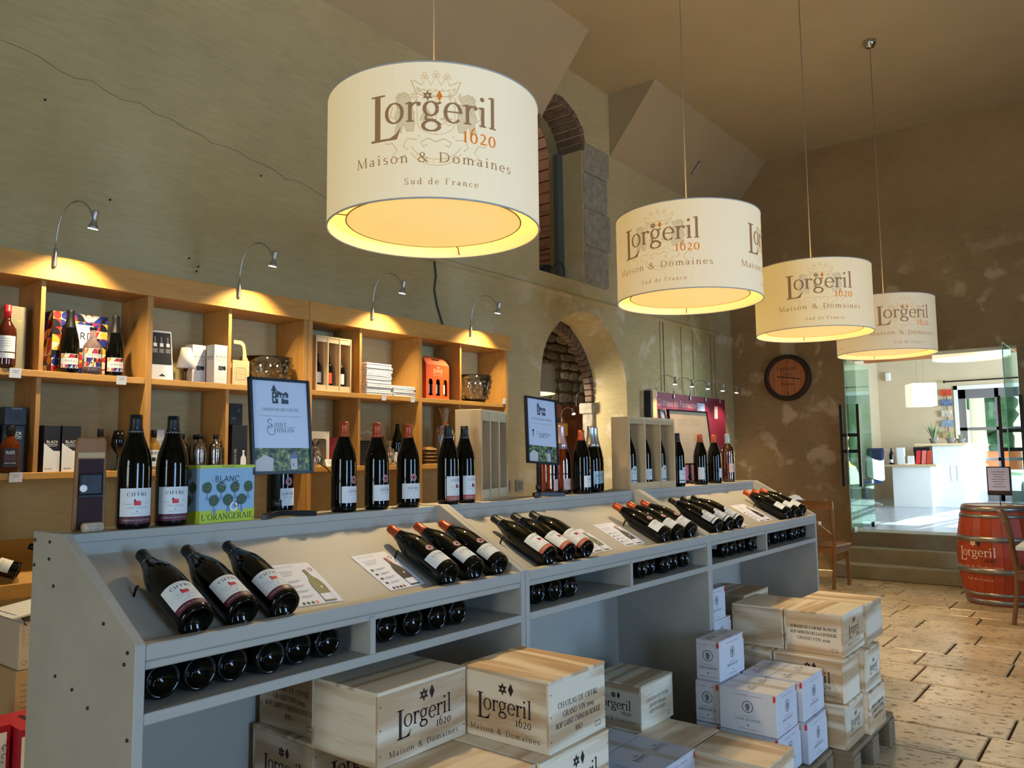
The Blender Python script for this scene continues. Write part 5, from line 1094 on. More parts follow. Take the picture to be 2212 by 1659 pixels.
# tree-patterned wine box
M_BXB = mat('pale_blue_card',(150,184,206),.5); M_LIME = mat('lime_card',(190,206,46),.5); M_LEAF = mat('print_leaf',(62,96,74),.6); M_TRUNK = mat('print_trunk',(90,110,110),.6); M_ORA = mat('print_orange',(214,120,60),.6)
t = carton('bag_in_box_wine', 'pale blue wine box with round tree print and lime green base band', 'box', 1.246, 2.078, ZT, .176, .105, .158, M_BXB, 3)
f, g = fronts(.176,.105)
for fn, w, tag_ in ((f,.176,1),(g,.105,0)):
    q = MB(); rect(q,-w/2,0,w/2,.034,fn,1); rect(q,-w/2,.150,w/2,.158,fn,1)
    rnd = random.Random(2); F1 = lambda u,v: fn(u,v,1); F2 = lambda u,v: fn(u,v,2)
    for row, v in enumerate((.052,.088,.125)):
        for k in range(-2, 3):
            u = k*.044+(.022 if row % 2 else 0)
            if abs(u) > w/2-.016 or (tag_ and row >= 1 and abs(u) < (.045 if row == 2 else .001)) : continue
            rect(q,u-.001,v-.018,u+.001,v,F1,3); poly(q,[(u+.016*math.cos(2*PI*i/11)*rnd.uniform(.9,1.08), v+.009+.016*math.sin(2*PI*i/11)*rnd.uniform(.9,1.08)) for i in range(11)],F1,2)
            for _ in range(6): disc(q,u+rnd.uniform(-.01,.01),v+.009+rnd.uniform(-.01,.01),.0014,F2,4,6)
            poly(q,[(u-.005,v-.026),(u+.005,v-.026),(u+.006,v-.017),(u-.006,v-.017)],F1,5)
    if tag_:
        poly(q,[(.045*math.cos(2*PI*i/16)-.005,.122+.022*math.sin(2*PI*i/16)) for i in range(16)],F1,0); write(q,'BLANC',-.004,.112,.024,lambda u,v:fn(u,v,3),6,track=.06,align='c',sans=True); write(q,'VIN DE FRANCE',0,.1515,.006,F1,6,align='c',sans=True)
        write(q,"L'ORANGERAIE",0,.008,.0245,F1,6,track=.02,align='c'); ring(q,.026,.048,.006,.008,lambda u,v:fn(u,v,4),7); ring(q,.018,.042,.008,.013,lambda u,v:fn(u,v,3),8); disc(q,.018,.042,.0075,lambda u,v:fn(u,v,3),0)
    q.obj('box_print', [M_BXB, M_LIME, M_LEAF, M_TRUNK, M_ORA, mat('print_pot',(120,150,190),.6), M_INK, mat('print_purple',(110,30,90),.6), M_WHITE], t, fix=False)
# table signs
def photo_mat():
    m = bpy.data.materials.new('printed_photo'); m.use_nodes = True; nt = m.node_tree; b = nt.nodes['Principled BSDF']; N = nt.nodes.new; L = nt.links.new
    tc = N('ShaderNodeTexCoord'); n = N('ShaderNodeTexNoise'); n.inputs['Scale'].default_value = 70; n.inputs['Detail'].default_value = 8; L(tc.outputs['Object'], n.inputs['Vector'])
    cr = N('ShaderNodeValToRGB'); e = cr.color_ramp.elements; e[0].color = lin((30,40,26)); e[0].position = .38; e[1].color = lin((190,190,120)); e[1].position = .72
    x = e.new(.52); x.color = lin((96,116,66)); L(n.outputs[0], cr.inputs[0]); L(cr.outputs[0], b.inputs['Base Color']); b.inputs['Roughness'].default_value = .4; return m
M_PHOTO = photo_mat(); M_SHEET = mat('glossy_sheet', (206,214,228), .35); M_SLATE = mat('slate_print',(70,82,92),.6); M_FRAME = mat('black_frame', (22,24,26), .35)
def chateau(q, u, v, s, f, m):
    R_ = lambda a, b, c, d: rect(q, u+a*s, v+b*s, u+c*s, v+d*s, f, m)
    R_(-.5,0,-.24,.62); poly(q,[(u-.56*s,v+.68*s),(u-.18*s,v+.68*s),(u-.37*s,v+1.05*s)],f,m); R_(-.45,.62,-.29,.70)
    R_(-.24,.34,.5,.48); poly(q,[(u-.24*s,v+.48*s),(u+.5*s,v+.48*s),(u+.52*s,v+.56*s),(u+.34*s,v+.68*s),(u+.2*s,v+.56*s),(u-.2*s,v+.72*s)],f,m)
    R_(.2,0,.5,.24); R_(-.24,0,-.14,.26); R_(.06,0,.2,.3)
    return [(-.42,.12,-.32,.3),(-.42,.4,-.32,.52),(-.12,.37,-.02,.46),(.06,.37,.16,.46),(.24,.37,.34,.46)]
def sign(name, label, x, y, w, h, z0, rz=0, kind='ciffre', pole=True, lean=6, roll=0, back=False):
    t = thing(name, label, 'table sign', (x, y, ZT), R(rz), 'black framed table signs')
    cz = z0-ZT; mx = Matrix.Translation((0,0,cz)) @ Matrix.Rotation(R(-lean),4,'X') @ Matrix.Rotation(R(roll),4,'Y')
    def P(*p): return tuple(mx @ Vector(p))
    def bx(b, x0, y0, z0_, x1, y1, z1, m=0):
        c = Vector(((x0+x1)/2,(y0+y1)/2,(z0_+z1)/2)); R3 = mx.to_3x3(); return b.obox(mx @ c, R3 @ Vector(((x1-x0)/2,0,0)), R3 @ Vector((0,(y1-y0)/2,0)), R3 @ Vector((0,0,(z1-z0_)/2)), m)
    b = MB(); fw = .0085; bx(b,-w/2,-.006,0,-w/2+fw,.008,h); bx(b,w/2-fw,-.006,0,w/2,.008,h); bx(b,-w/2,-.006,0,w/2,.008,fw); bx(b,-w/2,-.006,h-fw,w/2,.008,h); bx(b,-w/2+.002,.002,.002,w/2-.002,.007,h-.002)
    b.obj('frame', M_FRAME, t)
    b = MB(); bx(b,-w/2+fw,-.001,fw+(h*.24 if kind != 'notice' else 0),w/2-fw,.0025,h-fw); so = b.obj('sheet', M_SHEET if kind != 'notice' else mat('buff_sheet',(196,176,146),.5), t)
    def f(u, v, k=0): return P(u,-.0016-.0006*k,v)
    if kind != 'notice':
        b = MB(); bx(b,-w/2+fw,-.001,fw,w/2-fw,.0025,fw+h*.24); ph = b.obj('photo', M_PHOTO, t)
        q = MB(); v0 = fw; poly(q,[(-w/2+fw,v0),(-w*.18,v0),(-w*.15,v0+h*.13),(-w*.3,v0+h*.17),(-w/2+fw,v0+h*.10)],f,0); rect(q,w*.13,v0+.004,w*.24,v0+h*.13,f,0); poly(q,[(w*.11,v0+h*.13),(w*.26,v0+h*.13),(w*.185,v0+h*.21)],f,1); rect(q,w*.16,v0+h*.05,w*.18,v0+h*.08,lambda u,v:f(u,v,1),1); q.obj('photo_detail', [mat('pale_house',(206,200,196),.6), mat('blue_slate',(110,126,160),.6)], ph, fix=False)
        q = MB(); wd = chateau(q, 0, h*.735, w*.27, f, 0)
        for a,b_,c_,d in wd: rect(q,a*w*.27,h*.735+b_*w*.27,c_*w*.27,h*.735+d*w*.27,lambda u,v:f(u,v,1),1)
        write(q,'CHÂTEAU DE CIFFRE',0,h*.655,w*.62/text_width('CHÂTEAU DE CIFFRE',.04),f,0,align='c'); rect(q,-w*.35,h*.60,w*.35,h*.603,f,2)
        if kind == 'ciffre':
            write(q,'S',-w*.24,h*.475,w*.21,f,0,wt=.6); write(q,'AINT',-w*.125,h*.487,w*.095,f,0,track=.02,wt=.8); stroke_poly(q,[(w*.08,h*.487),(w*.24,h*.487)],[.0008]*2,f,0); write(q,'HINIAN',-w*.125,h*.432,w*.10,f,0,track=.02,wt=.8); q.add([], [], 0)
            stroke_poly(q,[(-w*.165+w*.07*math.cos(R(a)),h*.455+w*.07*math.sin(R(a))) for a in range(80,340,20)],[.0016]*13,f,0)
        else: write(q,'Faugeres',w*.04,h*.43,w*.12,f,0,align='c',sans=True,wt=.7); rect(q,-w*.3,h*.40,-w*.28,h*.48,f,0); disc(q,-w*.29,h*.49,w*.03,f,0); write(q,'grand vin',w*.04,h*.395,w*.07,f,2,align='c',sans=True)
        q.obj('sheet_print', [M_SLATE, M_SHEET, M_INKG], so, fix=False)
    else:
        q = MB(); write(q,'OFFRE',0,h*.82,w*.11,f,0,align='c',sans=True); write(q,'SPECIALE',0,h*.72,w*.12,f,0,align='c',sans=True)
        for i in range(4): rect(q,-w*.3,h*(.55-.09*i),w*.3,h*(.554-.09*i),f,0)
        q.obj('sheet_print', mat('faint_ink',(170,156,136),.6), so, fix=False)
    if pole:
        MB().tube([(0,.030,.012),(0,.030,cz+h*.18),(0,.040,cz+h*.3)], .0085, 10).obj('pole', M_FRAME, t); MB().lathe([(.012,.03),(.013,.032),(.013,.05),(.011,.052)], 12, c=(0,.030,0)).obj('clamp', M_FRAME, t)
        for k, dx, dy in ((0,-.085,-.035),(1,.095,-.035),(2,0,.06)):
            MB().beam((0,.030,.012),(dx,dy,.008),.018,.016).obj('foot', M_FRAME, t, bevel=.002)
    return t
sign('table_sign', 'large black framed sign with blue-white sheet and chateau photo', 1.434, 2.03, .208, .290, 1.4155, rz=-2)
sign('table_sign', 'small black framed chateau sign on stand between tall crate and sparkling wines', 2.745, 2.03, .195, .288, 1.427, rz=-6, kind='faugeres', roll=4)
sign('table_sign', 'narrow black framed sign half hidden behind the open crate', 4.10, 2.145, .20, .30, 1.42, rz=20, kind='faugeres')
sign('framed_notice', 'wide black framed buff notice behind two copper-capped bottles', 4.43, 2.145, .46, .33, 1.40, rz=-4, kind='notice')
# tall slotted crates on the counter
slot_crate('tall pale slotted crate standing right of two black-capped bottles', 2.365, 2.05, ZT, .275, .115, .362, 17, 'slotted crates on the counter', rail=.035)
for lb, u, s_ in (('half-hidden bottle in the middle slot of the tall pale crate',.145,.72),('half-hidden bottle in the right slot of the tall pale crate',.225,.70)):
    a = R(17); crate_bottle(lb, 2.365+u*math.cos(a)-.06*math.sin(a), 2.05+u*math.sin(a)+.06*math.cos(a), ZT+.0115, M_GLASSD, M_LAB, M_CAPK, s=s_)
slot_crate('wide warm-toned slotted crate with three bottles on the counter', 3.462, 2.025, ZT, .475, .105, .368, -1, 'slotted crates on the counter', rail=.025)
for i, cp in enumerate((M_CAPK, M_CAPO, M_CAPK)):
    put('burg','borie' if i != 1 else 'plain', 'k' if i != 1 else 'o', '%s bottle inside the wide slotted crate on the counter' % ('left','middle','right')[i], (3.462+.080+.158*i, 2.079, ZT+.0112), (0,0,R(-8)), 'bottles standing in slotted crates')
o = tag(MB().box(0,0,0,.115,.008,.362).obj('crate_lid', M_PINEZ, loc=(4.065,2.095,ZT), rot=(R(-4),0,R(3)), bevel=.001), 'sliding lid board leaning right of the wide slotted crate', 'crate lid')
# information sheets lying on the trays
M_SH = mat('info_sheet',(226,226,232),.6); M_OLG = mat('print_olive_glass',(120,116,76),.6); M_CAPP = mat('print_copper',(170,80,60),.6)
def info(label, x, s0, w, h, rz, white=False):
    t = Vector((0,math.cos(TRAY_A),math.sin(TRAY_A))); n = Vector((0,-math.sin(TRAY_A),math.cos(TRAY_A)))
    p = Vector((x,1.655,1.062))+t*s0+n*.0012
    m = Matrix.Rotation(TRAY_A,4,'X') @ Matrix.Rotation(R(rz),4,'Z')
    o = tag(MB().sheet(6,8,lambda u,v: ((u-.5)*w, v*h, .004*math.sin(PI*v)*u)).obj('info_sheet', M_SH, loc=p, rot=m.to_euler()), label, 'paper sheet', 'information sheets on the trays')
    f = lambda u, v, k=0: (u*w, v*h, .0012+.0005*k+.004*math.sin(PI*min(max(v,0),1))*(u+.5)); q = MB()
    write(q,'CHATEAU DE CIFFRE',-.45,.90,.055,f,0,q=.4,sx=1.0)
    for i in range(3): rect(q,-.38,.80-.05*i,.0-.05*i,.808-.05*i,f,0)
    for i in range(4): rect(q,-.30,.56-.12*i,-.02,.568-.12*i,f,0); rect(q,-.30,.53-.12*i,-.08,.538-.12*i,f,0); rect(q,-.42,.53-.12*i,-.35,.575-.12*i,f,1)
    bm_, cm_ = (3, 3) if white else (1, 2)
    pts = [(.06,.03),(.32,.03),(.33,.40),(.30,.52),(.235,.62),(.225,.80),(.155,.80),(.145,.62),(.08,.52),(.05,.40)]
    poly(q,[(a_x+.06,b_y) for a_x,b_y in pts],f,bm_); rect(q,.212,.66,.288,.80,lambda u,v:f(u,v,1),cm_); rect(q,.12,.06,.37,.20,lambda u,v:f(u,v,1),4)
    ring(q,.40,.80,.03,.045,f,5,12)
    for i in range(4): disc(q,-.36+.1*i,.05,.03,f,5 if i == 3 else 1,10)
    q.obj('sheet_print', [M_INKG, M_INK, M_CAPP, M_OLG, M_SH, M_RING], o, fix=False)
info('information sheet with green bottle picture right of the maroon-banded bottles', 1.325, .05, .135, .195, -3, True)
info('information sheet with dark bottle picture left of the copper-capped trio, near tray', 1.635, .052, .140, .19, 2)
info('information sheet partly under the terracotta-banded bottles, middle tray', 2.69, .05, .135, .17, 0, True)
info('information sheet left of the copper-capped trio, middle tray', 2.945, .054, .155, .18, 0)
info('information sheet left of the copper-capped trio, far tray', 4.39, .05, .19, .19, 0)
info('information sheet sticking out right of the split-label bottles, far tray', 4.03, .03, .14, .17, 2, True)
# ================================================================ CRATES, CARTONS AND PALLETS
M_CRX = wood('crate_pine_x', (238,222,192), (198,164,122), 'x', .6, knots=1.0, ringy=1.8); M_CRY = wood('crate_pine_y', (236,216,184), (196,160,118), 'y', .6, knots=1.0, ringy=1.8)
M_BURN = mat('burnt_ink',(46,30,24),.7); M_NAIL = mat('nail', (60,50,44), .5)
def crate(label, x0, y0, z0, w, d, h, front='logo', left=None, bold=True, names=None):
    """wooden wine case; front faces -Y, left end faces -X"""
    t = thing('wooden_wine_case', label, 'wine crate', (x0, y0, z0), 0, 'wooden wine cases stacked by the counter'); th = .009
    fb = MB().box(0,0,0,w,th,h-th).obj('front_board', M_CRX, t, bevel=.0012); MB().box(0,d-th,0,w,d,h-th).obj('back_board', M_CRX, t)
    eb = MB().box(0,th,0,th,d-th,h-th).obj('end_board', M_CRY, t, bevel=.0012); MB().box(w-th,th,0,w,d-th,h-th).obj('end_board', M_CRY, t)
    MB().box(-.001,-.001,h-th,w+.001,d+.001,h).obj('lid', M_CRX if w > d else M_CRY, t, bevel=.0012); MB().box(th,th,0,w-th,d-th,th).obj('base_board', M_CRX, t)
    q = MB()
    for x in (.008, w-.008):
        for z in (.03,h*.5,h-.035): disc(q, x, z, .0022, plane((0,-.0006,0),(1,0,0),(0,0,1)), 0, 6)
    stuff(q.obj('nail_heads', M_NAIL, fb, fix=False))
    fF = plane2((0,0,0),(1,0,0),(0,0,1),(0,-1,0)); fL = plane2((0,d,0),(0,-1,0),(0,0,1),(-1,0,0))
    for st, fn, ww, par in ((front, fF, w, fb), (left, fL, d, eb)):
        if not st: continue
        q = MB()
        if st == 'logo': 
            k = ww*.62; logo(q, ww*.2, h*.29, k, fn, 0)
        elif st == 'logo_small': logo(q, ww*.26, h*.36, ww*.5, fn, 0)
        else:
            for i, ln in enumerate(st): write(q, ln, ww*.5, h*(.58-.135*i), h*.115, fn, 0, align='c', track=.0, sx=min(1.0, ww*.8/(text_width(ln)*h*.115)), wt=1.25)
        if not str(st).startswith('logo'): rect(q, ww*.80, .018, ww*.90, .0195, fn, 0); rect(q, ww*.80, .030, ww*.90, .0315, fn, 0); rect(q, ww*.80, .018, ww*.805, .0315, fn, 0); rect(q, ww*.895, .018, ww*.90, .0315, fn, 0)
        q.obj('brand_print', M_BURN, par, fix=False)
    return t
def pallet(label, x0, y0, x1, y1, h=.144):
    t = thing('pallet', label, 'pallet', (x0, y0, 0), 0, 'wooden pallets'); w, d = x1-x0, y1-y0; m = mat('grey_pallet_wood',(150,128,96),.8,var=.3,vs=8)
    for i in range(5): MB().box(0,d*i/5+.006,h-.022,w,d*(i+1)/5-.006,h).obj('deck_board', m, t, bevel=.002)
    for x in (0,w/2-.05,w-.1): MB().box(x,.0,h-.044,x+.1,d,h-.022).obj('stringer', m, t, bevel=.002); MB().box(x,0,0,x+.1,d,.02).obj('bottom_board', m, t, bevel=.002)
    for x in (0,w/2-.05,w-.1):
        for y in (0,d/2-.05,d-.1): MB().box(x,y,.02,x+.1,y+.1,h-.044).obj('block', m, t, bevel=.003)
CH = .183
pallet('wooden pallet hidden beneath the near wine cases', 1.28, 1.20, 2.05, 1.60)
pallet('pallet carrying the far stack of wooden wine cases', 3.755, 1.10, 4.46, 1.60); pallet('low pallet under the white cartons', 3.20, 1.185, 3.75, 1.60)
CIF = ['CHATEAU DE CIFFRE','GRAND VIN 2019','AOP SAINT CHINIAN ROUGE','BIO']; CIF2 = ['CHATEAU DE CIFFRE','GRAND VIN 2017','AOP FAUGERES']; BOR = ['DOMAINE DE LA BORIE BLANCHE','AOP MINERVOIS LA LIVINIERE','GRAND VIN 2018']
zt = .697
crate('wooden wine case with blue-lit logo face tucked under the near counter shelf', 1.362, 1.525, zt, .322, .26, CH, 'logo', None)
crate('wooden wine case with grand vin lettering on its bright end, topmost in front', 1.693, 1.245, zt, .268, .305, CH, CIF, 'logo')
for i, z in enumerate((.697-.184, .697-.368, .697-.552)):
    lv = ('directly under the topmost cases','second row from the floor','on the pallet')[i]
    crate('wooden wine case with logo, %s, right' % lv, 1.640, 1.235-.004*i, z, .318, .30, CH, 'logo', None); crate('wooden wine case, %s, left' % lv, 1.312, 1.245, z, .32, .30, CH, 'logo', None)
crate('shadowed wooden case with lettered end deep under the near counter', 1.40, 1.80, .697, .27, .28, CH, 'logo', CIF); crate('shadowed wooden case with logo end deep under the near counter, lower', 1.38, 1.80, .513, .30, .28, CH, 'logo', 'logo'); crate('shadowed case at the bottom deep under the near counter', 1.38, 1.80, .328, .30, .28, CH, 'logo', None)
for z, lv in ((.144,'upper'),(-.001,'lower')): pass
crate('wooden case at the very bottom deep under the near counter', 1.38, 1.80, .144, .30, .28, CH, 'logo', None)
# middle niche
crate('small wooden case with grand vin lettering at the back of the middle niche', 2.935, 1.69, .333, .275, .26, CH, CIF2, 'logo')
crate('wooden case with broad striped lid standing in front of the white cartons', 2.885, 1.145, .150, .258, .30, CH, 'logo', None)
crate('wooden case with curly-grained lid beneath the small case in the middle niche', 2.90, 1.455, .150, .258, .24, CH, None, None); crate('wooden case hidden under the small case at the back of the niche', 2.93, 1.70, .150, .27, .26, CH, None, None)
pallet('pallet under the cases of the middle niche', 2.30, 1.14, 3.19, 1.98, .148)
crate('wooden case beside the open floor in the far niche under the counter', 4.02, 1.69, .54, .33, .27, .19, None, None); crate('wooden case at the bottom of the far niche', 4.02, 1.69, .15, .33, .27, .19, None, None); crate('wooden case in the middle of the far niche', 4.02, 1.69, .345, .33, .27, .19, None, None)
# far stack
h2 = .190
crate('top case of the far stack with logo front and domaine lettering on its end', 3.848, 1.150, .145+2*(h2+.001), .328, .272, h2, 'logo_small', BOR)
crate('plain-fronted top case at the right end of the far stack', 4.180, 1.135, .145+2*(h2+.001), .280, .315, h2, None, None)
crate('plain-ended top case behind the lettered one in the far stack', 3.848, 1.428, .145+2*(h2+.001), .328, .255, h2, None, None)
crate('left plain-fronted case in the middle row of the far stack', 3.79, 1.138, .145+h2+.001, .234, .32, h2, None, 'logo'); crate('right logo case in the middle row of the far stack', 4.028, 1.108, .145+h2+.001, .25, .32, h2, 'logo_small', None)
crate('logo case at the bottom left of the far stack', 3.76, 1.128, .145, .268, .32, h2, 'logo_small', None); crate('lettered case at the bottom right of the far stack', 4.031, 1.100, .145, .272, .32, h2, BOR, None)
crate('hidden case behind the bottom row of the far stack', 3.80, 1.46, .145, .33, .22, h2, None, None); crate('hidden case behind the middle row of the far stack', 3.80, 1.47, .145+h2+.001, .33, .21, h2, None, None)
# white cartons
M_CART = mat('white_carton',(214,214,216),.6,var=.04,vs=4); M_TAPE = mat('beige_tape',(190,180,168),.35)
def wcarton(label, x0, y0, z0, w, d, h, name='BORIE BLANCHE', left=True, head=True):
    t = thing('wine_carton', label, 'carton', (x0, y0, z0), 0, 'white six-bottle wine cartons')
    MB().box(0,0,0,w,d,h-.003).obj('box_body', M_CART, t, bevel=.003)
    MB().box(.001,.001,h-.003,w*.5-.0008,d-.001,h).obj('flap', M_CART, t); MB().box(w*.5+.0008,.001,h-.003,w-.001,d-.001,h).obj('flap', M_CART, t)
    MB().box(w*.5-.02,.0,h,w*.5+.02,d,h+.0006).obj('tape', M_TAPE, t)
    for fn, ww in ((plane2((0,0,0),(1,0,0),(0,0,1),(0,-1,0)), w), (plane2((0,d,0),(0,-1,0),(0,0,1),(-1,0,0)), d)):
        q = MB(); c = ww*.5; write(q,'VIN DE FRANCE - LANGUEDOC',c,h*.87,h*.052,fn,1,align='c',q=.4)
        if head:
            ring(q,c,h*.62,h*.125,h*.14,fn,0,20); poly(q,[(c+h*x,h*.62+h*y) for x,y in ((-.04,-.09),(.04,-.09),(.03,-.04),(.06,-.03),(.05,.0),(.065,.02),(.045,.06),(.0,.085),(-.05,.06),(-.055,0),(-.03,-.04))],lambda u,v: fn(u,v,1),2)
        write(q,'DOMAINE DE LA',c,h*.385,h*.045,fn,2,align='c',q=.4); write(q,name,c,h*.29,h*.085,fn,0,align='c',sx=min(1,ww*.75/(text_width(name,.04)*h*.085)),q=.5); disc(q,c,h*.19,h*.018,fn,0,8); write(q,'Grand vin du Languedoc',c,h*.09,h*.045,fn,1 if fn else 0,align='c',q=.4)
        poly(q,[(ww-.014,h*.82),(ww-.004,h*.84),(ww-.003,h*.95),(ww-.010,h*.99),(ww-.015,h*.93)],fn,3)
        q.obj('carton_print', [M_INK, mat('brick_ink',(170,80,70),.6), M_INKG, mat('fragile_red',(220,60,40),.6)], t, fix=False)
    ft = plane2((0,0,h+.0006),(1,0,0),(0,1,0),(0,0,1)); q = MB(); logo(q,w*.08,d*.42,w*.30,ft,0,sub=False,q=.5); logo(q,w*.60,d*.42,w*.30,ft,0,sub=False,q=.5); q.obj('top_print', M_INKG, t, fix=False)
ch = .169
wcarton('white carton with grey shaded side turned to the camera, middle of the carton pile', 3.222, 1.235, .320, .232, .245, ch)
wcarton('white carton front right of the carton pile beside the wooden stack', 3.483, 1.218, .320, .27, .148, ch); wcarton('white carton behind the front right one', 3.483, 1.368, .320, .27, .12, ch)
wcarton('white carton leaning back against the counter upright, top of the pile', 3.262, 1.490, .490, .26, .11, ch)
wcarton('white carton hidden under the top one beside the upright, upper', 3.245, 1.490, .320, .23, .11, ch); wcarton('white carton hidden under the top one beside the upright, lower', 3.245, 1.490, .148, .23, .11, ch)
wcarton('white carton at the bottom left of the carton pile', 3.228, 1.235, .148, .255, .25, ch); wcarton('white carton at the bottom right of the carton pile', 3.488, 1.205, .148, .25, .25, ch)
wcarton('white carton standing inside the far niche, lower', 3.56, 1.66, .55, .22, .24, .12); wcarton('white carton standing inside the far niche, upper', 3.52, 1.66, .671, .20, .24, .15); wcarton('white carton at the foot of the far niche', 3.54, 1.66, .15, .24, .24, .395)
wcarton('white carton with chateau lettering in front of the middle niche', 2.61, 1.43, .150, .272, .24, .19, 'CHATEAU DE CIFFRE', head=False); wcarton('second white carton with top logo behind the chateau lettered one', 2.605, 1.675, .150, .28, .25, .19, 'CHATEAU DE CIFFRE', head=False)
wcarton('white carton further left in front of the middle niche', 2.33, 1.45, .150, .272, .24, .15, 'CHATEAU DE CIFFRE', head=False)
# cartons left of the counter
M_KRAFT = mat('brown_carton',(196,170,126),.7,var=.08,vs=6)
t = thing('open_carton', 'opened white carton with tick boxes on its side, left of the counter', 'carton', (1.31,3.62,.62), 0, 'cartons stored left of the counter')
MB().box(0,0,0,.30,.25,.19).obj('box_body', mat('off_white_carton',(206,196,176),.65), t, bevel=.002); MB().obox((.10,.10,.235),(.14,0,.02),(0,.14,0),(-.003,0,.003)).obj('flap', M_CART, t); MB().obox((.005,.12,.20),(.003,0,0),(0,.12,0),(-.02,0,.025)).obj('flap', M_CART, t)
q = MB(); fn = plane2((0,0,0),(1,0,0),(0,0,1),(0,-1,0))
for i in range(5):
    z = .170-.018*i; [rect(q,*a,fn,0) for a in ((.012,z,.020,z+.001),(.012,z+.009,.020,z+.010),(.012,z,.013,z+.01),(.019,z,.020,z+.01))]; write(q,('Limoux','Saint Chinian','Faugeres','Minervois','Cabardes')[i],.028,z+.001,.011,fn,0,sans=True,q=.4)
ring(q,.022,.028,.008,.010,fn,0,16); q.obj('carton_print', M_INKG, t, fix=False)
t = carton('kraft_carton', 'brown carton under the opened white one, left of the counter', 'carton', 1.47, 3.75, .40, .34, .28, .218, M_KRAFT, 0, 'cartons stored left of the counter'); fn, _ = fronts(.34,.28); q = MB(); [rect(q,-.15,.16-.022*i,-.06-.01*i,.163-.022*i,fn,0) for i in range(5)]; q.obj('carton_print', M_INKG, t, fix=False)
t = carton('kraft_carton', 'brown carton on the floor at the bottom of the left pile', 'carton', 1.47, 3.76, 0, .36, .30, .398, M_KRAFT, 0, 'cartons stored left of the counter')
M_REDB = mat('crimson_carton',(176,24,48),.5)
def redbox(label, x, y, h=.40):
    t = carton('rose_wine_box', label, 'box', x, y, 0, .125, .25, h, M_REDB, 0, 'crimson summer rosé boxes'); fn, g = fronts(.125,.25); q = MB(); rect(q,-.058,.01,.05,h-.025,fn,0); F1 = lambda u,v: fn(u,v,1)
    rnd = random.Random(3)
    for i in range(26):
        u, v = rnd.choice((-.048,.04))+rnd.uniform(-.008,.008), rnd.uniform(.03,h-.04); stroke_poly(q,[(u+.008*math.cos(R(a*40)),v+.008*math.sin(R(a*40))) for a in range(7)],[.002]*7,F1,rnd.choice((1,1,2)))
    logo(q,-.035,h-.10,.055,F1,3,sub=False); write(q,'ROSÉE',-.004,h-.20,.036,F1,1,align='c',sans=True); write(q,"D'ÉTÉ",-.004,h-.24,.040,F1,1,align='c',sans=True,wt=1.6); q.obj('box_print', [M_WHITE, M_INK, mat('print_pink',(214,120,140),.6), M_INKG], t, fix=False)
    MB().box(-.008,-.08,h,.008,.06,h+.001).obj('handle_slot', M_NIGHT, t)
redbox('crimson rosé wine box left of the counter, in front', 1.23, 3.30, .515); redbox('crimson rosé wine box at the left edge of the photo, behind', 1.095, 3.36, .53)
# ================================================================ ALONG THE FAR WALLS
# red information panel with its row of spotlights
t = thing('information_panel', 'crimson information panel lit by five small spotlights on the far left wall', 'wall panel', (7.93,YW,0), 0)
M_CRIM = mat('crimson_panel',(132,36,60),.5)
MB().box(.10,-.05,.95,2.02,-.02,2.18).obj('panel', M_CRIM, t, bevel=.003); MB().box(-.01,-.075,.95,.10,-.02,2.20).obj('side_board', wood('panel_pine',(222,184,120),(190,148,90),'z'), t)
MB().box(-.07,-.09,.95,-.02,-.01,2.18).obj('batten', M_BLKC, t)
q = MB(); fn = plane2((0,-.0505,0),(1,0,0),(0,0,1),(0,-1,0)); write(q,'Château de Pennautier',.16,2.03,.11,fn,0,sans=True,wt=.9); write(q,'"Versailles du Languedoc"',.30,1.93,.10,fn,0,sans=True,wt=.9)
for u, v in ((.2,1.7),(.25,1.62)): rect(q,u,v,u+.02,v+.14,fn,2)
disc(q,.22,1.86,.03,fn,0); rect(q,1.18,1.88,1.40,2.10,fn,1); disc(q,1.02,1.86,.05,fn,0); rect(q,1.68,1.92,1.78,2.08,fn,0); [rect(q,.32,1.78-.03*i,.52,1.785-.03*i,fn,0) for i in range(6)]
q.obj('panel_print', [mat('panel_pink',(236,206,206),.6), mat('panel_blue',(190,196,226),.6), M_RED], t, fix=False)
q = MB(); g = plane2((.03,-.0755,0),(0,0,1),(-1,0,0),(0,-1,0)); write(q,'HISTOIRE',1.3,-.03,.10,g,0,track=.2); q.obj('side_print', M_INKG, t, fix=False)
for i in range(5):
    spot('panel_spotlight', 'small spotlight arching over the crimson panel, %s of five' % ORD[min(i,4)].replace(' from left',''), 'spotlights over the crimson panel', 7.93+.12+.43*i, YW-.06, 2.17, aim=(-.15,.02,-1), e=22, hs=.7, reach=.22, col=(1,.80,.56))
# barrel-head clock
t = thing('barrel_head_clock', 'round wall clock made from a dark barrel head', 'clock', (XE,3.63,2.45), 0)
RX = Matrix.Rotation(R(-90),3,'Y')
M_BHD = wood('barrel_head',(196,124,74),(150,84,46),'z',.6)
for i in range(6):
    y0, y1 = -.26+.0867*i, -.26+.0867*(i+1)-.003; zz = lambda y: math.sqrt(max(.0,.27**2-y*y)); ym = (y0+y1)/2
    MB().prism([(y0,-zz(y0)),(ym,-zz(ym)),(y1,-zz(y1)),(y1,zz(y1)),(ym,zz(ym)),(y0,zz(y0))],'x',-.05,-.02).obj('head_board', M_BHD, t)
MB().lathe([(.25,0),(.295,0),(.305,.03),(.30,.08),(.245,.08),(.245,.03)], 40, mx=RX).obj('rim', mat('dark_stave',(58,40,28),.6,var=.3,vs=14), t)
q = MB(); fn = plane2((-.051,0,0),(0,-1,0),(0,0,1),(-1,0,0))
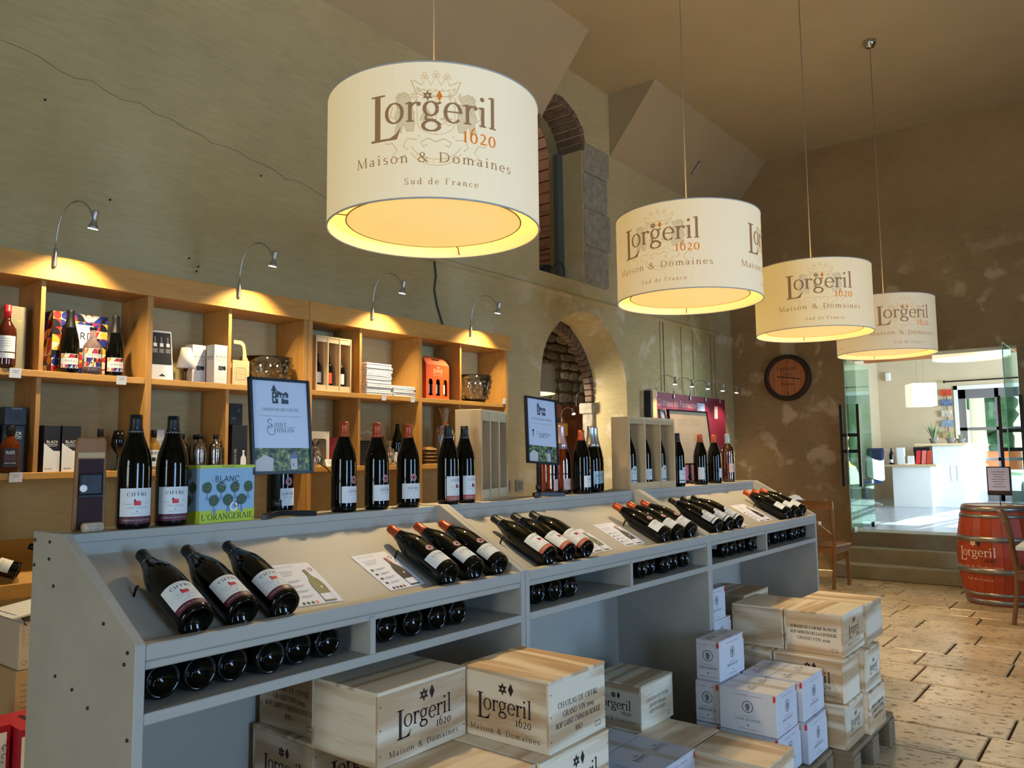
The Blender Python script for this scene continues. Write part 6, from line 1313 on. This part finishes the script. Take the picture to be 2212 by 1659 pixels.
write(q,'Lorgeril',0,.10,.08,fn,0,align='c'); write(q,'1620',0,.03,.06,fn,0,align='c'); write(q,'Maison',0,-.10,.06,fn,0,align='c'); write(q,'12',0,.19,.06,fn,0,align='c',sans=True); write(q,'6',0,-.22,.06,fn,0,align='c',sans=True); q.obj('dial_print', M_BURN, t, fix=False)
MB().beam((-.058,0,0),(-.058,.13,.02),.012,.004,up=(1,0,0)).obj('hour_hand', M_BLK, t); MB().beam((-.06,0,0),(-.06,-.17,-.03),.010,.004,up=(1,0,0)).obj('minute_hand', M_BLK, t)
# sockets and cable on the left wall, vent lamp in the ceiling slope
for i, x in enumerate((5.40,5.58)):
    t = thing('wall_socket', 'grey wall socket below the archway left jamb, %s of two' % ('left','right')[i], 'socket', (x,YW,1.20), 0, 'pair of wall sockets'); MB().box(-.055,-.012,-.055,.055,0,.055).obj('plate', mat('grey_plate',(150,146,130),.5), t, bevel=.004); MB().box(-.035,-.014,-.035,.035,-.012,.035).obj('insert', M_DGREY, t)
tag(MB().tube([(4.50,YW-.008,3.05),(4.52,YW-.01,2.92),(4.50,YW-.01,2.8),(4.53,YW-.01,2.68),(4.60,YW-.01,2.52),(4.62,YW-.01,2.45)], .008, 6).obj('wall_cable', mat('grey_cable',(70,66,58),.6)), 'dark cable hanging down the wall behind the first lamp', 'cable')
a = math.atan2(ZC-4.72, YW-3.82)
t = thing('recessed_strip_lamp', 'small unlit strip fitting set in the right ceiling slope', 'ceiling fitting', (8.9,4.16,5.008), 0, rot=(a+PI/2-PI/2,0,0)); t.rotation_euler = (-a,0,R(0))
MB().box(-.035,-.09,-.014,.035,.09,.02).obj('frame', M_DGREY, t); MB().box(-.022,-.078,-.018,.022,.078,-.013).obj('lens', mat('frosted_lens',(176,166,150),.4), t)
# ================================================================ CHAIRS, TABLE, BARREL
M_CHW = {a: wood('chair_wood_'+a,(142,98,56),(100,64,34),a,.4,knots=.3) for a in 'xyz'}
def chair(label, x, y, rz, s=1.0):
    """X-back dining chair; local: seat centre at origin, faces +X (back at -X)"""
    t = thing('dining_chair', label, 'chair', (x, y, 0), R(rz), 'cross-back wooden chairs')
    for sy in (-1, 1):
        MB().beam((.195,sy*.19,.0),(.195,sy*.185,.435),.036,.036,up=(0,1,0)).obj('leg', M_CHW['z'], t, bevel=.004)
        MB().tube([(-.235,sy*.175,0),(-.20,sy*.18,.25),(-.19,sy*.185,.45),(-.215,sy*.19,.68),(-.26,sy*.19,.93)], .019, 6, smooth=False).obj('leg', M_CHW['z'], t)
    MB().prism([(-.20,-.20),(.22,-.225),(.235,-.20),(.235,.20),(.22,.225),(-.20,.20)],'z',.435,.462).obj('seat', M_CHW['x'], t, bevel=.006)
    for sy in (-1,1): MB().box(-.19,sy*.185-.012,.375,.195,sy*.185+.012,.435).obj('seat_rail', M_CHW['x'], t)
    MB().box(.183,-.18,.375,.207,.18,.435).obj('seat_rail', M_CHW['y'], t); MB().box(-.20,-.18,.375,-.18,.18,.435).obj('seat_rail', M_CHW['y'], t)
    q = MB(); q.sheet(10,1,lambda u,v: (-.245-.02*math.sin(PI*u)-.022*v,-.215+.43*u,.86+.085*v),0); q.sheet(10,1,lambda u,v: (-.268-.02*math.sin(PI*u)-.022*v,-.215+.43*u,.86+.085*v),0)
    tr = MB()
    for i in range(8):
        u0, u1 = i/8, (i+1)/8; b0, b1 = -.245-.025*math.sin(PI*u0), -.245-.025*math.sin(PI*u1); y0, y1 = -.215+.43*u0, -.215+.43*u1
        tr.add([(b0,y0,.855),(b1,y1,.855),(b1-.02,y1,.945),(b0-.02,y0,.945),(b0-.022,y0,.855),(b1-.022,y1,.855),(b1-.042,y1,.945),(b0-.042,y0,.945)],[(0,1,2,3),(7,6,5,4),(3,2,6,7),(4,5,1,0)]+([(0,3,7,4)] if i == 0 else [])+([(1,5,6,2)] if i == 7 else []))
    tr.obj('top_rail', M_CHW['y'], t)
    MB().beam((-.205,-.17,.565),(-.205,.17,.565),.022,.03,up=(0,0,1)).obj('back_rail', M_CHW['y'], t)
    for sy in (-1,1): MB().beam((-.207,sy*.175,.575),(-.247,-sy*.175,.86),.012,.032,up=(1,0,0)).obj('cross_brace', M_CHW['y'], t)
    return t
chair('cross-back wooden chair at the far end of the counter facing the steps', 9.16, 2.90, -3); chair('dark cross-back chair in front of the orange barrel at the right edge', 8.18, .77, -84)
tag(MB().box(-.006,-.015,-.018,.006,.015,.018).obj('price_sticker', M_CARD, loc=(8.925,2.86,.70)), 'small white sticker on the cross-back chair', 'sticker')
# table with a tablecloth heap behind the counter end
M_WAL = wood('table_oak_z',(176,118,62),(130,82,42),'z',.45)
t = thing('side_table', 'brown wooden side table behind the far counter end', 'table', (9.35,3.60,0), 0); MB().box(-.35,-.38,.70,.35,.45,.745).obj('top', M_CHW['x'], t, bevel=.004)
for sx in (-.26,.26):
    for sy in (-.3,.36): MB().box(sx-.05,sy-.05,0,sx+.05,sy+.05,.70).obj('leg', M_WAL, t)
tag(MB().sheet(14,10,lambda u,v: (8.92+.75*u, 3.18+.5*v, .985+.05*math.sin(6*u+3*v)*math.sin(PI*v)+.03*math.sin(11*v+4*u))).obj('paper_heap', mat('white_paper',(226,222,214),.6), loc=(0,0,-.08)), 'crumpled white papers heaped on the side table behind the counter', 'papers') 
tag(MB().box(-.32,-.27,0,.32,.27,.085).obj('magazine_pile', mat('magazine',(150,110,80),.5), loc=(9.32,3.5,.746), bevel=.006), 'flat pile of magazines on the side table', 'magazines')
# barrel
t = thing('wine_barrel', 'orange painted wine barrel with steel hoops and white logo', 'barrel', (9.10,1.22,0), 0)
BR = lambda z: .285+.065*math.sin(PI*min(max(z/.94,0),1))**.9
M_BAR = mat('orange_barrel_paint',(172,64,24),.4,var=.1,vs=6); M_HOOP = mat('hoop_steel',(150,146,140),.35,metal=.8)
for i in range(24):
    a0, a1 = 2*PI*i/24+.004, 2*PI*(i+1)/24-.004; q = MB(); vs = []; n = 9
    for k in range(n):
        z = .94*k/(n-1); r = BR(z)
        for rr, a in ((r,a0),(r,a1),(r-.025,a1),(r-.025,a0)): vs.append((rr*math.cos(a),rr*math.sin(a),z))
    fs = [[0,3,2,1],[(n-1)*4+j for j in range(4)]]
    for k in range(n-1):
        for j in range(4): fs.append([k*4+j,k*4+(j+1)%4,(k+1)*4+(j+1)%4,(k+1)*4+j])
    q.add(vs, fs, 0); q.obj('stave', M_BAR, t)
for z0, z1 in ((.885,.935),(.825,.858),(.60,.65),(.30,.35),(.085,.12),(.01,.055)):
    MB().lathe([(BR(z0)+.001,z0),(BR(z0)+.004,z0),(BR(z1)+.004,z1),(BR(z1)+.001,z1)], 48).obj('hoop', M_HOOP, t)
MB().lathe([(0,.895),(BR(.9)-.024,.895),(BR(.9)-.024,.91),(0,.91)], 40).obj('barrel_head', M_BAR, t)
fa = math.degrees(math.atan2(-1.22,-9.10))-30
fn = lambda u, v: ((BR(v)+.002)*math.cos(R(fa)+u/.345),(BR(v)+.002)*math.sin(R(fa)+u/.345),v)
q = MB(); logo(q,-.19,.415,.36,fn,0,0,1,stars=False); star(q,-.035,.585,.035,fn,0); diamond(q,.02,.585,.018,.036,fn,1); write(q,'Sud de France',0,.235,.035,fn,0,track=.15,align='c'); q.obj('barrel_print', [mat('cream_paint',(236,214,190),.5), M_NIGHT], t, fix=False)
t = thing('menu_stand', 'black menu frame on a thin stand on top of the barrel', 'menu sign', (9.10,1.17,.911), R(-98)); MB().lathe([(.045,0),(.045,.004),(.004,.008),(.004,.26)], 16).obj('stem', M_FRAME, t)
MB().box(-.105,-.01,.12,.105,.006,.40).obj('frame', M_FRAME, t, bevel=.002); MB().box(-.093,-.0115,.15,.093,-.0095,.39).obj('sheet', mat('lilac_sheet',(196,190,214),.5), t); MB().box(-.093,-.012,.133,.093,-.0095,.165).obj('photo_strip', mat('dark_photo',(70,50,46),.4,var=.5,vs=40), t)
q = MB(); fn = plane2((0,-.012,0),(1,0,0),(0,0,1),(0,-1,0)); star(q,0,.365,.006,fn,0); [rect(q,-.06+.01*(i%3),.345-.024*i,.06-.01*(i%3),.350-.024*i,fn,0) for i in range(7)]; q.obj('menu_print', M_SLATE, t, fix=False)
tag(MB().prism([(-.04,-.02),(.05,-.03),(.055,.02),(-.03,.03)],'z',0,.03).obj('wood_block', M_CHW['x'], loc=(9.05,1.09,.912), bevel=.006), 'small reddish wooden block on the barrel top', 'block')
t = thing('tasting_table', 'pale table top corner at the right edge of the photo', 'table', (7.45,.1,0), 0); MB().box(-.40,-.75,.72,.40,.73,.75).obj('top', mat('pale_laminate',(214,212,200),.4), t, bevel=.004); MB().box(-.36,-.70,.64,.36,.68,.72).obj('apron', M_CHW['x'], t)
for sx in (-.34,.34):
    for sy in (-.67,.65): MB().box(sx-.03,sy-.03,0,sx+.03,sy+.03,.64).obj('leg', M_CHW['z'], t)
# ================================================================ GLASS DOORS
def glass_leaf(label, x0, x1, y, hx):
    t = thing('glass_door', label, 'glass door', (x0, y, .5), 0, 'frameless glass doors with black ladder handles'); w = x1-x0
    MB().box(0,-.005,.03,w,.005,2.10).obj('pane', M_GDOOR, t); MB().box(-.003,-.0052,.03,0,.0052,2.10).obj('glass_edge', mat('green_glass_edge',(150,206,190),.2), t)
    MB().box(.05,-.02,.0,.17,.02,.06).obj('patch_fitting', M_STEEL, t); MB().box(w-.14,-.02,.0,w-.02,.02,.06).obj('patch_fitting', M_BLK, t)
    h = MB()
    for sy in (-.10,.10): h.box(hx-.02,sy-.016,.55,hx+.02,sy+.016,1.56)
    for z in (1.16,.96): h.box(hx-.015,-.10,z,hx+.015,.10,z+.04)
    h.obj('handle', M_BLK, t); return t
glass_leaf('left glass door leaf standing open with black ladder handles', 10.12, 11.2, 2.865, .13)
glass_leaf('right glass door leaf swung open toward the barrel with black ladder handles', 9.62, 10.74, 1.13, .33)
# ================================================================ TASTING ROOM FURNITURE
M_DESK = mat('white_lacquer',(232,236,238),.25); M_DTOP = wood('desk_top_ash',(220,196,156),(194,164,120),'y',.4)
t = thing('reception_desk', 'white reception desk with pale wood tops beyond the doorway', 'desk', (15.3,3.0,.5), 0)
MB().box(.03,-.02,.0,1.6,.60,.71).obj('low_body', M_DESK, t, bevel=.004); MB().box(-.02,-.12,.71,1.65,.72,.745).obj('low_top', M_DTOP, t, bevel=.004)
MB().box(.25,-.50,.0,2.6,-.02,1.07).obj('high_body', M_DESK, t, bevel=.004); MB().box(.20,-.56,1.07,2.65,.25,1.11).obj('high_top', M_DTOP, t, bevel=.004); MB().box(.9,-.02,.745,.94,.24,1.07).obj('bracket', M_DESK, t)
MB().box(.245,-.40,.46,.25,-.385,.72).box(.245,-.30,.46,.25,-.285,.72).obj('door_handle', M_RIM, t)
for i,(y,c,lb) in enumerate(((3.21,(206,50,52),'red brochure leaning in the desk rack'),(3.12,(220,120,110),'pink brochure leaning in the desk rack'),(3.035,(196,70,50),'rust brochure leaning in the desk rack'))):
    tag(MB().obox((0,0,.12),(.004,0,0),(0,.036,0),(0,-.012,.12)).obj('brochure', mat('brochure_%d'%i,c,.5), loc=(15.55,y,1.25)), lb, 'brochure', 'brochures on the desk')
put('burg','plain','k','dark wine bottle on the low reception desk top', (15.42,3.62,1.2455), (0,0,R(-100)), 'things on the reception desk')
carton('card_stand', 'cream card box behind the reception bottle', 'box', 15.6, 3.68, 1.2455, .08, .22, .28, mat('cream_card',(226,206,186),.6), 0, 'things on the reception desk')
carton('white_box', 'tall white box right of the reception bottle', 'box', 15.5, 3.48, 1.2455, .10, .12, .30, M_DESK, 0, 'things on the reception desk')
carton('small_box', 'small white box in front of the desk screen', 'box', 15.5, 3.32, 1.2455, .06, .10, .15, M_DESK, 0, 'things on the reception desk')
t = thing('monitor', 'dark tilted screen on the reception desk', 'monitor', (15.62,3.16,1.2455), R(0)); MB().obox((0,0,.155),(.012,0,.004),(0,.13,0),(-.05,0,.145)).obj('screen', M_NIGHT, t); MB().box(-.06,-.08,0,.06,.08,.01).obj('foot', M_NIGHT, t)
tag(MB().box(-.07,-.08,0,.07,.08,.02).obj('paper_stack', M_CARD, loc=(15.43,3.42,1.2456)), 'white papers lying on the reception desk', 'papers')
def plant(label, x, y, z, leafy):
    t = thing('potted_plant', label, 'plant', (x,y,z), 0, 'potted plants on the desk'); MB().lathe([(.0,.0),(.05,0),(.075,.09),(.07,.09),(.048,.01)], 20).obj('pot', mat('grey_pot',(112,108,110),.6), t)
    q = MB(); rnd = random.Random(int(y*100))
    for i in range(34):
        a = rnd.uniform(0,2*PI); l = rnd.uniform(.12,.28)*leafy; d = rnd.uniform(.2,.7); c = Vector((math.cos(a)*d*l,math.sin(a)*d*l,.09+l*.9)); b0 = Vector((math.cos(a)*.02,math.sin(a)*.02,.09)); s = Vector((-math.sin(a),math.cos(a),0))*.008
        q.add([b0-s,b0+s,(b0+c)/2+s*1.5+Vector((0,0,.02)),c,(b0+c)/2-s*1.5+Vector((0,0,.02))],[(0,1,2,3,4)],0)
    stuff(q.obj('leaves', mat('grey_green_leaf',(120,140,104),.6), t))
plant('spiky potted plant at the left of the tall reception desk top', 15.7, 2.98, 1.611, 1.2); plant('small potted plant in the middle of the tall reception desk top', 16.2, 2.80, 1.611, .5); plant('small potted plant at the right of the tall reception desk top', 16.6, 2.70, 1.611, .35)
t = thing('postcard_rack', 'hanging rack of postcards beside the courtyard door', 'postcard rack', (17.99,3.13,1.72), 0)
MB().tube([(-.03,0,0),(-.03,0,1.0)], .006, 6).obj('wire', M_BLK, t)
for i, (z, c) in enumerate(((.02,(200,180,140)),(.24,(150,170,200)),(.44,(214,210,196)),(.66,(110,130,170)),(.86,(214,80,50)))):
    MB().obox((-.06,0,z+.07),(.004,0,0),(0,.10+.01*(i%2),0),(-.01,0,.065)).obj('postcard', mat('postcard_%d'%i,c,.5,var=.5,vs=18), t)
t = thing('cube_pendant', 'white cube pendant lamp hanging over the reception desk', 'pendant lamp', (14.6,2.92,2.22), R(28)); MB().box(-.19,-.19,0,.19,.19,.38).obj('shade', shade_mat('cube_shade',(255,240,200),.45,(250,246,236)), t, bevel=.004)
for y in (-.05,.05): MB().tube([(0,y,.38),(0,y,1.2)], .003, 5).obj('cord', M_CORD, t)
t = thing('drum_pendant', 'wide cream drum pendant in the room beyond the doorway', 'pendant lamp', (13.2,1.95,2.82), 0); q = MB()
q.lathe([(.50,0),(.50,.36)], 48); q.f = [x for x in q.f if len(x) == 4]; q.m = q.m[:len(q.f)]; q.s = q.s[:len(q.f)]; q.obj('shade', shade_mat('drum_cream',(255,236,190),.55,(236,226,200)), t, fix=False); MB().lathe([(0,.012),(.47,.012),(.47,.018),(0,.018)], 40).obj('diffuser', shade_mat('drum_diff',(255,236,180),.8,(250,240,220)), t); MB().tube([(0,0,.018),(0,0,.6)], .004, 6).obj('cord', M_CORD, t)
t = thing('curtain_rod', 'dark curtain rod above the courtyard door', 'curtain rod', (17.9,0,2.87), 0); MB().tube([(0,.2,0),(0,3.12,0)], .014, 8).obj('rod', M_BLK, t); MB().blob((0,3.14,0),.03,.03,.03,8).obj('finial', M_BLK, t)
M_CURT = mat('white_curtain',(226,224,222),.8); 
tag(MB().sheet(40,2,lambda u,v: (12.4+1.0*u,4.36+.05*math.sin(u*40),.50+2.15*v)).obj('curtain', M_CURT), 'white curtain hanging on the left wall beyond the glass door', 'curtain')
t = thing('wall_screen', 'dark flat screen on the left wall of the far room', 'screen', (14.1,4.40,1.55), 0); MB().box(-.5,-.06,0,.5,0,.85).obj('screen', M_NIGHT, t, bevel=.005); MB().box(-.47,-.063,.03,.47,-.06,.82).obj('display', mat('screen_glass',(60,90,120),.1), t)
t = thing('motion_sensor', 'small white sensor high in the corner of the far room', 'sensor', (17.95,4.2,3.05), 0); MB().box(-.05,-.05,-.09,.05,.05,.09).obj('sensor_body', M_DESK, t, bevel=.02)
t = thing('leaflet_display', 'white leaflet display with red leaflets behind the left glass door', 'leaflet rack', (12.1,3.55,.5), R(10))
for k in range(4): MB().box(-.10,-.22,.3+.3*k,.10,.22,.33+.3*k).obj('shelf', M_DESK, t); MB().obox((-.06,-.1,.45+.3*k),(.006,0,0),(0,.08,0),(-.02,0,.11)).obj('leaflet', (M_RED,M_CARD,M_CARD,M_RED)[k], t); MB().obox((-.06,.1,.45+.3*k),(.006,0,0),(0,.07,0),(-.02,0,.10)).obj('leaflet', M_CARD, t)
MB().box(.08,-.22,0,.10,.22,1.4).obj('back_board', M_DESK, t)
t = thing('office_chair', 'dark blue office chair at the left of the reception desk', 'chair', (14.9,3.95,.5), R(-30)); M_NAVY = mat('navy_fabric',(40,54,96),.8)
MB().prism([(-.22,-.2),(.2,-.22),(.22,.2),(-.2,.22)],'z',.42,.50).obj('seat', M_NAVY, t, bevel=.03); MB().obox((.24,0,.78),(.03,0,0),(0,.2,0),(.03,0,.26)).obj('backrest', M_NAVY, t, bevel=.03); MB().tube([(0,0,.1),(0,0,.42)], .03, 8).obj('column', M_BLK, t)
for i in range(5): MB().beam((0,0,.1),(.28*math.cos(i*1.257),.28*math.sin(i*1.257),.06),.04,.03).obj('leg', M_STEEL, t)
tag(MB().sheet(8,8,lambda u,v: (.3*u,.02+.12*math.sin(5*u),.35*v+.05*math.sin(6*u))).obj('draped_paper', M_CARD, loc=(14.6,3.72,1.02)), 'white sheets draped over the office chair', 'papers')
# things outside the courtyard door
t = thing('hand_truck', 'orange flatbed trolley with black wheels outside the courtyard door', 'trolley', (19.6,2.35,.462), R(-8))
MB().box(-.3,-.9,.62,.5,.42,1.0).obj('deck_box', mat('orange_steel',(214,92,40),.5), t, bevel=.01); MB().box(-.25,-.85,.5,.45,.38,.55).obj('chassis', M_DESK, t)
for y in (.22,-.35):
    wh = MB().lathe([(.10,-.04),(.17,-.045),(.20,0),(.17,.045),(.10,.04)], 24, mx=Matrix.Rotation(R(90),3,'X'), c=(-.15,y,.20)).obj('tyre', M_BLK, t); MB().lathe([(0,-.03),(.10,-.03),(.10,.03),(0,.03)], 16, mx=Matrix.Rotation(R(90),3,'X'), c=(-.15,y,.20)).obj('wheel_hub', M_RED, t); MB().beam((-.15,y,.2),(-.15,y,.55),.03,.03,up=(0,1,0)).obj('strut', M_DESK, t)
M_FOL = mat('cypress_green',(70,120,90),.8,var=.5,vs=5,bump=.8,bs=9)
for i, (x, y, r, h) in enumerate(((26,5.6,.9,7),(28,3.7,.8,8),(25,8.2,1.2,5),(28,-1.6,.9,7),(26.5,-4.6,1.2,6))):
    t = thing('cypress_tree', 'dark green cypress beyond the courtyard door, %s of five from the left' % ('second','third','first','fourth','last')[i], 'tree', (x,y,.46), 0, 'cypress trees in the courtyard')
    MB().tube([(0,0,0),(0,0,1.2)], .12, 8).obj('trunk', M_DKW, t); q = MB(); rnd = random.Random(i)
    for k in range(60):
        z = .5+h*k/60; rr = r*math.sin(PI*min(1,(k+6)/66))**.6; a = rnd.uniform(0,6.28); q.blob((rr*.5*math.cos(a),rr*.5*math.sin(a),z), rr*.55, rr*.55, .4, 8, jit=.25)
    q.obj('foliage', M_FOL, t)
tag(MB().tube([(0,0,0),(.1,.05,1.6),(-.05,0,3.2),(.1,.1,5)], [.22,.18,.15,.1], 10).obj('tree_trunk', mat('pale_bark',(230,224,210),.8), loc=(22.0,3.16,.46)), 'pale tree trunk outside the courtyard door', 'tree')
# ================================================================ CELLAR BEYOND THE ARCHWAY
t = thing('cellar_pendant', 'cream drum pendant glimpsed through the archway', 'pendant lamp', (6.80,5.35,2.14), 0); q = MB(); q.lathe([(.40,0),(.40,.30)], 40); q.f = [x for x in q.f if len(x) == 4]; q.m = q.m[:len(q.f)]; q.s = q.s[:len(q.f)]; q.obj('shade', mat('cellar_shade',(120,108,84),.8), t, fix=False); MB().lathe([(0,.01),(.38,.01),(.38,.016),(0,.016)], 36).obj('diffuser', shade_mat('cellar_diff',(255,236,190),1.1,(240,232,210)), t); MB().tube([(0,0,.016),(0,0,1.2)], .004, 6).obj('cord', M_CORD, t)
l = bpy.data.lights.new('cellar_bulb','POINT'); l.energy = 70; l.color = (1,.90,.76); l.shadow_soft_size = .15; o = bpy.data.objects.new('cellar_bulb', l); COL.objects.link(o); o.parent = t; o.location = (0,0,-.12)
t = thing('cellar_door', 'tall brown plank door beyond the archway', 'door', (9.05,6.0,0), R(0)); M_BRD = wood('brown_door',(120,72,48),(80,46,30),'z',.5)
for i in range(4): MB().box(-.5+.25*i,-.03,0,-.254+.25*i,.03,2.0).obj('plank', M_BRD, t, bevel=.004)
MB().box(-.58,-.05,1.96,.58,.05,2.12).obj('lintel', M_BRD, t)
t = thing('cellar_shelf', 'oak wall shelf with a slotted crate beyond the archway', 'shelf', (8.15,6.0,0), 0); MB().box(-.35,-.15,1.72,.30,.2,1.88).obj('cornice', M_OAKX, t)
for x in (-.35,.27): MB().box(x,-.12,0,x+.03,.2,1.72).obj('upright', M_OAKZ, t)
for z in (.95,.5): MB().box(-.32,-.12,z,.27,.2,z+.03).obj('board', M_OAKX, t)
slot_crate('small slotted crate with bottles on the shelf beyond the archway', 7.93, 5.93, .9805, .36, .14, .42, 0, 'crates beyond the archway')
for i in range(3): crate_bottle('%s bottle in the slotted crate beyond the archway' % ('left','middle','right')[i], 7.99+.12*i, 6.0, .992, M_GLASSD, M_LAB, M_CAPK, s=.95)
for i, (x, z) in enumerate(((8.36,1.932),(8.85,2.172),(7.95,1.932))):
    spot('cellar_spotlight', 'small bright spotlight on the cellar shelf beyond the archway, %s of three' % ('middle','right','left')[i], 'spotlights beyond the archway', x, 5.88 if z < 2 else 5.98, z, aim=(-.3,-.5,-1), e=3, hs=.5, reach=.16)
t = thing('flower_pot', 'dark flower pot on the sill of the upper arched window', 'pot', (6.28,YW+.2,3.22), 0); MB().lathe([(0,0),(.06,0),(.085,.13),(.08,.13),(.055,.01)], 20).obj('pot', M_BLKC, t); MB().lathe([(0,.10),(.078,.10),(.0,.115)], 16).obj('soil', M_MORTAR, t)
tag(MB().tube([(.10*math.cos(R(a)),0,.10+.10*math.sin(R(a))) for a in range(0,361,20)], .006, 6, caps=False).obj('iron_hoop', M_BLK, loc=(6.48,YW+.16,3.228)), 'thin iron hoop lying against the window reveal', 'hoop')
bpy.context.view_layer.update()
